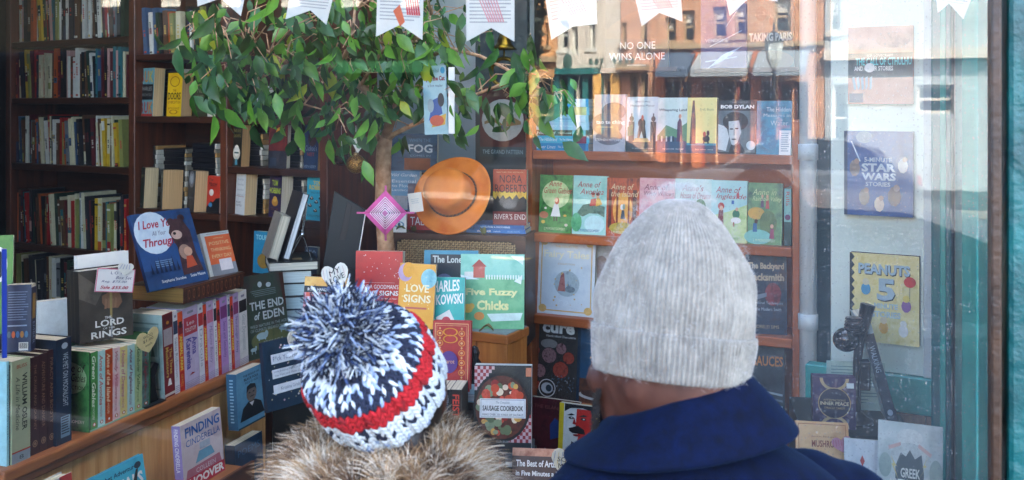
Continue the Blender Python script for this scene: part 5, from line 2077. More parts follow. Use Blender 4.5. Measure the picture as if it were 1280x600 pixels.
def art_grand(p):
    p.R(0, 0, 1, 1, PM('#3a1412', '#54201a', '#2c0e0e', 6))
    p.E(.5, .52, .46, .3, PM('#a8a498', '#bab6a8', '#8c887c', 5))
    p.G([(.1, .5), (.3, .56), (.5, .46), (.7, .58), (.9, .5), (.9, .46), (.5, .42), (.3, .5), (.1, .46)], C('#8a6a3a'))
    p.E(.5, .4, .12, .05, C('#3a4a6a'))
    p.R(0, 0, 1, .14, C('#27383a'))
    p.T('THE GRAND PATTERN', .06, .04, .94, .1, C('#8ea4a6'))


FDk = Fr(627, 4.12, 20)
x0, z0_ = FDk.xz(594, 204)
x1 = FDk.hit(659.5)[0]
m = MB()
m.box((x0, 0, .4), (x1, .03, 3.9), ROUGHPAINT('#20282a', '#343c3c', 4))
tag(m.build('painted_board', M=FDk.M(), bevel=.003), 'tall dark grey-green panel behind the brass bells', 'panel')
book(FDk, 600, 657, 108, 196, art_grand, 'dark red cover with a pale disc on the dark panel', t=.015, off=-.018, tilt=0, cover='#3a1412')

# tree ornaments
FO = Fr(470, 3.42, 0)


def at(px, py, d):
    return P(px, py, d)


def ball(px, py, d, rpx, mat, label, name='bauble'):
    r = rpx * d / FPX
    t = thing(name, label, 'ornament', Matrix.Translation(P(px, py, d)))
    m = MB()
    m.ell((0, 0, 0), (r, r, r), mat, 24, 16)
    m.build('ball', t, smooth=True)
    m = MB()
    m.lathe([(r * .3, r * .94), (r * .3, r * 1.2), (.0001, r * 1.2)], C('#8a7a5a', .3, metal=1.0), 12)
    m.tube([(0, 0, r * 1.2), (0, 0, r * 4)], .0008, WHITE, 5)
    m.build('cap', t)
    return t


gm, nt, N, L, bb = newmat('gold_glitter')
v_ = nt.nodes.new('ShaderNodeTexVoronoi')
v_.inputs['Scale'].default_value = 260
tc = nt.nodes.new('ShaderNodeTexCoord')
L.new(tc.outputs['Object'], v_.inputs['Vector'])
r_ = ramp(nt, [(.1, lin('#c89a4a')), (.6, lin('#6a4418'))])
L.new(v_.outputs['Distance'], r_.inputs['Fac'])
L.new(r_.outputs['Color'], bb.inputs['Base Color'])
bb.inputs['Metallic'].default_value = .6
bb.inputs['Roughness'].default_value = .35
bump(nt, v_.outputs['Distance'], bb, .8, .002)
ball(445, 205, 3.35, 12, gm, 'gold glittered ball hanging at the left of the trunk')
ball(427, 197, 3.5, 10, C('#3a2420', .15), 'small dark brown ball hanging beside the gold one')
card(FO, 438, 456, 166, 192, -.05, 'white folded paper tag hanging above the gold ball', lambda p: p.E(.6, .4, .2, .16, C('#5a8a5a')), pts=[(.1, .55), (.45, 1), (1, .5), (.5, 0)], name='paper_tag', cat='tag')

# yarn diamond
yd = thing('yarn_diamond', 'pink and white yarn diamond woven on crossed sticks before the trunk', 'ornament', Matrix.Translation(P(482, 266, 3.3)) @ Matrix.Rotation(YAW, 4, 'Z'))
s_ = 3.3 / FPX
m = MB()
m.tube([(-36 * s_, 0, 0), (36 * s_, 0, 0)], 1.3 * s_, C('#d0609a'), 8)
m.tube([(0, .004, -35 * s_), (0, .004, 34 * s_)], 1.3 * s_, C('#d0609a'), 8)
m.build('sticks', yd, smooth=True)
m = MB()
cl = ['#d45a9c'] * 5 + ['#e6d4dc', '#b85a90', '#e6d4dc', '#c46a9c', '#ece4e8', '#a84a80', '#ece4e8', '#b86a98', '#ece4e8', '#8a5a80', '#e6d8e0', '#c47aa8', '#c47aa8']
nr = len(cl)
for i, c_ in enumerate(cl):
    R0 = 25.5 * s_ * (1 - i / nr) + .0015
    q = [(R0, 0), (0, R0 * 1.05), (-R0, 0), (0, -R0 * 1.05)]
    for j in range(4):
        a, b = q[j], q[(j + 1) % 4]
        m.tube([(a[0], -.004 - .0006 * i, a[1]), (b[0], -.004 - .0006 * i, b[1])], .00215, C(c_, .8), 6)
m.build('yarn', yd, smooth=True)

# cat picture book hanging in the tree
FSp = Fr(545, 3.3, 8)


def art_splat(p):
    p.R(0, 0, 1, 1, PM('#7aa0ac', '#94b4ba', '#688c9c', 5))
    p.T('Splat the Cat', .06, .76, .94, .85, C('#7a1a2a'), st='B')
    p.T('a first reader', .2, .69, .85, .73, C('#2a2a3a'))
    p.T('I Can Read', .3, .9, .7, .96, C('#2a6a4a'))
    p.E(.86, .93, .1, .05, C('#2a8ab0'))
    p.G([(.3, .1), (.9, .14), (.95, .3), (.5, .24)], C('#c89a2a'))
    p.G([(.2, .2), (.8, .3), (.7, .55), (.4, .5)], C('#2a4a8a'))
    p.E(.3, .42, .14, .1, C('#8a9aa0'))
    p.E(.75, .5, .14, .1, C('#1a1c24'))
    p.E(.55, .2, .3, .08, C('#b84a2a'))


book(FSp, 531, 560, 82, 168, art_splat, 'blue picture book hanging among the leaves', t=.01, off=0, tilt=0, roll=-2, cover='#7aa0ac', hard=True, pages='#eeeeea', name='picture_book')
m = MB()
x_, z_ = FSp.xz(565, 168)
m.box((FSp.hit(560.5)[0], .001, FSp.z(545, 167)), (FSp.hit(568)[0], .009, FSp.z(545, 84)), WHITE)
tag(m.build('white_card', M=FSp.M()), 'narrow white card hanging behind the right edge of the blue picture book', 'card')

# brass bells
BRASS = C('#8a6a20', .3, .2, metal=1.0)
bl = thing('brass_bell', 'brass bell chime with a round ring hanging before the dark panel', 'bell', Matrix.Translation(P(630, 62, 3.75)))
m = MB()
m.lathe([(.002, .075), (.012, .072), (.02, .05), (.03, .02), (.048, -.0), (.046, 0), (.028, .02), (.018, .05)], BRASS, 24)
m.build('bell', bl, smooth=True)
m = MB()
for a in range(1):
    m.tube([(.052 * math.cos(2 * math.pi * i / 32), .0, -.085 + .052 * math.sin(2 * math.pi * i / 32)) for i in range(33)], .008, BRASS, 8)
m.build('ring', bl, smooth=True)
m = MB()
m.tube([(0, 0, .36), (0, 0, .075)], .002, BRASS, 6)
m.tube([(0, 0, .0), (0, 0, -.035)], .004, BRASS, 6)
m.build('stem', bl)

# black leaning panel with white cord
FQ = Fr(430, 3.6, -10)
pts = [FQ.xz(a, b) for a, b in ((403, 336), (447, 336), (457, 262), (418, 239))]
m = MB()
m.prism([(a, b) for a, b in pts], 0, .025, C('#0e0e10', .45))
m.prism([(a, b) for a, b in (FQ.xz(424, 300), FQ.xz(432, 300), FQ.xz(440, 256), FQ.xz(434, 252))], -.003, -.0005, C('#241c1a'))
ck = thing('folding_chair', 'black folded chair back leaning behind the red book', 'chair', FQ.M())
m.build('back', ck, bevel=.004)
m = MB()
q = [FQ.xz(a, b) for a, b in ((446, 330), (457.5, 262))]
m.tube([(q[0][0], -.01, q[0][1]), (q[1][0], -.01, q[1][1])], .002, WHITE, 6)
m.build('cord', ck)
m = MB()
zq = FQ.z(425, 336)
for xq in (pts[0][0] + .02, pts[1][0] - .02):
    m.box((xq - .01, .005, .04), (xq + .01, .022, zq - .001), C('#0e0e10', .45))
m.build('legs', ck)


# red-gold book, spines and cookbook
FU = Fr(570, 2.95, 8)


def art_redgold(p):
    p.R(0, 0, 1, 1, C('#b02a2c'))
    g = C('#d8a070', .4)
    p.frame(.05, .03, .95, .97, .02, g, .013)
    p.frame(.1, .06, .9, .94, .008, g, .006)
    for i in range(6):
        v = .13 + i * .14
        for u in (.78, .2):
            p.ring(u, v, .09, .045, .3, C('#d8823a'))
            p.E(u, v, .035, .018, g)
            p.G([(u, v + .05), (u + .03, v + .07), (u, v + .09), (u - .03, v + .07)], g)
    p.E(.45, .42, .24, .16, C('#4a2a7a'))
    p.T('Tarot', .3, .4, .6, .46, g)
    for v in (.75, .85):
        p.ring(.48, v, .2, .06, .2, C('#d8902a'))


zg = FU.z(568, 489)
book(FU, 540, 587, 403, 489, art_redgold, 'red book with ornate gold pattern and purple medallion', t=.03, off=0, tilt=-5, z=zg, cover='#b02a2c', hard=True)
flat(FU.M(FU.hit(570)[0], -.02, zg - .0255, 4), .12, .15, .025, 'pale blue book lying flat under the red and gold book', '#8ab0c0', '#d8dcdc')
zsp = zg - .026
m = MB()
m.box((FU.hit(500)[0], .0, .45), (FU.hit(592)[0], .2, zsp - .001), C('#14110f', .7))
tag(m.build('display_step', M=FU.M()), 'dark display step under the red and gold book', 'display step')
FU2 = Fr(568, 2.8, 8)
zq = FU2.z(568, 528)
for i, (a, b, t, tc, bg, lb) in enumerate(((546, 554, 'NEW PLAY', '#d8b82a', '#15151a', 'black spine with yellow letters under the red and gold book'), (554.3, 562.5, 'ASTROLOGY', '#7a7a84', '#1a1a1e', 'black spine with grey letters in the small upright row'), (562.8, 577, 'FEIST', '#c83a2a', '#131316', 'wide black spine with red lettering in the small upright row'))):
    vol(FU2, a, b, 487, spt(C(bg), t, C(tc), .2, .8, .15, .85, st='b'), lb, zq, 0, .1, cover=bg)
vol(FU2, 533, 545.6, 487, spt(C('#b8283c'), 'HEARTS', C('#e0a0a8'), .3, .7, .2, .8), 'crimson spine at the left of the small upright row', zq, 0, .1, cover='#b8283c')
m = MB()
m.box((FU2.hit(500)[0], -.03, .45), (FU2.hit(584)[0], .125, zq - .001), C('#14110f', .7))
tag(m.build('display_step', M=FU2.M()), 'dark display step under the small upright row of spines', 'display step')


def art_saus(p):
    p.R(0, 0, 1, 1, PM('#161c20', '#232b2e', '#0e1416', 8))
    gm1, gm2 = C('#b8a0a4'), C('#8a2a34')
    for i in range(9):
        for j in range(9):
            if i + j < 7:
                p.R(i * .05, .95 - j * .04, i * .05 + .05, .99 - j * .04, gm2 if (i + j) % 2 else gm1)
                p.l -= 1
    for i in range(9):
        for j in range(9):
            if i + j < 8:
                p.R(.95 - i * .05, .12 + j * .04, 1 - i * .05, .16 + j * .04, gm2 if (i + j) % 2 else gm1)
                p.l -= 1
    p.l += 1
    p.E(.48, .52, .5, .4, C('#1a1d20', .3))
    p.E(.48, .52, .46, .365, PM('#3a1a14', '#5a281c', '#2a1410', 20))
    g = random.Random(2)
    ms = [PM('#a82a1c', '#d0503a', '#7a1a14', 40), C('#b8401f'), C('#7a8a6a'), C('#c89a4a'), C('#8a1f1c'), C('#d8c8b0'), C('#5a6a4a')]
    for _ in range(70):
        a, q = g.uniform(0, 6.28), g.uniform(.1, 1) ** .5
        u, v = .48 + .4 * q * math.cos(a), .52 + .31 * q * math.sin(a)
        r = g.uniform(.03, .08)
        p.E(u, v, r, r * g.uniform(.5, .9), g.choice(ms), 10)
        p.l -= .8
    p.l += 6
    p.R(.1, .4, .9, .62, C('#d4dade'))
    p.frame(.12, .41, .88, .61, .006, C('#8a98a0'))
    p.T('The Complete', .38, .555, .62, .59, C('#3a6a7a'), st='i')
    p.T('SAUSAGE COOKBOOK', .15, .48, .86, .54, C('#1a2226'), st='b')
    p.T('MAKE OVER 200 KINDS OF SAUSAGE', .15, .425, .86, .45, C('#3a4a50'))
    p.T('ELLEN BROWN', .4, .12, .64, .145, C('#9aa4a8'))
    p.R(.9, .88, 1, .98, C('#c07a5a'))


FY = Fr(627, 2.86, 4)
zy = FY.z(627, 566)
book(FY, 592, 664, 460, 566, art_saus, 'thick cookbook titled SAUSAGE COOKBOOK with a skillet and gingham cloth', t=.045, off=0, tilt=-7, z=zy, cover='#161c20', hard=False, pages='#d8dcdc')
xa, xb = FY.hit(606)[0], FY.hit(664)[0]
flat(FY.M(FY.hit(636)[0], -.06, zy - .022, 2), .15, .19, .021, 'white-paged book lying flat under the sausage cookbook', '#2a3a44', '#d4dce0')
m = MB()
m.box((FY.hit(590)[0], -.05, .45), (FY.hit(668)[0], .14, zy - .023), C('#14110f', .7))
tag(m.build('display_step', M=FY.M()), 'dark display step under the sausage cookbook', 'display step')
m = MB()
m.lathe([(.0, 0), (.022, 0), (.024, .01), (.018, .04), (.021, .062), (.013, .075), (.017, .092), (.011, .108), (.0001, .114)], C('#15161a', .25), 20)
q = P(593, 478, 3.05)
zfig = q.z
tag(m.build('figurine', M=Matrix.Translation((q.x, q.y, zfig)), smooth=True), 'dark turned figurine standing between the red book and the wooden box', 'figurine')
m = MB()
m.box((-.03, -.03, .45), (.03, .03, zfig - .001), C('#14110f', .7))
tag(m.build('display_step', M=Matrix.Translation((q.x, q.y, 0))), 'dark narrow pedestal under the turned figurine', 'display step')


def art_bread(p):
    p.R(0, 0, 1, 1, PM('#3a2a22', '#54392a', '#241a16', 10))
    p.R(.0, .88, .8, 1, PM('#a86a44', '#c89070', '#8a4a2a', 14))
    p.T('The Best of Artisan Bread', .06, .72, .98, .82, WHITE, st='b')
    p.T('in Five Minutes a Day', .06, .56, .8, .66, WHITE, st='b')
    p.T('Favorite Recipes from Bread', .2, .46, .76, .5, C('#b8b0a8'))


FBr = Fr(680, 2.62, 6)
zbr = FBr.z(680, 645)
book(FBr, 638, 722, 570, 645, art_bread, 'dark bread cookbook with white lettering below the portrait book', t=.02, off=0, tilt=-20, z=zbr, cover='#3a2a22')
book(Fr(620, 2.6, -8), 602, 633, 562, 640, lambda p: (p.R(0, 0, 1, 1, PM('#12161e', '#1a2230', '#0c1016', 6)), p.T('t', .72, .62, .84, .8, C('#d8602a'), st='b'), p.T('e', .56, .62, .68, .74, C('#2a2a6a'), st='b')), 'dark book with an orange letter t beside the fur collar', t=.02, tilt=-8, cover='#12161e')
card(FBr, 689, 727, 561, 598, -.03, 'striped paper heart lettered SOUL MATE under the portrait book', lambda p: (stripes(p, ('#5a7ab0', '#d8b85a')), p.T('SOUL', .2, .56, .82, .72, INKK), p.T('MATE', .24, .34, .8, .5, INKK)), pts=HEART, name='paper_heart', roll=4, cat='paper heart', mat=C('#e4dcc4', .6))

# ================================================================== RIGHT SIDE
FWp = Fr(1100, 3.1, 30)
xa, xb = FWp.hit(1038)[0], FWp.hit(1168)[0]
zpb = FWp.z(1100, 464)
wp = thing('white_board', 'large white board hung with books at the right side of the display', 'board', FWp.M((xa + xb) / 2, 0, zpb))
hw = (xb - xa) / 2
m = MB()
m.box((-hw, 0, 0), (hw, .03, 3.9 - zpb), ROUGHPAINT('#cadad2', '#dceae2', 3, .5, .12))
m.build('panel', wp, bevel=.003)
m = MB()
m.box((hw - .03, -.012, .0), (hw, -.0005, 3.9 - zpb), ROUGHPAINT('#b0bcbc', '#c4cccc', 3, .5, .12))
m.build('batten', wp, bevel=.002)
zt2 = FWp.z(1100, 510)
m = MB()
m.box((FWp.hit(1008)[0], -.02, zt2), (xb + .02, .03, zpb - .001), TEALP)
tag(m.build('teal_rail', M=FWp.M(), bevel=.004), 'wide turquoise painted rail under the white board', 'rail')
m = MB()
xl = FWp.hit(1008)[0]
i = 0
x = xl
while x < xb:
    m.box((x, -.004 - .002 * (i % 2), .2), (min(x + .09, xb) - .003, .03, zt2 - .001), WOOD('#7a5c4c', '#a5846c', 'z'))
    x += .09
    i += 1
tag(m.build('plank_dado', M=FWp.M(), bevel=.002), 'pale brown plank cladding below the turquoise rail', 'panelling')


def art_cth(p):
    p.R(0, 0, 1, 1, PM('#a8695a', '#c08a78', '#8a5044', 6))
    p.R(0, .34, 1, .66, PM('#22383e', '#304a50', '#1a2c32', 6))
    p.T('H.P. LOVECRAFT', .3, .61, .7, .64, C('#a0b4b4'))
    p.T('THE CALL OF CTHULHU', .12, .5, .98, .6, C('#7adcdc'), st='b')
    p.T('AND OTHER STORIES', .1, .43, .7, .49, WHITE, st='b')
    p.E(.34, .47, .08, .06, WHITE)
    g = C('#8aa0b0')
    for i in range(5):
        p.G([(.06 + i * .07, .34), (.1 + i * .07, .36), (.13 + i * .06, .2 + .03 * (i % 2)), (.1 + i * .06, .18)], g)
    p.E(.7, .82, .26, .1, PM('#8a4a40', '#b8806c', '#7a4038', 14))
    p.R(.02, .02, .24, .14, C('#1f2c54'))


def art_sw(p):
    p.R(0, 0, 1, 1, PM('#0f3f7c', '#1a5698', '#0c3060', 5))
    p.R(0, 0, .05, 1, C('#143456'))
    p.E(.3, .93, .12, .07, C('#6a8098'))
    w = C('#c8d4dc')
    p.T('5-MINUTE', .3, .635, .7, .69, w, st='b')
    p.T('STAR', .26, .52, .76, .62, w, st='B')
    p.T('WARS', .26, .42, .76, .51, w, st='B')
    p.T('STORIES', .32, .35, .68, .4, w, st='b')
    p.G([(.1, .88), (.12, .88), (.25, .64), (.23, .64)], C('#c8d8e8'))
    for u, v, q, c_ in ((.16, .56, .1, '#7a6a60'), (.86, .6, .09, '#c8c4c0'), (.3, .22, .1, '#8a7a6c'), (.74, .24, .12, '#6a5048'), (.52, .14, .09, '#c8b8a8')):
        p.E(u, v, q * .8, q, C(c_), 9)
        p.E(u + .03, v + q * .8, q * .4, q * .35, C('#a88c7c'), 8)


def art_pea(p):
    p.R(0, 0, 1, 1, PM('#ded08a', '#e8dc9e', '#d4c478', 40))
    d = C('#1c3038')
    p.R(0, 0, .03, 1, d)
    for i in range(11):
        p.G([(.03, i / 11), (.075, (i + .5) / 11), (.03, (i + 1) / 11)], d)
    for dx, mt in ((.012, d), (0, C('#a8c0cc'))):
        p.T('PEANUTS', .13 + dx, .77 - dx, .87 + dx, .89 - dx, mt, st='B')
        p.T('5', .4 + dx, .48 - dx, .66 + dx, .73 - dx, mt, st='B')
    p.T('MINUTE', .36, .39, .7, .45, C('#a8c0c8'), st='B')
    p.T('STORIES', .32, .29, .74, .36, C('#a8c0c8'), st='B')
    p.E(.87, .71, .085, .06, C('#c82a24'))
    p.R(.865, .5, .872, .65, d)
    for u, v, c1, c2 in ((.24, .6, '#4a9ac4', '#d8d0b0'), (.24, .32, '#c83a5a', '#d8c8b0'), (.82, .44, '#8a5a9a', '#e0c860'), (.5, .18, '#d8a02a', '#d8c4a0'), (.78, .16, '#e0e0dc', '#d8d8d0')):
        p.E(u, v, .07, .07, C(c1), 10)
        p.E(u, v + .08, .05, .04, C(c2), 10)


book(FWp, 1060, 1141, 33, 130, art_cth, 'brick-red cover with a dark teal band, highest on the white board', t=.02, off=-.021, tilt=0, cover='#8a5a4a', hard=True)
book(FWp, 1055, 1141, 164, 270, art_sw, 'dark blue cover with white block lettering, middle of the white board', t=.03, off=-.031, tilt=0, cover='#1a3c60', hard=True)
book(FWp, 1062, 1149, 318, 429, art_pea, 'yellow cover with a zigzag edge and large number 5 on the white board', t=.025, off=-.026, tilt=0, cover='#1c3038', hard=True)

# white pipe
q = P(1010, 135, 3.42)
rp_ = 10.5 * 3.42 / FPX
pp_ = thing('white_pipe', 'white painted vertical pipe with couplings right of the bookcase', 'pipe', Matrix.Translation((q.x, q.y, .3)))
m = MB()
m.tube([(0, 0, 0), (0, 0, 4.2)], rp_, ROUGHPAINT('#c4ccce', '#d8dcdc', 4, .35, .1), 28)
m.build('pipe', pp_, smooth=True)
for py in (402, 190):
    zc_ = P(1010, py, 3.42).z - .3
    m = MB()
    m.lathe([(rp_, -.028), (rp_ * 1.16, -.026), (rp_ * 1.16, .026), (rp_, .028)], ROUGHPAINT('#b8c2c4', '#ccd2d2', 4, .35, .1), 28, Matrix.Translation((0, 0, zc_)))
    m.build('coupling', pp_, smooth=True)
FDb = Fr(1030, 3.55, 28)
m = MB()
m.box((FDb.hit(1012)[0], 0, .2), (FDb.hit(1062)[0], .03, 3.9), ROUGHPAINT('#1c4450', '#28545e', 4))
tag(m.build('corner_board', M=FDb.M()), 'dark blue-green board in the corner behind the white pipe', 'board')

# black stand with round bell
FA = Fr(1068, 2.8, 10)
IRON = C('#11161c', .3, .15)
xs_, zs_ = FA.xz(1071, 545)
an = thing('black_stand', 'black cast stand with a glossy round bulb and knurled cap below the yellow book', 'stand', FA.M(xs_, 0, zs_))
u_ = 2.8 / FPX
m = MB()
m.lathe([(.0001, 0), (20 * u_, 0), (20 * u_, 3 * u_), (12 * u_, 8 * u_), (6 * u_, 14 * u_), (5 * u_, 14 * u_)], IRON, 28)
m.build('base', an, smooth=True)
m = MB()
m.tube([(0, 0, 12 * u_), (0, 0, 72 * u_), (3 * u_, 0, 100 * u_), (9 * u_, 0, 128 * u_), (13 * u_, 0, 148 * u_)], [5 * u_, 5 * u_, 6.5 * u_, 8 * u_, 9 * u_], IRON, 16)
m.box((2 * u_, -8 * u_, 42 * u_), (15 * u_, 8 * u_, 78 * u_), IRON)
m.build('post', an, smooth=False, bevel=.003, seg=2)
m = MB()
m.ell((-14 * u_, -6 * u_, 104 * u_), (16 * u_, 15 * u_, 15 * u_), C('#11161c', .12, .1), 24, 16)
m.build('bulb', an, smooth=True)
m = MB()
for i in range(5):
    m.lathe([((12 - .6 * i) * u_, (112 + i * 4) * u_), ((13.4 - .6 * i) * u_, (114 + i * 4) * u_), ((12 - .6 * i) * u_, (116 + i * 4) * u_)], IRON, 14, Matrix.Translation((-4 * u_, -4 * u_, 0)))
m.lathe([(9.6 * u_, 132 * u_), (.0001, 133 * u_)], IRON, 14, Matrix.Translation((-4 * u_, -4 * u_, 0)))
m.build('knurled_cap', an)
m = MB()
m.tube([(-10 * u_, -4 * u_, 122 * u_), (9 * u_, 0, 128 * u_)], 6 * u_, IRON, 12)
m.build('arm', an, smooth=True)
# leaning book
zl_ = FA.z(1118, 533, .02)
vol(FA, 1110, 1124, 396, lambda p: (p.R(0, 0, 1, 1, PM('#1c2a38', '#2a3c4a', '#141e2a', 6)), p.R(0, .86, 1, 1, C('#b8c4c8')), p.T('WALKING', .25, .5, .75, .75, C('#a8b8c4'), rot=1), p.E(.5, .12, .25, .03, C('#a8b8c4'))), 'dark spine with a pale top leaning left against the black stand', zl_, .03, .16, roll=-15, cover='#9ab0b8', hard=True)
card(FA, 1033, 1106, 452, 512, .1, 'pale green printed sheet standing behind the black stand', lambda p: p.lines(.08, .1, .92, .9, 12, C('#6a8a88'), .3), name='printed_sheet', mat=C('#a8c0b4', .6))


def art_deck(p):
    p.R(0, 0, 1, 1, PM('#2a1c3c', '#4a3458', '#5a4458', 6))
    for i in range(18):
        g = 2 * math.pi * i / 18
        p.G([(.5, .5), (.5 + .47 * math.cos(g), .5 + .47 * math.sin(g)), (.5 + .47 * math.cos(g + .14), .5 + .47 * math.sin(g + .14))], C(['#6a5468', '#3a2c54'][i % 2]))
    gd = C('#c8a87a', .35)
    for s in (0, 1):
        for i in range(14):
            a, b = math.pi * i / 14, math.pi * (i + 1) / 14
            q = [(.5 + r * .34 * math.cos(g), (1 - .02 if s else .02) + (-1 if s else 1) * r * .24 * math.sin(g)) for g, r in ((a, .78), (a, 1), (b, 1), (b, .78))]
            p.G(q, gd)
            p.l -= 1
    p.l += 1
    p.E(.5, .5, .36, .29, C('#2a2438'))
    p.ring(.5, .5, .38, .3, .05, gd)
    p.T('AFFIRMATIONS', .24, .54, .76, .58, gd)
    p.T('INNER PEACE', .17, .46, .83, .53, C('#d8c4a0'), st='b')
    p.T('ORACLE CARDS', .26, .39, .74, .43, gd)
    p.R(.78, .8, .95, .9, WHITE)


FZ = Fr(1045, 2.74, 10)
zz_ = FZ.z(1042, 536)
book(FZ, 1016, 1070, 472, 536, art_deck, 'purple and gold card deck box lettered INNER PEACE', t=.04, off=0, tilt=-3, z=zz_, cover='#2a1c3c', name='card_deck', pages='#4a3458')
m = MB()
m.box((FZ.hit(1000)[0], -.04, .4), (FZ.hit(1140)[0], .3, zz_ - .001), C('#15201f', .6))
tag(m.build('display_step', M=FZ.M()), 'dark display step under the card deck and the black stand', 'display step')
an.matrix_basis.translation.z = zz_
FZ2 = Fr(1030, 2.55, 10)
book(FZ2, 996, 1063, 533, 600, lambda p: (p.R(0, 0, 1, 1, PM('#d89a5a', '#e8b478', '#c8823c', 5)), p.frame(.05, .04, .95, .96, .01, C('#a85a2a')), p.T('MUSHROOMS', .3, .56, .94, .68, C('#8a3a1a'), st='b'), p.T('pocket field guide', .3, .72, .8, .76, C('#a85a2a'))), 'orange book with a thin line border above the navy collar', t=.02, tilt=-16, cover='#d89a5a')
card(FZ2, 1040, 1066, 546, 566, -.03, 'pink paper heart on the orange book', lambda p: stripes(p, ('#c84a6a', '#b83a5a')), pts=HEART, name='paper_heart', roll=-12, cat='paper heart', mat=C('#d890a0', .6))
FZ3 = Fr(1085, 2.42, 16)
book(FZ3, 1056, 1108, 556, 640, lambda p: (p.R(0, 0, 1, 1, C('#dcdcdc')), p.G([(.38, .7), (.44, .78), (.5, .7), (.44, .62)], RED)), 'white book with a red diamond mark beside the mythology book', t=.02, tilt=-14, cover='#dcdcdc')


def art_greek(p):
    p.R(0, 0, 1, 1, PM('#a8b4b4', '#c4cccA', '#8a9a9c', 7))
    p.E(.5, .84, .2, .1, C('#ccd0cc', .5, .2, 60))
    p.E(.5, .62, .3, .16, C('#b8bebc', .5, .25, 40))
    p.G([(.28, .5), (.36, .66), (.44, .62), (.5, .7), (.58, .6), (.68, .66), (.72, .44), (.7, .2), (.28, .2)], C('#3a4c52'))
    for q in (((.16, .72), (.36, .78), (.36, .74), (.18, .68)), ((.64, .78), (.84, .68), (.82, .64), (.62, .74))):
        p.G(list(q), C('#c8a49a'))
    p.G([(.2, .62), (.3, .5), (.26, .5), (.32, .36), (.22, .52), (.25, .53)], C('#c8b878'))
    p.G([(.78, .66), (.7, .52), (.74, .52), (.64, .38), (.76, .54), (.73, .55)], C('#c8b878'))
    p.E(.12, .5, .1, .14, C('#8ea09a'))
    p.E(.9, .46, .1, .16, C('#8ea09a'))
    p.T('GREEK', .36, .38, .66, .49, C('#dcdcd4'), st='b')
    p.T('MYTHOLOGY', .2, .25, .84, .36, C('#dcdcd4'), st='b')


FGm = Fr(1136, 2.32, 24)
book(FGm, 1096, 1178, 536, 640, art_greek, 'pale grey-green mythology book with white clouds in the lower right corner', t=.02, off=0, tilt=-12, cover='#a8b4b4', hard=True)
# ================================================================== SHOP SHELL AND WINDOW
def wx(px, y=0.0):
    d = FW + RT * ((px - 640) / FPX)
    s = (y - CAM.y) / d.y
    return CAM.x + d.x * s


XJ = wx(1237)
XJ2 = wx(1250)
XL = -3.1
shop = thing('shop_building', 'turquoise painted shop front with the display window', 'building', Matrix.Translation((-1.5, 0, 0)))


def wbox(name, a, b, mat, parent=None, bevel=0, M0=(-1.5, 0, 0)):
    m = MB()
    off = Vector(M0) if parent is not None else Vector((0, 0, 0))
    m.box(Vector(a) - off, Vector(b) - off, mat)
    return m.build(name, parent, bevel=bevel)


PLAS = ROUGHPAINT('#8d948f', '#a3a8a2', 2, .7, .1)
wbox('upper_wall', (-9, -.02, 4.42), (6, .25, 4.75), BRICK('#7a4030', '#8a4a38', '#9a9088'), shop)
wbox('upper_wall', (-9, 2.35, 4.751), (6, 2.6, 9.8), BRICK('#7a4030', '#8a4a38', '#9a9088'), shop)
wbox('left_wall', (-9, -.02, 0), (XL - .05, .25, 4.419), BRICK('#7a4030', '#8a4a38', '#9a9088'), shop)
wbox('stall_riser', (XL - .049, -.02, 0), (XJ2 + .004, .12, .42), TEALP, shop)
wbox('right_wall', (XJ2 + 1.75, -.02, 0), (6, .25, 4.419), BRICK('#7a4030', '#8a4a38', '#9a9088'), shop)
m = MB()
m.box((0, -.02, 0), (.26, .25, 4.418), ROUGHPAINT('#02383a', '#066462', 7, .42, .9, .006))
m.build('pilaster', shop, Matrix.Translation((XJ2 + .008 + 1.5, 0, 0)), bevel=.008, seg=2)
wbox('side_wall', (-9, .251, 0), (-8.8, 8, 4.75), PLAS, shop)
wbox('side_wall', (5.8, .251, 0), (6, 8, 4.75), PLAS, shop)
wbox('rear_wall', (-9, 8.001, 0), (6, 8.2, 9.8), PLAS, shop)
wbox('side_wall', (-9, 2.601, 4.751), (-8.8, 8, 9.8), PLAS, shop)
wbox('side_wall', (5.8, 2.601, 4.751), (6, 8, 9.8), PLAS, shop)
wbox('roof', (-8.79, 2.601, 9.6), (5.79, 8, 9.8), C('#3a3a3a'), shop)
wbox('ceiling', (-8.79, 1.751, 4.6), (5.79, 7.99, 4.75), C('#3a352e', .8), shop)
wbox('ceiling', (-8.79, .252, 4.6), (-1.85, 1.75, 4.75), C('#3a352e', .8), shop)
wbox('ceiling', (2.2, .252, 4.6), (5.79, 1.75, 4.75), C('#8a847a', .8), shop)
for i in range(8):  # bars of an added roof opening that lets sky light onto the display
    xb_ = -1.84 + i * (2.2 + 1.84) / 7.2
    wbox('added_roof_bar', (xb_, .252, 4.62), (xb_ + .05, 1.749, 4.72), TEALP, shop)
struct(wbox('floor', (-8.79, .252, -.05), (5.79, 7.99, .04), WOOD('#3a2414', '#5a3a20', 'x')))

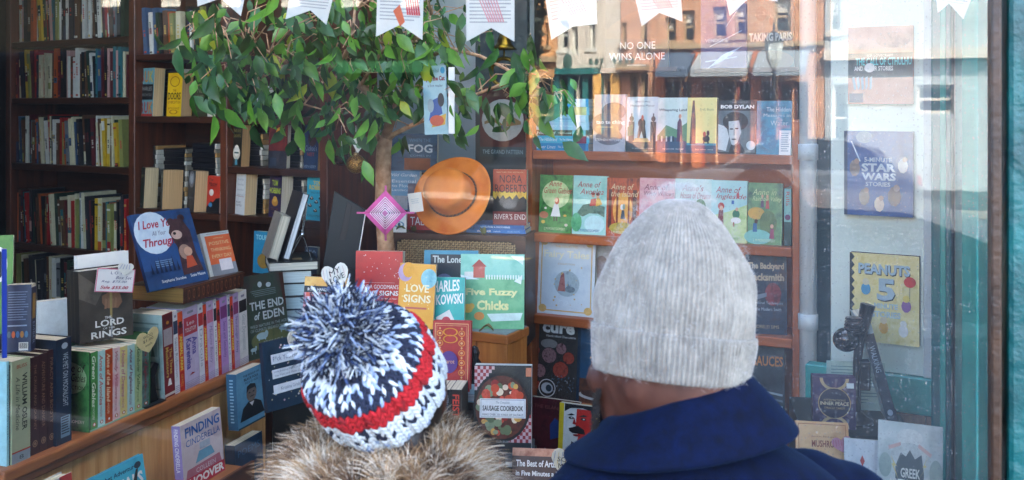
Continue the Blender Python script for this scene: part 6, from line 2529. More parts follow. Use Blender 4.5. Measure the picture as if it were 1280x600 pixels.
aw = thing('added_canopy', 'flat dark green canopy added out of view to shade the pavement', 'awning', Matrix.Translation((-1.5, -1.1, 4.43)))  # canopy added out of view to cut sky light on the couple
m = MB()
m.box((-5, -1.0, 0), (4, 1.07, .06), C('#14352f', .8))
m.build('cover', aw)
m = MB()
m.box((-5, -1.03, -.12), (4, -1.001, .08), C('#0f2a26', .8))
m.build('valance', aw)
win = thing('shop_window', 'large display window with a thin brown frame and dusty glass', 'window', Matrix.Translation((-1.2, 0, .42)))
BRN = ROUGHPAINT('#24140b', '#3e2614', 14, .45, .5)
M0 = (-1.2, 0, .42)
wbox('frame', (XJ, -.03, .421), (XJ2, .05, 4.418), BRN, win, .003, M0)
wbox('frame', (XL - .05, -.03, .421), (XL, .05, 4.418), BRN, win, .003, M0)
wbox('frame', (XL + .001, -.03, 4.38), (XJ - .001, .05, 4.418), BRN, win, .003, M0)  # head set high, out of view, to let more sky light in
wbox('frame', (XL + .001, -.03, .421), (XJ - .001, .05, .46), BRN, win, .003, M0)
gl, nt, N, L, bb = newmat('window_glass')
N.remove(bb)
out = N['Material Output']
tr = N.new('ShaderNodeBsdfTransparent')
tr.inputs['Color'].default_value = (.94, .965, .955, 1)
gs = N.new('ShaderNodeBsdfGlossy')
gs.inputs['Roughness'].default_value = 0.0
gs.inputs['Color'].default_value = (1, 1, 1, 1)
fr = N.new('ShaderNodeFresnel')
fr.inputs['IOR'].default_value = 1.56
m1 = N.new('ShaderNodeMixShader')
L.new(fr.outputs[0], m1.inputs[0])
L.new(tr.outputs[0], m1.inputs[1])
L.new(gs.outputs[0], m1.inputs[2])
df = N.new('ShaderNodeBsdfDiffuse')
df.inputs['Color'].default_value = (.8, .83, .85, 1)
tc = N.new('ShaderNodeTexCoord')
# dust: specks and a thin film, thicker to the right end and in patches
vo = N.new('ShaderNodeTexVoronoi')
vo.voronoi_dimensions = '2D'
vsx = N.new('ShaderNodeSeparateXYZ')
vcx = N.new('ShaderNodeCombineXYZ')
L.new(tc.outputs['Object'], vsx.inputs[0])
L.new(vsx.outputs['X'], vcx.inputs['X'])
L.new(vsx.outputs['Z'], vcx.inputs['Y'])
vo.inputs['Scale'].default_value = 170
L.new(vcx.outputs[0], vo.inputs['Vector'])
spr = ramp(nt, [(.0, (1, 1, 1, 1)), (.2, (0, 0, 0, 1))])
L.new(vo.outputs['Distance'], spr.inputs['Fac'])
sel = ramp(nt, [(.62, (0, 0, 0, 1)), (.80, (1, 1, 1, 1))])
sxx = N.new('ShaderNodeSeparateColor')
L.new(vo.outputs['Color'], sxx.inputs[0])
L.new(sxx.outputs[0], sel.inputs['Fac'])
mu = N.new('ShaderNodeMath')
mu.operation = 'MULTIPLY'
L.new(spr.outputs['Color'], mu.inputs[0])
L.new(sel.outputs['Color'], mu.inputs[1])
sp_ = N.new('ShaderNodeSeparateXYZ')
L.new(tc.outputs['Object'], sp_.inputs[0])
mr = N.new('ShaderNodeMapRange')
mr.interpolation_type = 'SMOOTHSTEP'
mr.inputs['From Min'].default_value = .55
mr.inputs['From Max'].default_value = 1.25
L.new(sp_.outputs['X'], mr.inputs['Value'])
nz = N.new('ShaderNodeTexNoise')
nz.inputs['Scale'].default_value = 2.6
nz.inputs['Detail'].default_value = 6
L.new(tc.outputs['Object'], nz.inputs['Vector'])
nr = ramp(nt, [(.3, (.35, .35, .35, 1)), (.7, (1, 1, 1, 1))])
L.new(nz.outputs['Fac'], nr.inputs['Fac'])
film = N.new('ShaderNodeMath')
film.operation = 'MULTIPLY'
L.new(mr.outputs[0], film.inputs[0])
L.new(nr.outputs['Color'], film.inputs[1])
f2 = N.new('ShaderNodeMath')
f2.operation = 'MULTIPLY_ADD'
f2.inputs[1].default_value = .045
f2.inputs[2].default_value = .002
L.new(film.outputs[0], f2.inputs[0])
# specks: few on the left, many on the right
sk = N.new('ShaderNodeMath')
sk.operation = 'MULTIPLY_ADD'
sk.inputs[1].default_value = .42
sk.inputs[2].default_value = .03
L.new(mr.outputs[0], sk.inputs[0])
s2 = N.new('ShaderNodeMath')
s2.operation = 'MULTIPLY'
L.new(mu.outputs[0], s2.inputs[0])
L.new(sk.outputs[0], s2.inputs[1])
ad = N.new('ShaderNodeMath')
ad.operation = 'ADD'
ad.use_clamp = True
L.new(s2.outputs[0], ad.inputs[0])
L.new(f2.outputs[0], ad.inputs[1])
m2 = N.new('ShaderNodeMixShader')
L.new(ad.outputs[0], m2.inputs[0])
L.new(m1.outputs[0], m2.inputs[1])
L.new(df.outputs[0], m2.inputs[2])
L.new(m2.outputs[0], out.inputs['Surface'])
m = MB()
m.face([(XL - .001 + 1.2, .01, .03), (XJ + .001 + 1.2, .01, .03), (XJ + .001 + 1.2, .01, 3.97), (XL - .001 + 1.2, .01, 3.97)], gl)
m.build('glass', win)


# right return wall of the bay, painted boards
def yat(px, xw):
    d = FW + RT * ((px - 640) / FPX)
    return CAM.y + d.y * (xw / d.x)


ret = thing('bay_side_wall', 'pale painted side boards with turquoise strips between window frame and white board', 'panelling', Matrix.Translation((XJ, .8, 0)))
xw = XJ + .004
segs = [(.055, yat(1206, xw), ROUGHPAINT('#b4c4c4', '#cdd6d4', 4, .45, .3), 0), (yat(1206, xw), yat(1197, xw), TEALP, .006), (yat(1197, xw), yat(1188, xw), ROUGHPAINT('#a8b4b4', '#bcc6c4', 4, .45, .3), -.002)]
RECP = ROUGHPAINT('#b9c6c6', '#d2dad8', 3, .5, .2)
wbox('entrance_wall', (.14, 2.05, .0), (2.0, 2.2, 4.59), RECP, shop)
wbox('entrance_wall', (XJ2 + 1.75, .251, 0), (XJ2 + 1.9, 2.049, 4.59), RECP, shop)
for y0, y1, mt, pr in segs[1:]:
    m = MB()
    m.box((xw - XJ - pr, y0 - .8 + .001, .0), (.12, y1 - .8 - .001, 4.3), mt)
    m.build('board', ret)
pg, nt, N, L, bb = newmat('side_glass')
N.remove(bb)
tr = N.new('ShaderNodeBsdfTransparent')
gs = N.new('ShaderNodeBsdfGlossy')
gs.inputs['Roughness'].default_value = .02
df = N.new('ShaderNodeBsdfDiffuse')
df.inputs['Color'].default_value = (.75, .8, .8, 1)
fr = N.new('ShaderNodeFresnel')
fr.inputs['IOR'].default_value = 1.5
m1 = N.new('ShaderNodeMixShader')
L.new(fr.outputs[0], m1.inputs[0])
L.new(tr.outputs[0], m1.inputs[1])
L.new(gs.outputs[0], m1.inputs[2])
m2 = N.new('ShaderNodeMixShader')
m2.inputs[0].default_value = .12
L.new(m1.outputs[0], m2.inputs[1])
L.new(df.outputs[0], m2.inputs[2])
L.new(m2.outputs[0], N['Material Output'].inputs['Surface'])
m = MB()
yg = segs[0][1] - .8 - .002
m.face([(.03, -.744, .45), (.03, yg, .45), (.03, yg, 4.3), (.03, -.744, 4.3)], pg)
m.build('glass', ret)
m = MB()
m.box((.0, -.744, .0), (.12, yg, .449), TEALP)
m.build('board', ret)
q = P(1177, 135, 2.86)
m = MB()
hwp = 11.5 * 2.86 / FPX
m.box((-hwp, -.02, .2), (hwp, .16, 2.8), TEALD)
tag(m.build('corner_post', M=Matrix.Translation((q.x, q.y, 0)) @ Matrix.Rotation(YAW - R_(28), 4, 'Z'), bevel=.004), 'turquoise corner post at the right edge of the white board', 'post')
m = MB()
m.box((-hwp * .1, -.03, .2), (hwp * .5, -.021, 2.8), TEALP)
o = m.build('post_bead', bpy.data.objects['corner_post'], bevel=.002)

# display platform and pale wall behind
plat = MB()
plat.box((wx(0, .6) - .3, .14, .041), (XJ - .02, 3.2, .44), C('#1c1713', .8))
tag(plat.build('display_platform'), 'low dark platform filling the floor of the window display', 'platform')
FW0 = Fr(660, 4.62, 22)
m = MB()
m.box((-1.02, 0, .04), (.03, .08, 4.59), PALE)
m.box((.031, .002, .04), (1.6, .08, 4.59), ROUGHPAINT('#1c1613', '#2a211c', 3, .7))  # right part darkened in colour so the mirrored street shows over it
tag(m.build('back_wall', M=FW0.M()), 'plaster wall, pale grey behind the tree, darkened in colour behind the bookcase', 'wall')
m = MB()
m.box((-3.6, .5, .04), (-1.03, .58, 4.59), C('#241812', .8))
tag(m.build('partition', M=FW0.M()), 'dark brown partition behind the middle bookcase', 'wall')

# ================================================================== TREE
tree = thing('indoor_tree', 'potted weeping fig with drooping green leaves filling the top of the window', 'tree', Matrix.Translation(P(487, 480, 3.6).xy.to_3d()))
TO = tree.matrix_basis.translation
BK, nt, N, L, bb = newmat('fig_bark')
n1 = noise(nt, 40, 6)
r_ = ramp(nt, [(.3, lin('#9a6c4a')), (.7, lin('#d0a884'))])
L.new(n1.outputs['Fac'], r_.inputs['Fac'])
L.new(r_.outputs['Color'], bb.inputs['Base Color'])
bb.inputs['Roughness'].default_value = .8
bump(nt, n1.outputs['Fac'], bb, .5, .003)


def TP(px, py, d):
    return P(px, py, d) - TO


u3 = 3.5 / FPX
trunk = [TP(486, 560, 3.6), TP(486, 400, 3.6), TP(484, 330, 3.6), TP(479, 260, 3.58), TP(479, 210, 3.56), TP(481, 170, 3.55)]
m = MB()
m.tube(trunk, [13 * u3, 12 * u3, 11 * u3, 10.5 * u3, 10 * u3, 9.5 * u3], BK, 14)
m.build('trunk', tree, smooth=True)
BR_ = [([(481, 175, 3.55), (487, 150, 3.5), (468, 120, 3.45), (447, 105, 3.4), (428, 80, 3.35), (410, 40, 3.3), (400, -20, 3.3)], 6.5, 3), ([(481, 178, 3.56), (492, 168, 3.52), (512, 158, 3.45), (530, 150, 3.4)], 4, 2.5),
       ([(484, 165, 3.55), (500, 120, 3.6), (520, 80, 3.6), (540, 20, 3.65)], 6, 3), ([(474, 190, 3.56), (470, 150, 3.5), (474, 175, 3.5)], 3, 2), ([(447, 105, 3.4), (410, 95, 3.3), (360, 80, 3.2), (310, 50, 3.1)], 3.5, 1.5),
       ([(428, 80, 3.35), (440, 50, 3.3), (444, 10, 3.3)], 3, 1.5), ([(450, 108, 3.4), (480, 60, 3.4), (520, 52, 3.3), (470, 54, 3.35)], 2.5, 1.2), ([(520, 80, 3.6), (560, 60, 3.5), (600, 70, 3.3), (650, 95, 3.1), (690, 120, 3.0)], 3, 1.2),
       ([(530, 118, 3.5), (590, 120, 3.3), (640, 100, 3.1), (662, 88, 3.05)], 2.5, 1), ([(410, 95, 3.3), (380, 130, 3.25), (420, 142, 3.3)], 2.2, 1), ([(360, 80, 3.2), (300, 110, 3.1), (270, 90, 3.05)], 2, 1), ([(310, 50, 3.1), (270, 30, 3.0), (240, 40, 3.0)], 1.8, .9)]
m = MB()
anchors = []
g = random.Random(21)
for pts, r0, r1 in BR_:
    q = [TP(*p) for p in pts]
    n_ = len(q)
    m.tube(q, [(r0 + (r1 - r0) * i / (n_ - 1)) * u3 for i in range(n_)], BK, 8)
    for i in range(n_ - 1):
        for _ in range(10):
            anchors.append(q[i].lerp(q[i + 1], g.random()))
# leaf clusters: (px, py, rx, ry, depth, count)
CLU = [(265, 50, 38, 45, 3.0, 110), (300, 95, 45, 40, 3.05, 110), (335, 50, 45, 50, 3.15, 130), (365, 95, 50, 35, 3.2, 120), (395, 40, 45, 45, 3.25, 130), (415, 105, 45, 35, 3.3, 100), (440, 30, 50, 40, 3.3, 120),
       (395, 160, 38, 18, 3.2, 55), (440, 150, 30, 26, 3.35, 50), (470, 90, 45, 40, 3.45, 90), (500, 30, 45, 45, 3.45, 120), (530, 70, 40, 45, 3.45, 120), (545, 20, 35, 40, 3.5, 100), (510, 115, 30, 25, 3.5, 45), (575, 120, 22, 40, 3.45, 26), (610, 40, 25, 50, 3.7, 26),
       (630, 115, 35, 25, 3.1, 60), (662, 105, 32, 32, 3.05, 85), (690, 132, 30, 14, 3.0, 22), (590, 150, 25, 30, 3.4, 18), (720, 140, 14, 8, 2.95, 5), (500, 175, 20, 20, 3.5, 10), (240, 95, 18, 35, 3.0, 20)]
LV, LF, LM = [], [], []
twigs = MB()
for px, py, rx, ry, d, n_ in CLU:
    cpos = []
    for _ in range(max(2, n_ // 7)):
        a, q = g.uniform(0, 6.283), math.sqrt(g.random())
        p = TP(px + rx * q * math.cos(a), py + ry * q * math.sin(a) - 6, d + g.uniform(-.22, .22))
        cpos.append(p)
        nb = min(anchors, key=lambda w: (w - p).length)
        if (nb - p).length > .02:
            mid = nb.lerp(p, .5) + Vector((g.uniform(-.02, .02), g.uniform(-.02, .02), .025))
            twigs.tube([nb, mid, p], [.0028, .002, .0012], BK, 5)
    for _ in range(int(n_ * .56)):
        p = g.choice(cpos) + Vector((g.gauss(0, .035), g.gauss(0, .035), g.gauss(-.01, .035)))
        Ln = g.uniform(.042, .098)
        W = Ln * g.uniform(.42, .52)
        # drooping direction
        az = g.uniform(0, 6.283)
        el = R_(g.uniform(-88, -30))
        dr = Vector((math.cos(az) * math.cos(el), math.sin(az) * math.cos(el), math.sin(el)))
        sd = dr.cross(Vector((math.cos(az * 1.7 + 1), math.sin(az * 1.7 + 1), .3))).normalized()
        nm = sd.cross(dr).normalized()
        b = len(LV)
        prof_ = [(0, 0), (.22, .72), (.45, 1), (.7, .66), (.88, .22), (1, 0)]
        pts = []
        for f, w in prof_:
            c = p + dr * (Ln * f) - nm * (Ln * .22 * f * f)
            if w == 0:
                pts.append((c,))
            else:
                pts.append((c - sd * (W / 2 * w) + nm * (W * .14 * w), c, c + sd * (W / 2 * w) + nm * (W * .14 * w)))
        idx = []
        for t in pts:
            idx.append(tuple(range(len(LV), len(LV) + len(t))))
            LV.extend(t)
        k_ = 0 if g.random() < .42 else (1 if g.random() < .62 else (2 if g.random() < .78 else 3))
        for i in range(len(idx) - 1):
            a_, c_ = idx[i], idx[i + 1]
            if len(a_) == 1:
                fs = [(a_[0], c_[1], c_[0]), (a_[0], c_[2], c_[1])]
            elif len(c_) == 1:
                fs = [(a_[0], a_[1], c_[0]), (a_[1], a_[2], c_[0])]
            else:
                fs = [(a_[0], a_[1], c_[1], c_[0]), (a_[1], a_[2], c_[2], c_[1])]
            LF.extend(fs)
            LM.extend([k_] * len(fs))
m.v, m.f = m.v, m.f
m.build('limbs', tree, smooth=True)
twigs.build('twigs', tree, smooth=True)


def leafmat(h1, h2):
    mt, nt, N, L, b = newmat('leaf_' + h1.strip('#'))
    n = noise(nt, 18, 3)
    r = ramp(nt, [(.3, lin(h1)), (.7, lin(h2))])
    L.new(n.outputs['Fac'], r.inputs['Fac'])
    L.new(r.outputs['Color'], b.inputs['Base Color'])
    b.inputs['Roughness'].default_value = .42
    t = N.new('ShaderNodeBsdfTranslucent')
    L.new(r.outputs['Color'], t.inputs['Color'])
    mx = N.new('ShaderNodeMixShader')
    mx.inputs[0].default_value = .22
    L.new(b.outputs[0], mx.inputs[1])
    L.new(t.outputs[0], mx.inputs[2])
    L.new(mx.outputs[0], N['Material Output'].inputs['Surface'])
    return mt


me = bpy.data.meshes.new('foliage')
me.from_pydata([tuple(v) for v in LV], [], LF)
for a, b in (('#183a10', '#30601e'), ('#4a8228', '#74a83a'), ('#2a5a34', '#467e48'), ('#98b42c', '#c4c43c')):
    me.materials.append(leafmat(a, b))
me.polygons.foreach_set('material_index', LM)
me.polygons.foreach_set('use_smooth', [True] * len(LF))
o = bpy.data.objects.new('foliage', me)
COL.objects.link(o)
o.parent = tree
m = MB()
m.lathe([(.0001, 0), (.12, 0), (.15, .2), (.16, .27), (.15, .27), (.14, .24), (.0001, .24)], C('#7a4a34', .7), 32, Matrix.Translation((TP(486, 560, 3.6).x, TP(486, 560, 3.6).y, .441)))
m.build('pot', tree, smooth=False)
zb = .441 + .23
p0 = TP(486, 560, 3.6)
m = MB()
m.tube([(p0.x, p0.y, zb), (p0.x, p0.y, p0.z + .02)], [14 * u3, 13 * u3], BK, 14)
m.build('trunk', tree, smooth=True)
# curled dry leaves on the cabinet and box tops
gg = random.Random(3)
for i, (px, off, fr_, z_, lb) in enumerate(((503, .02, FR_, zr, 'curled dry leaf on the cabinet under the eye card'), (517, .03, FR_, zr, 'dry olive leaf on the cabinet beside the hat brim'), (553, -.0, FR_, zr, 'curled dry leaf standing at the hat brim\'s foot'), (569, .01, FR_, zr, 'small brown dry leaf at the hat brim\'s foot'),
                                            (604, .01, FR_, zr, 'dry leaf by the blue WEATHER spine'), (608, -.004, FX, zbx, 'dry leaf on the grey top of the wooden box'))):
    m = MB()
    x = fr_.hit(px, off)[0]
    pts = []
    V_, F_ = [], []
    for a in range(6):
        for b in range(4):
            s, t = a / 5, b / 3 - .5
            w = .024 * math.sin(math.pi * min(.98, s * .9 + .06))
            V_.append(((s - .5) * .05, t * w, .010 + .011 * math.sin(s * 5 + i) + .03 * t * t + .002))
    for a in range(5):
        for b in range(3):
            F_.append((a * 4 + b, a * 4 + b + 1, a * 4 + b + 5, a * 4 + b + 4))
    zmin = min(v[2] for v in V_)
    m.add([(v[0], v[1], v[2] - zmin) for v in V_], F_, C(['#6a6a3a', '#7a6a40', '#8a6a38', '#5a4a2a'][i % 4], .7))
    tag(m.build('dry_leaf', M=fr_.M(x, off, z_ + .0005, gg.uniform(0, 180)), smooth=True), lb, 'leaf')

# ================================================================== BUNTING just inside the glass
FBn = Fr(640, 1.62 / math.cos(YAW), 22)
bt = thing('bunting', 'string of swallowtail paper pennants printed with text across the top of the window', 'bunting', FBn.M(0, 0, 0))
PAP2 = C('#dcdcd8', .75, .04)
TXT = C('#a2a6aa', .7)
FLG = [((247, 8), (276, -2), (301, 20), 244, 318), ((357, 24), (388, 13), (408, 31), 372, 430), ((470, 46), (500, 31), (528, 50), 473, 531), ((583, 52), (614, 35), (643, 52), 582, 643), ((689, 50), (716, 33), (746, 30), 674, 744),
       ((802, 33), (824, 16), (853, 27), 782, 848), ((912, 20), (938, -4), (972, 2), 896, 966), ((1172, 16), (1186, 4), (1204, 24), 1166, 1236)]
STR = []
for i, (l, nch, r, tl, tr_) in enumerate(FLG):
    off = .06 + .012 * (i % 2)
    def q(px, py):
        x, z = FBn.xz(px, py, off)
        return (x, z)
    top = -58
    P4 = [q(*l), q(*nch), q(*r), q(tr_, top), q(tl, top)]
    m = MB()
    # two quads + roll: closed thin sheet
    m.prism(P4, 0, .0006, PAP2)
    A, Bc = Vector(P4[4]), Vector(P4[3])
    Dl, Dr = Vector(P4[0]), Vector(P4[2])
    pnt = Paint(m, lambda u, v, l_: (lambda w: (w.x, -l_ * EPS, w.y))(A.lerp(Bc, u).lerp(Dl.lerp(Dr, u), v)))
    g2 = random.Random(i)
    for k_ in range(17):
        v = .1 + k_ * .042
        pnt.R(.07, v, .93 - g2.uniform(0, .12) * (k_ % 4 == 0), v + .014, TXT)
        pnt.l -= 1
    pnt.l += 1
    if i == 2:
        pnt.G([(.36, .68), (.5, .6), (.62, .8), (.52, .86)], C('#d8643c'))
        for k_ in range(6):
            pnt.G([(.6 + k_ * .05, .5), (.63 + k_ * .05, .5), (.7 + k_ * .05, .72), (.66 + k_ * .05, .72)], C('#c83a4a'))
    if i in (3, 4, 5):
        for k_ in range(7):
            pnt.G([(.25 + k_ * .06, .5), (.27 + k_ * .06, .5), (.5 + k_ * .05, .78), (.47 + k_ * .05, .78)], C('#d88a94'))
    m.build('pennant', bt, Matrix.Translation((0, off, 0)))
m = MB()
m.tube([(FBn.xz(-20 + k_ * 63, -62 + 6 * math.sin(k_ * 1.3), .065)[0], .065, FBn.xz(-20 + k_ * 63, -60 + 4 * math.sin(k_ * 1.3), .065)[1]) for k_ in range(21)], .0015, C('#c8b890', .8), 6)
m.build('string', bt)

# ================================================================== STREET (outside, mirrored in the glass)
CON = ROUGHPAINT('#343331', '#42403d', 1.5, .85, .3)
ASP = ROUGHPAINT('#17181a', '#202123', 2.5, .9, .4)
struct(wbox('pavement', (-60, -2.9, -.12), (50, -.021, 0), CON))
struct(wbox('kerb', (-60, -3.05, -.13), (50, -2.901, .002), C('#8a8880', .8)))
struct(wbox('road', (-60, -18.45, -.3), (50, -3.051, -.125), ASP))
struct(wbox('road_line', (-60, -10.85, -.1245), (50, -10.7, -.121), C('#b89a3a', .7)))
struct(wbox('kerb', (-60, -18.6, -.13), (50, -18.451, .002), C('#8a8880', .8)))
struct(wbox('pavement', (-60, -23.5, -.12), (50, -18.601, 0), CON))
struct(wbox('ground', (-400, -400, -.6), (400, 400, -.31), C('#5a5850', .9)))
YB = -23.4


def facade(name, label, x0, x1, h, wall, opens, trim, dep=8, cornice=None, extra=None, yb=YB):
    t = thing(name, label, 'building', Matrix.Translation(((x0 + x1) / 2, yb, 0)))
    xc = (x0 + x1) / 2
    xs = sorted({x0, x1} | {v for o in opens for v in (o[0], o[1])})
    zs = sorted({0, h} | {v for o in opens for v in (o[2], o[3])})
    m = MB()
    for i in range(len(xs) - 1):
        for j in range(len(zs) - 1):
            cx, cz = (xs[i] + xs[i + 1]) / 2, (zs[j] + zs[j + 1]) / 2
            if any(o[0] < cx < o[1] and o[2] < cz < o[3] for o in opens):
                continue
            m.box((xs[i] - xc, -.3, zs[j]), (xs[i + 1] - xc, 0, zs[j + 1]), wall)
    m.box((x0 - xc, -dep, 0), (x1 - xc, -.55, h), C('#2a2624', .9))
    m.build('wall', t)
    GLS = C('#1a2226', .08, .1)
    for o in opens:
        f = MB()
        a, b, z0, z1 = o[0] - xc, o[1] - xc, o[2], o[3]
        w = .07
        fm_ = o[4] if len(o) > 4 else trim
        f.box((a, -.18, z0), (a + w, -.1, z1), fm_)
        f.box((b - w, -.18, z0), (b, -.1, z1), fm_)
        f.box((a + w, -.18, z1 - w), (b - w, -.1, z1), fm_)
        f.box((a + w, -.18, z0), (b - w, -.1, z0 + w), fm_)
        zm = (z0 + z1) / 2
        f.box((a + w, -.16, zm - .03), (b - w, -.11, zm + .03), fm_)
        fo = f.build('window', t)
        pm = MB()
        pm.box((a + w, -.17, z0 + w), (b - w, -.165, z1 - w), GLS)
        if z0 > 3:
            pm.box((a + w, -.164, z1 - w - (z1 - z0) * .3), (b - w, -.162, z1 - w), C('#c8c8bc', .8))
        pm.build('pane', fo)
        if z0 > 2.9:
            sm_ = MB()
            sm_.box((a - .08, -.02, z0 - .1), (b + .08, .08, z0 - .001), trim)
            sm_.build('sill', fo)
    if cornice:
        m = MB()
        for z, pr, hh in cornice:
            m.box((x0 - xc, .001, z), (x1 - xc, pr, z + hh), trim)
        m.build('cornice', t)
    if extra:
        extra(t, xc)
    return t


def fx(px):
    """column of the photo -> x on the mirrored street front"""
    d = FW + RT * ((px - 640) / FPX)
    s = (-YB - CAM.y) / d.y
    return CAM.x + d.x * s


def fz(px, py):
    d = FW + RT * ((px - 640) / FPX)
    s = (-YB - CAM.y) / d.y
    return HC + s * (HZ - py) / FPX


def op(a, b, t, bm, mt=None):
    o = [fx(a), fx(b), fz((a + b) / 2, bm), fz((a + b) / 2, t)]
    if mt:
        o.append(mt)
    return tuple(o)


BRK = BRICK('#b2744e', '#c28a62', '#c8b498')
BRK2 = BRICK('#c88850', '#d69a5c', '#d4c09c')
CRM = C('#c4beb0', .7, .05)
TRM = C('#a08c6c', .7)


def awning(t, xc, a, b, zt, zb, pr, mat, name='awning'):
    m = MB()
    x0, x1 = fx(a) - xc, fx(b) - xc
    m.add([(x0, .02, zt), (x1, .02, zt), (x1, pr, zb + .18), (x0, pr, zb + .18), (x0, pr, zb), (x1, pr, zb), (x0, .02, zt - .04), (x1, .02, zt - .04), (x1, pr - .03, zb), (x0, pr - .03, zb)],
          [(0, 3, 2, 1), (3, 4, 5, 2), (6, 7, 8, 9), (4, 9, 8, 5), (0, 6, 9, 4, 3), (1, 2, 5, 8, 7)], mat)
    m.build(name, t)


def ex_brick(t, xc):
    for a, b, mt in ((832, 870, '#44566a'), (874, 941, '#8a9498'), (949, 1012, '#7a8890')):
        awning(t, xc, a, b, fz(900, 64), fz(900, 97), 1.1, C(mt, .8))
    m = MB()
    for i in range(9):
        x = fx(820 + i * 20) - xc
        m.add([(x - .18, .03, 5.4), (x, .03, 5.22), (x + .18, .03, 5.4), (x, .03, 5.58), (x - .12, .03, 5.4), (x, .03, 5.28), (x + .12, .03, 5.4), (x, .03, 5.52)], [(0, 1, 5, 4), (1, 2, 6, 5), (2, 3, 7, 6), (3, 0, 4, 7)], C('#7a4a2c'))
    m.build('diamond_band', t)
    m = MB()
    for a in (826, 871, 945):
        m.box((fx(a) - .12 - xc, .001, 0), (fx(a) + .12 - xc, .12, 3.3), C('#b8683c', .8))
    m.build('pier', t)


WB = C('#6a7a80', .5)
facade('brick_building', 'sunlit orange brick building with awnings mirrored in the top right of the glass', fx(812), fx(1030), 8.5, BRK, [op(831, 845, 22, 53), op(853, 868, 13, 53), op(891, 908, 8, 48), op(918, 934, 5, 45), op(967, 988, -2, 42),
                                                                                                           op(830, 850, 102, 215, C('#4a2418')), op(852, 868, 102, 215, C('#6a2c1c')), op(876, 894, 102, 215, C('#8a3824')), op(896, 918, 102, 215, C('#4a2418')), op(920, 941, 102, 215, C('#8a3824')), op(951, 970, 102, 215, C('#4a2418')), op(972, 990, 102, 215, C('#8a3824')), op(992, 1010, 102, 215, C('#4a2418'))], TRM, cornice=[(7.9, .35, .3), (fz(900, 60), .14, .12)], extra=ex_brick)


def ex_white(t, xc):
    m = MB()
    x0, x1 = fx(697) - xc, fx(751) - xc
    m.box((x0, .001, fz(720, 85)), (x1, .1, fz(720, 68)), CRM)
    m.build('sign_board', t)
    m = MB()
    for i in range(8):
        m.box((x0 + .9 + i * .16, .1001, fz(720, 81)), (x0 + 1.0 + i * .16, .115, fz(720, 74)), C('#3a5a50'))
    m.ell((x0 + .3, .1, fz(720, 77)), (.14, .03, .2), C('#3a5a50'))
    m.build('sign_marks', t)
    m = MB()
    m.box((x0, .001, fz(720, 93)), (x1, .3, fz(720, 86)), C('#1d6a68', .5))
    m.build('shop_cornice', t)
    m = MB()
    for i in range(4):
        xx_ = x0 + (x1 - x0) * i / 3
        m.box((xx_ - .07, .001, 0), (xx_ + .07, .14, fz(720, 93) - .001), C('#1d6a68', .5))
    m.build('shopfront_post', t)
    m = MB()
    m.add([(fx(752) - xc, .2, fz(760, 92)), (fx(774) - xc, .2, fz(760, 92)), (fx(761) - xc, .2, fz(760, 62)), (fx(752) - xc, 0.001, fz(760, 92)), (fx(774) - xc, .001, fz(760, 92)), (fx(761) - xc, .001, fz(760, 62))], [(0, 1, 2), (0, 3, 4, 1), (1, 4, 5, 2), (2, 5, 3, 0)], CRM)
    for a in (749, 771):
        m.box((fx(a) - xc - .1, .001, 0), (fx(a) - xc + .1, .25, fz(760, 93)), C('#d8a85a'))
    m.build('porch', t)


facade('brick_building', 'narrow yellow brick building at the left end of the mirrored street', fx(661), fx(696.5), 9.5, BRK2, [op(673, 677, 30, 57), op(681, 685, 28, 57), op(668, 690, 98, 190)], TRM, cornice=[(8.9, .3, .3), (fz(680, 78), .15, .15)])
facade('painted_building', 'white painted building with a teal shopfront and sign mirrored in the glass', fx(697), fx(775), 8.2, CRM, [op(699, 711, 25, 62), op(714, 722, 34, 66), op(736, 744, 30, 60), op(701, 720, 94, 170, C('#1d6a68')), op(724, 742, 94, 170, C('#1d6a68')), op(754, 768, 98, 180, C('#d8b88a'))], C('#c8ccc4'), cornice=[(7.6, .4, .4)], extra=ex_white)
facade('grey_building', 'tan and grey building with a gable between white and brick fronts', fx(776), fx(811.5), 7.6, BRICK('#b88468', '#c8957a', '#c8b4a0'), [op(776.5, 783, 28, 56), op(787, 797, 92, 170), op(800, 809, 20, 56), op(800, 810, 92, 190)], TRM, cornice=[(7.1, .3, .3), (fz(790, 88), .5, .14)])
facade('stucco_building', 'long pale grey stucco building mirrored behind the white board', fx(1031), fx(1340), 9, C('#a4acae', .8), [op(1036, 1050, -6, 40), op(1260, 1280, -6, 40), op(1146, 1192, 106, 142), op(1040, 1060, 105, 190)], CRM, cornice=[(8.4, .4, .4), (fz(1100, 75), .3, .25)])
facade('darkened_building', 'tall building coloured dark in place of shade, mirrored as the dim left half', fx(-80) - 14, fx(563), 13, C('#14140f', .8, .3, 2, spec=.1), [op(120 + i * 75, 150 + i * 75, -10, 40) for i in range(6)] + [op(100 + i * 90, 160 + i * 90, 100, 180) for i in range(5)], C('#1d1c18'), cornice=[(12.4, .4, .4)],  # near-black colour stands in for shade across the mirrored left half
       extra=lambda t, xc: awning(t, xc, 232, 560, fz(400, 78), fz(400, 94), 1.2, C('#0d4a24', .8)))


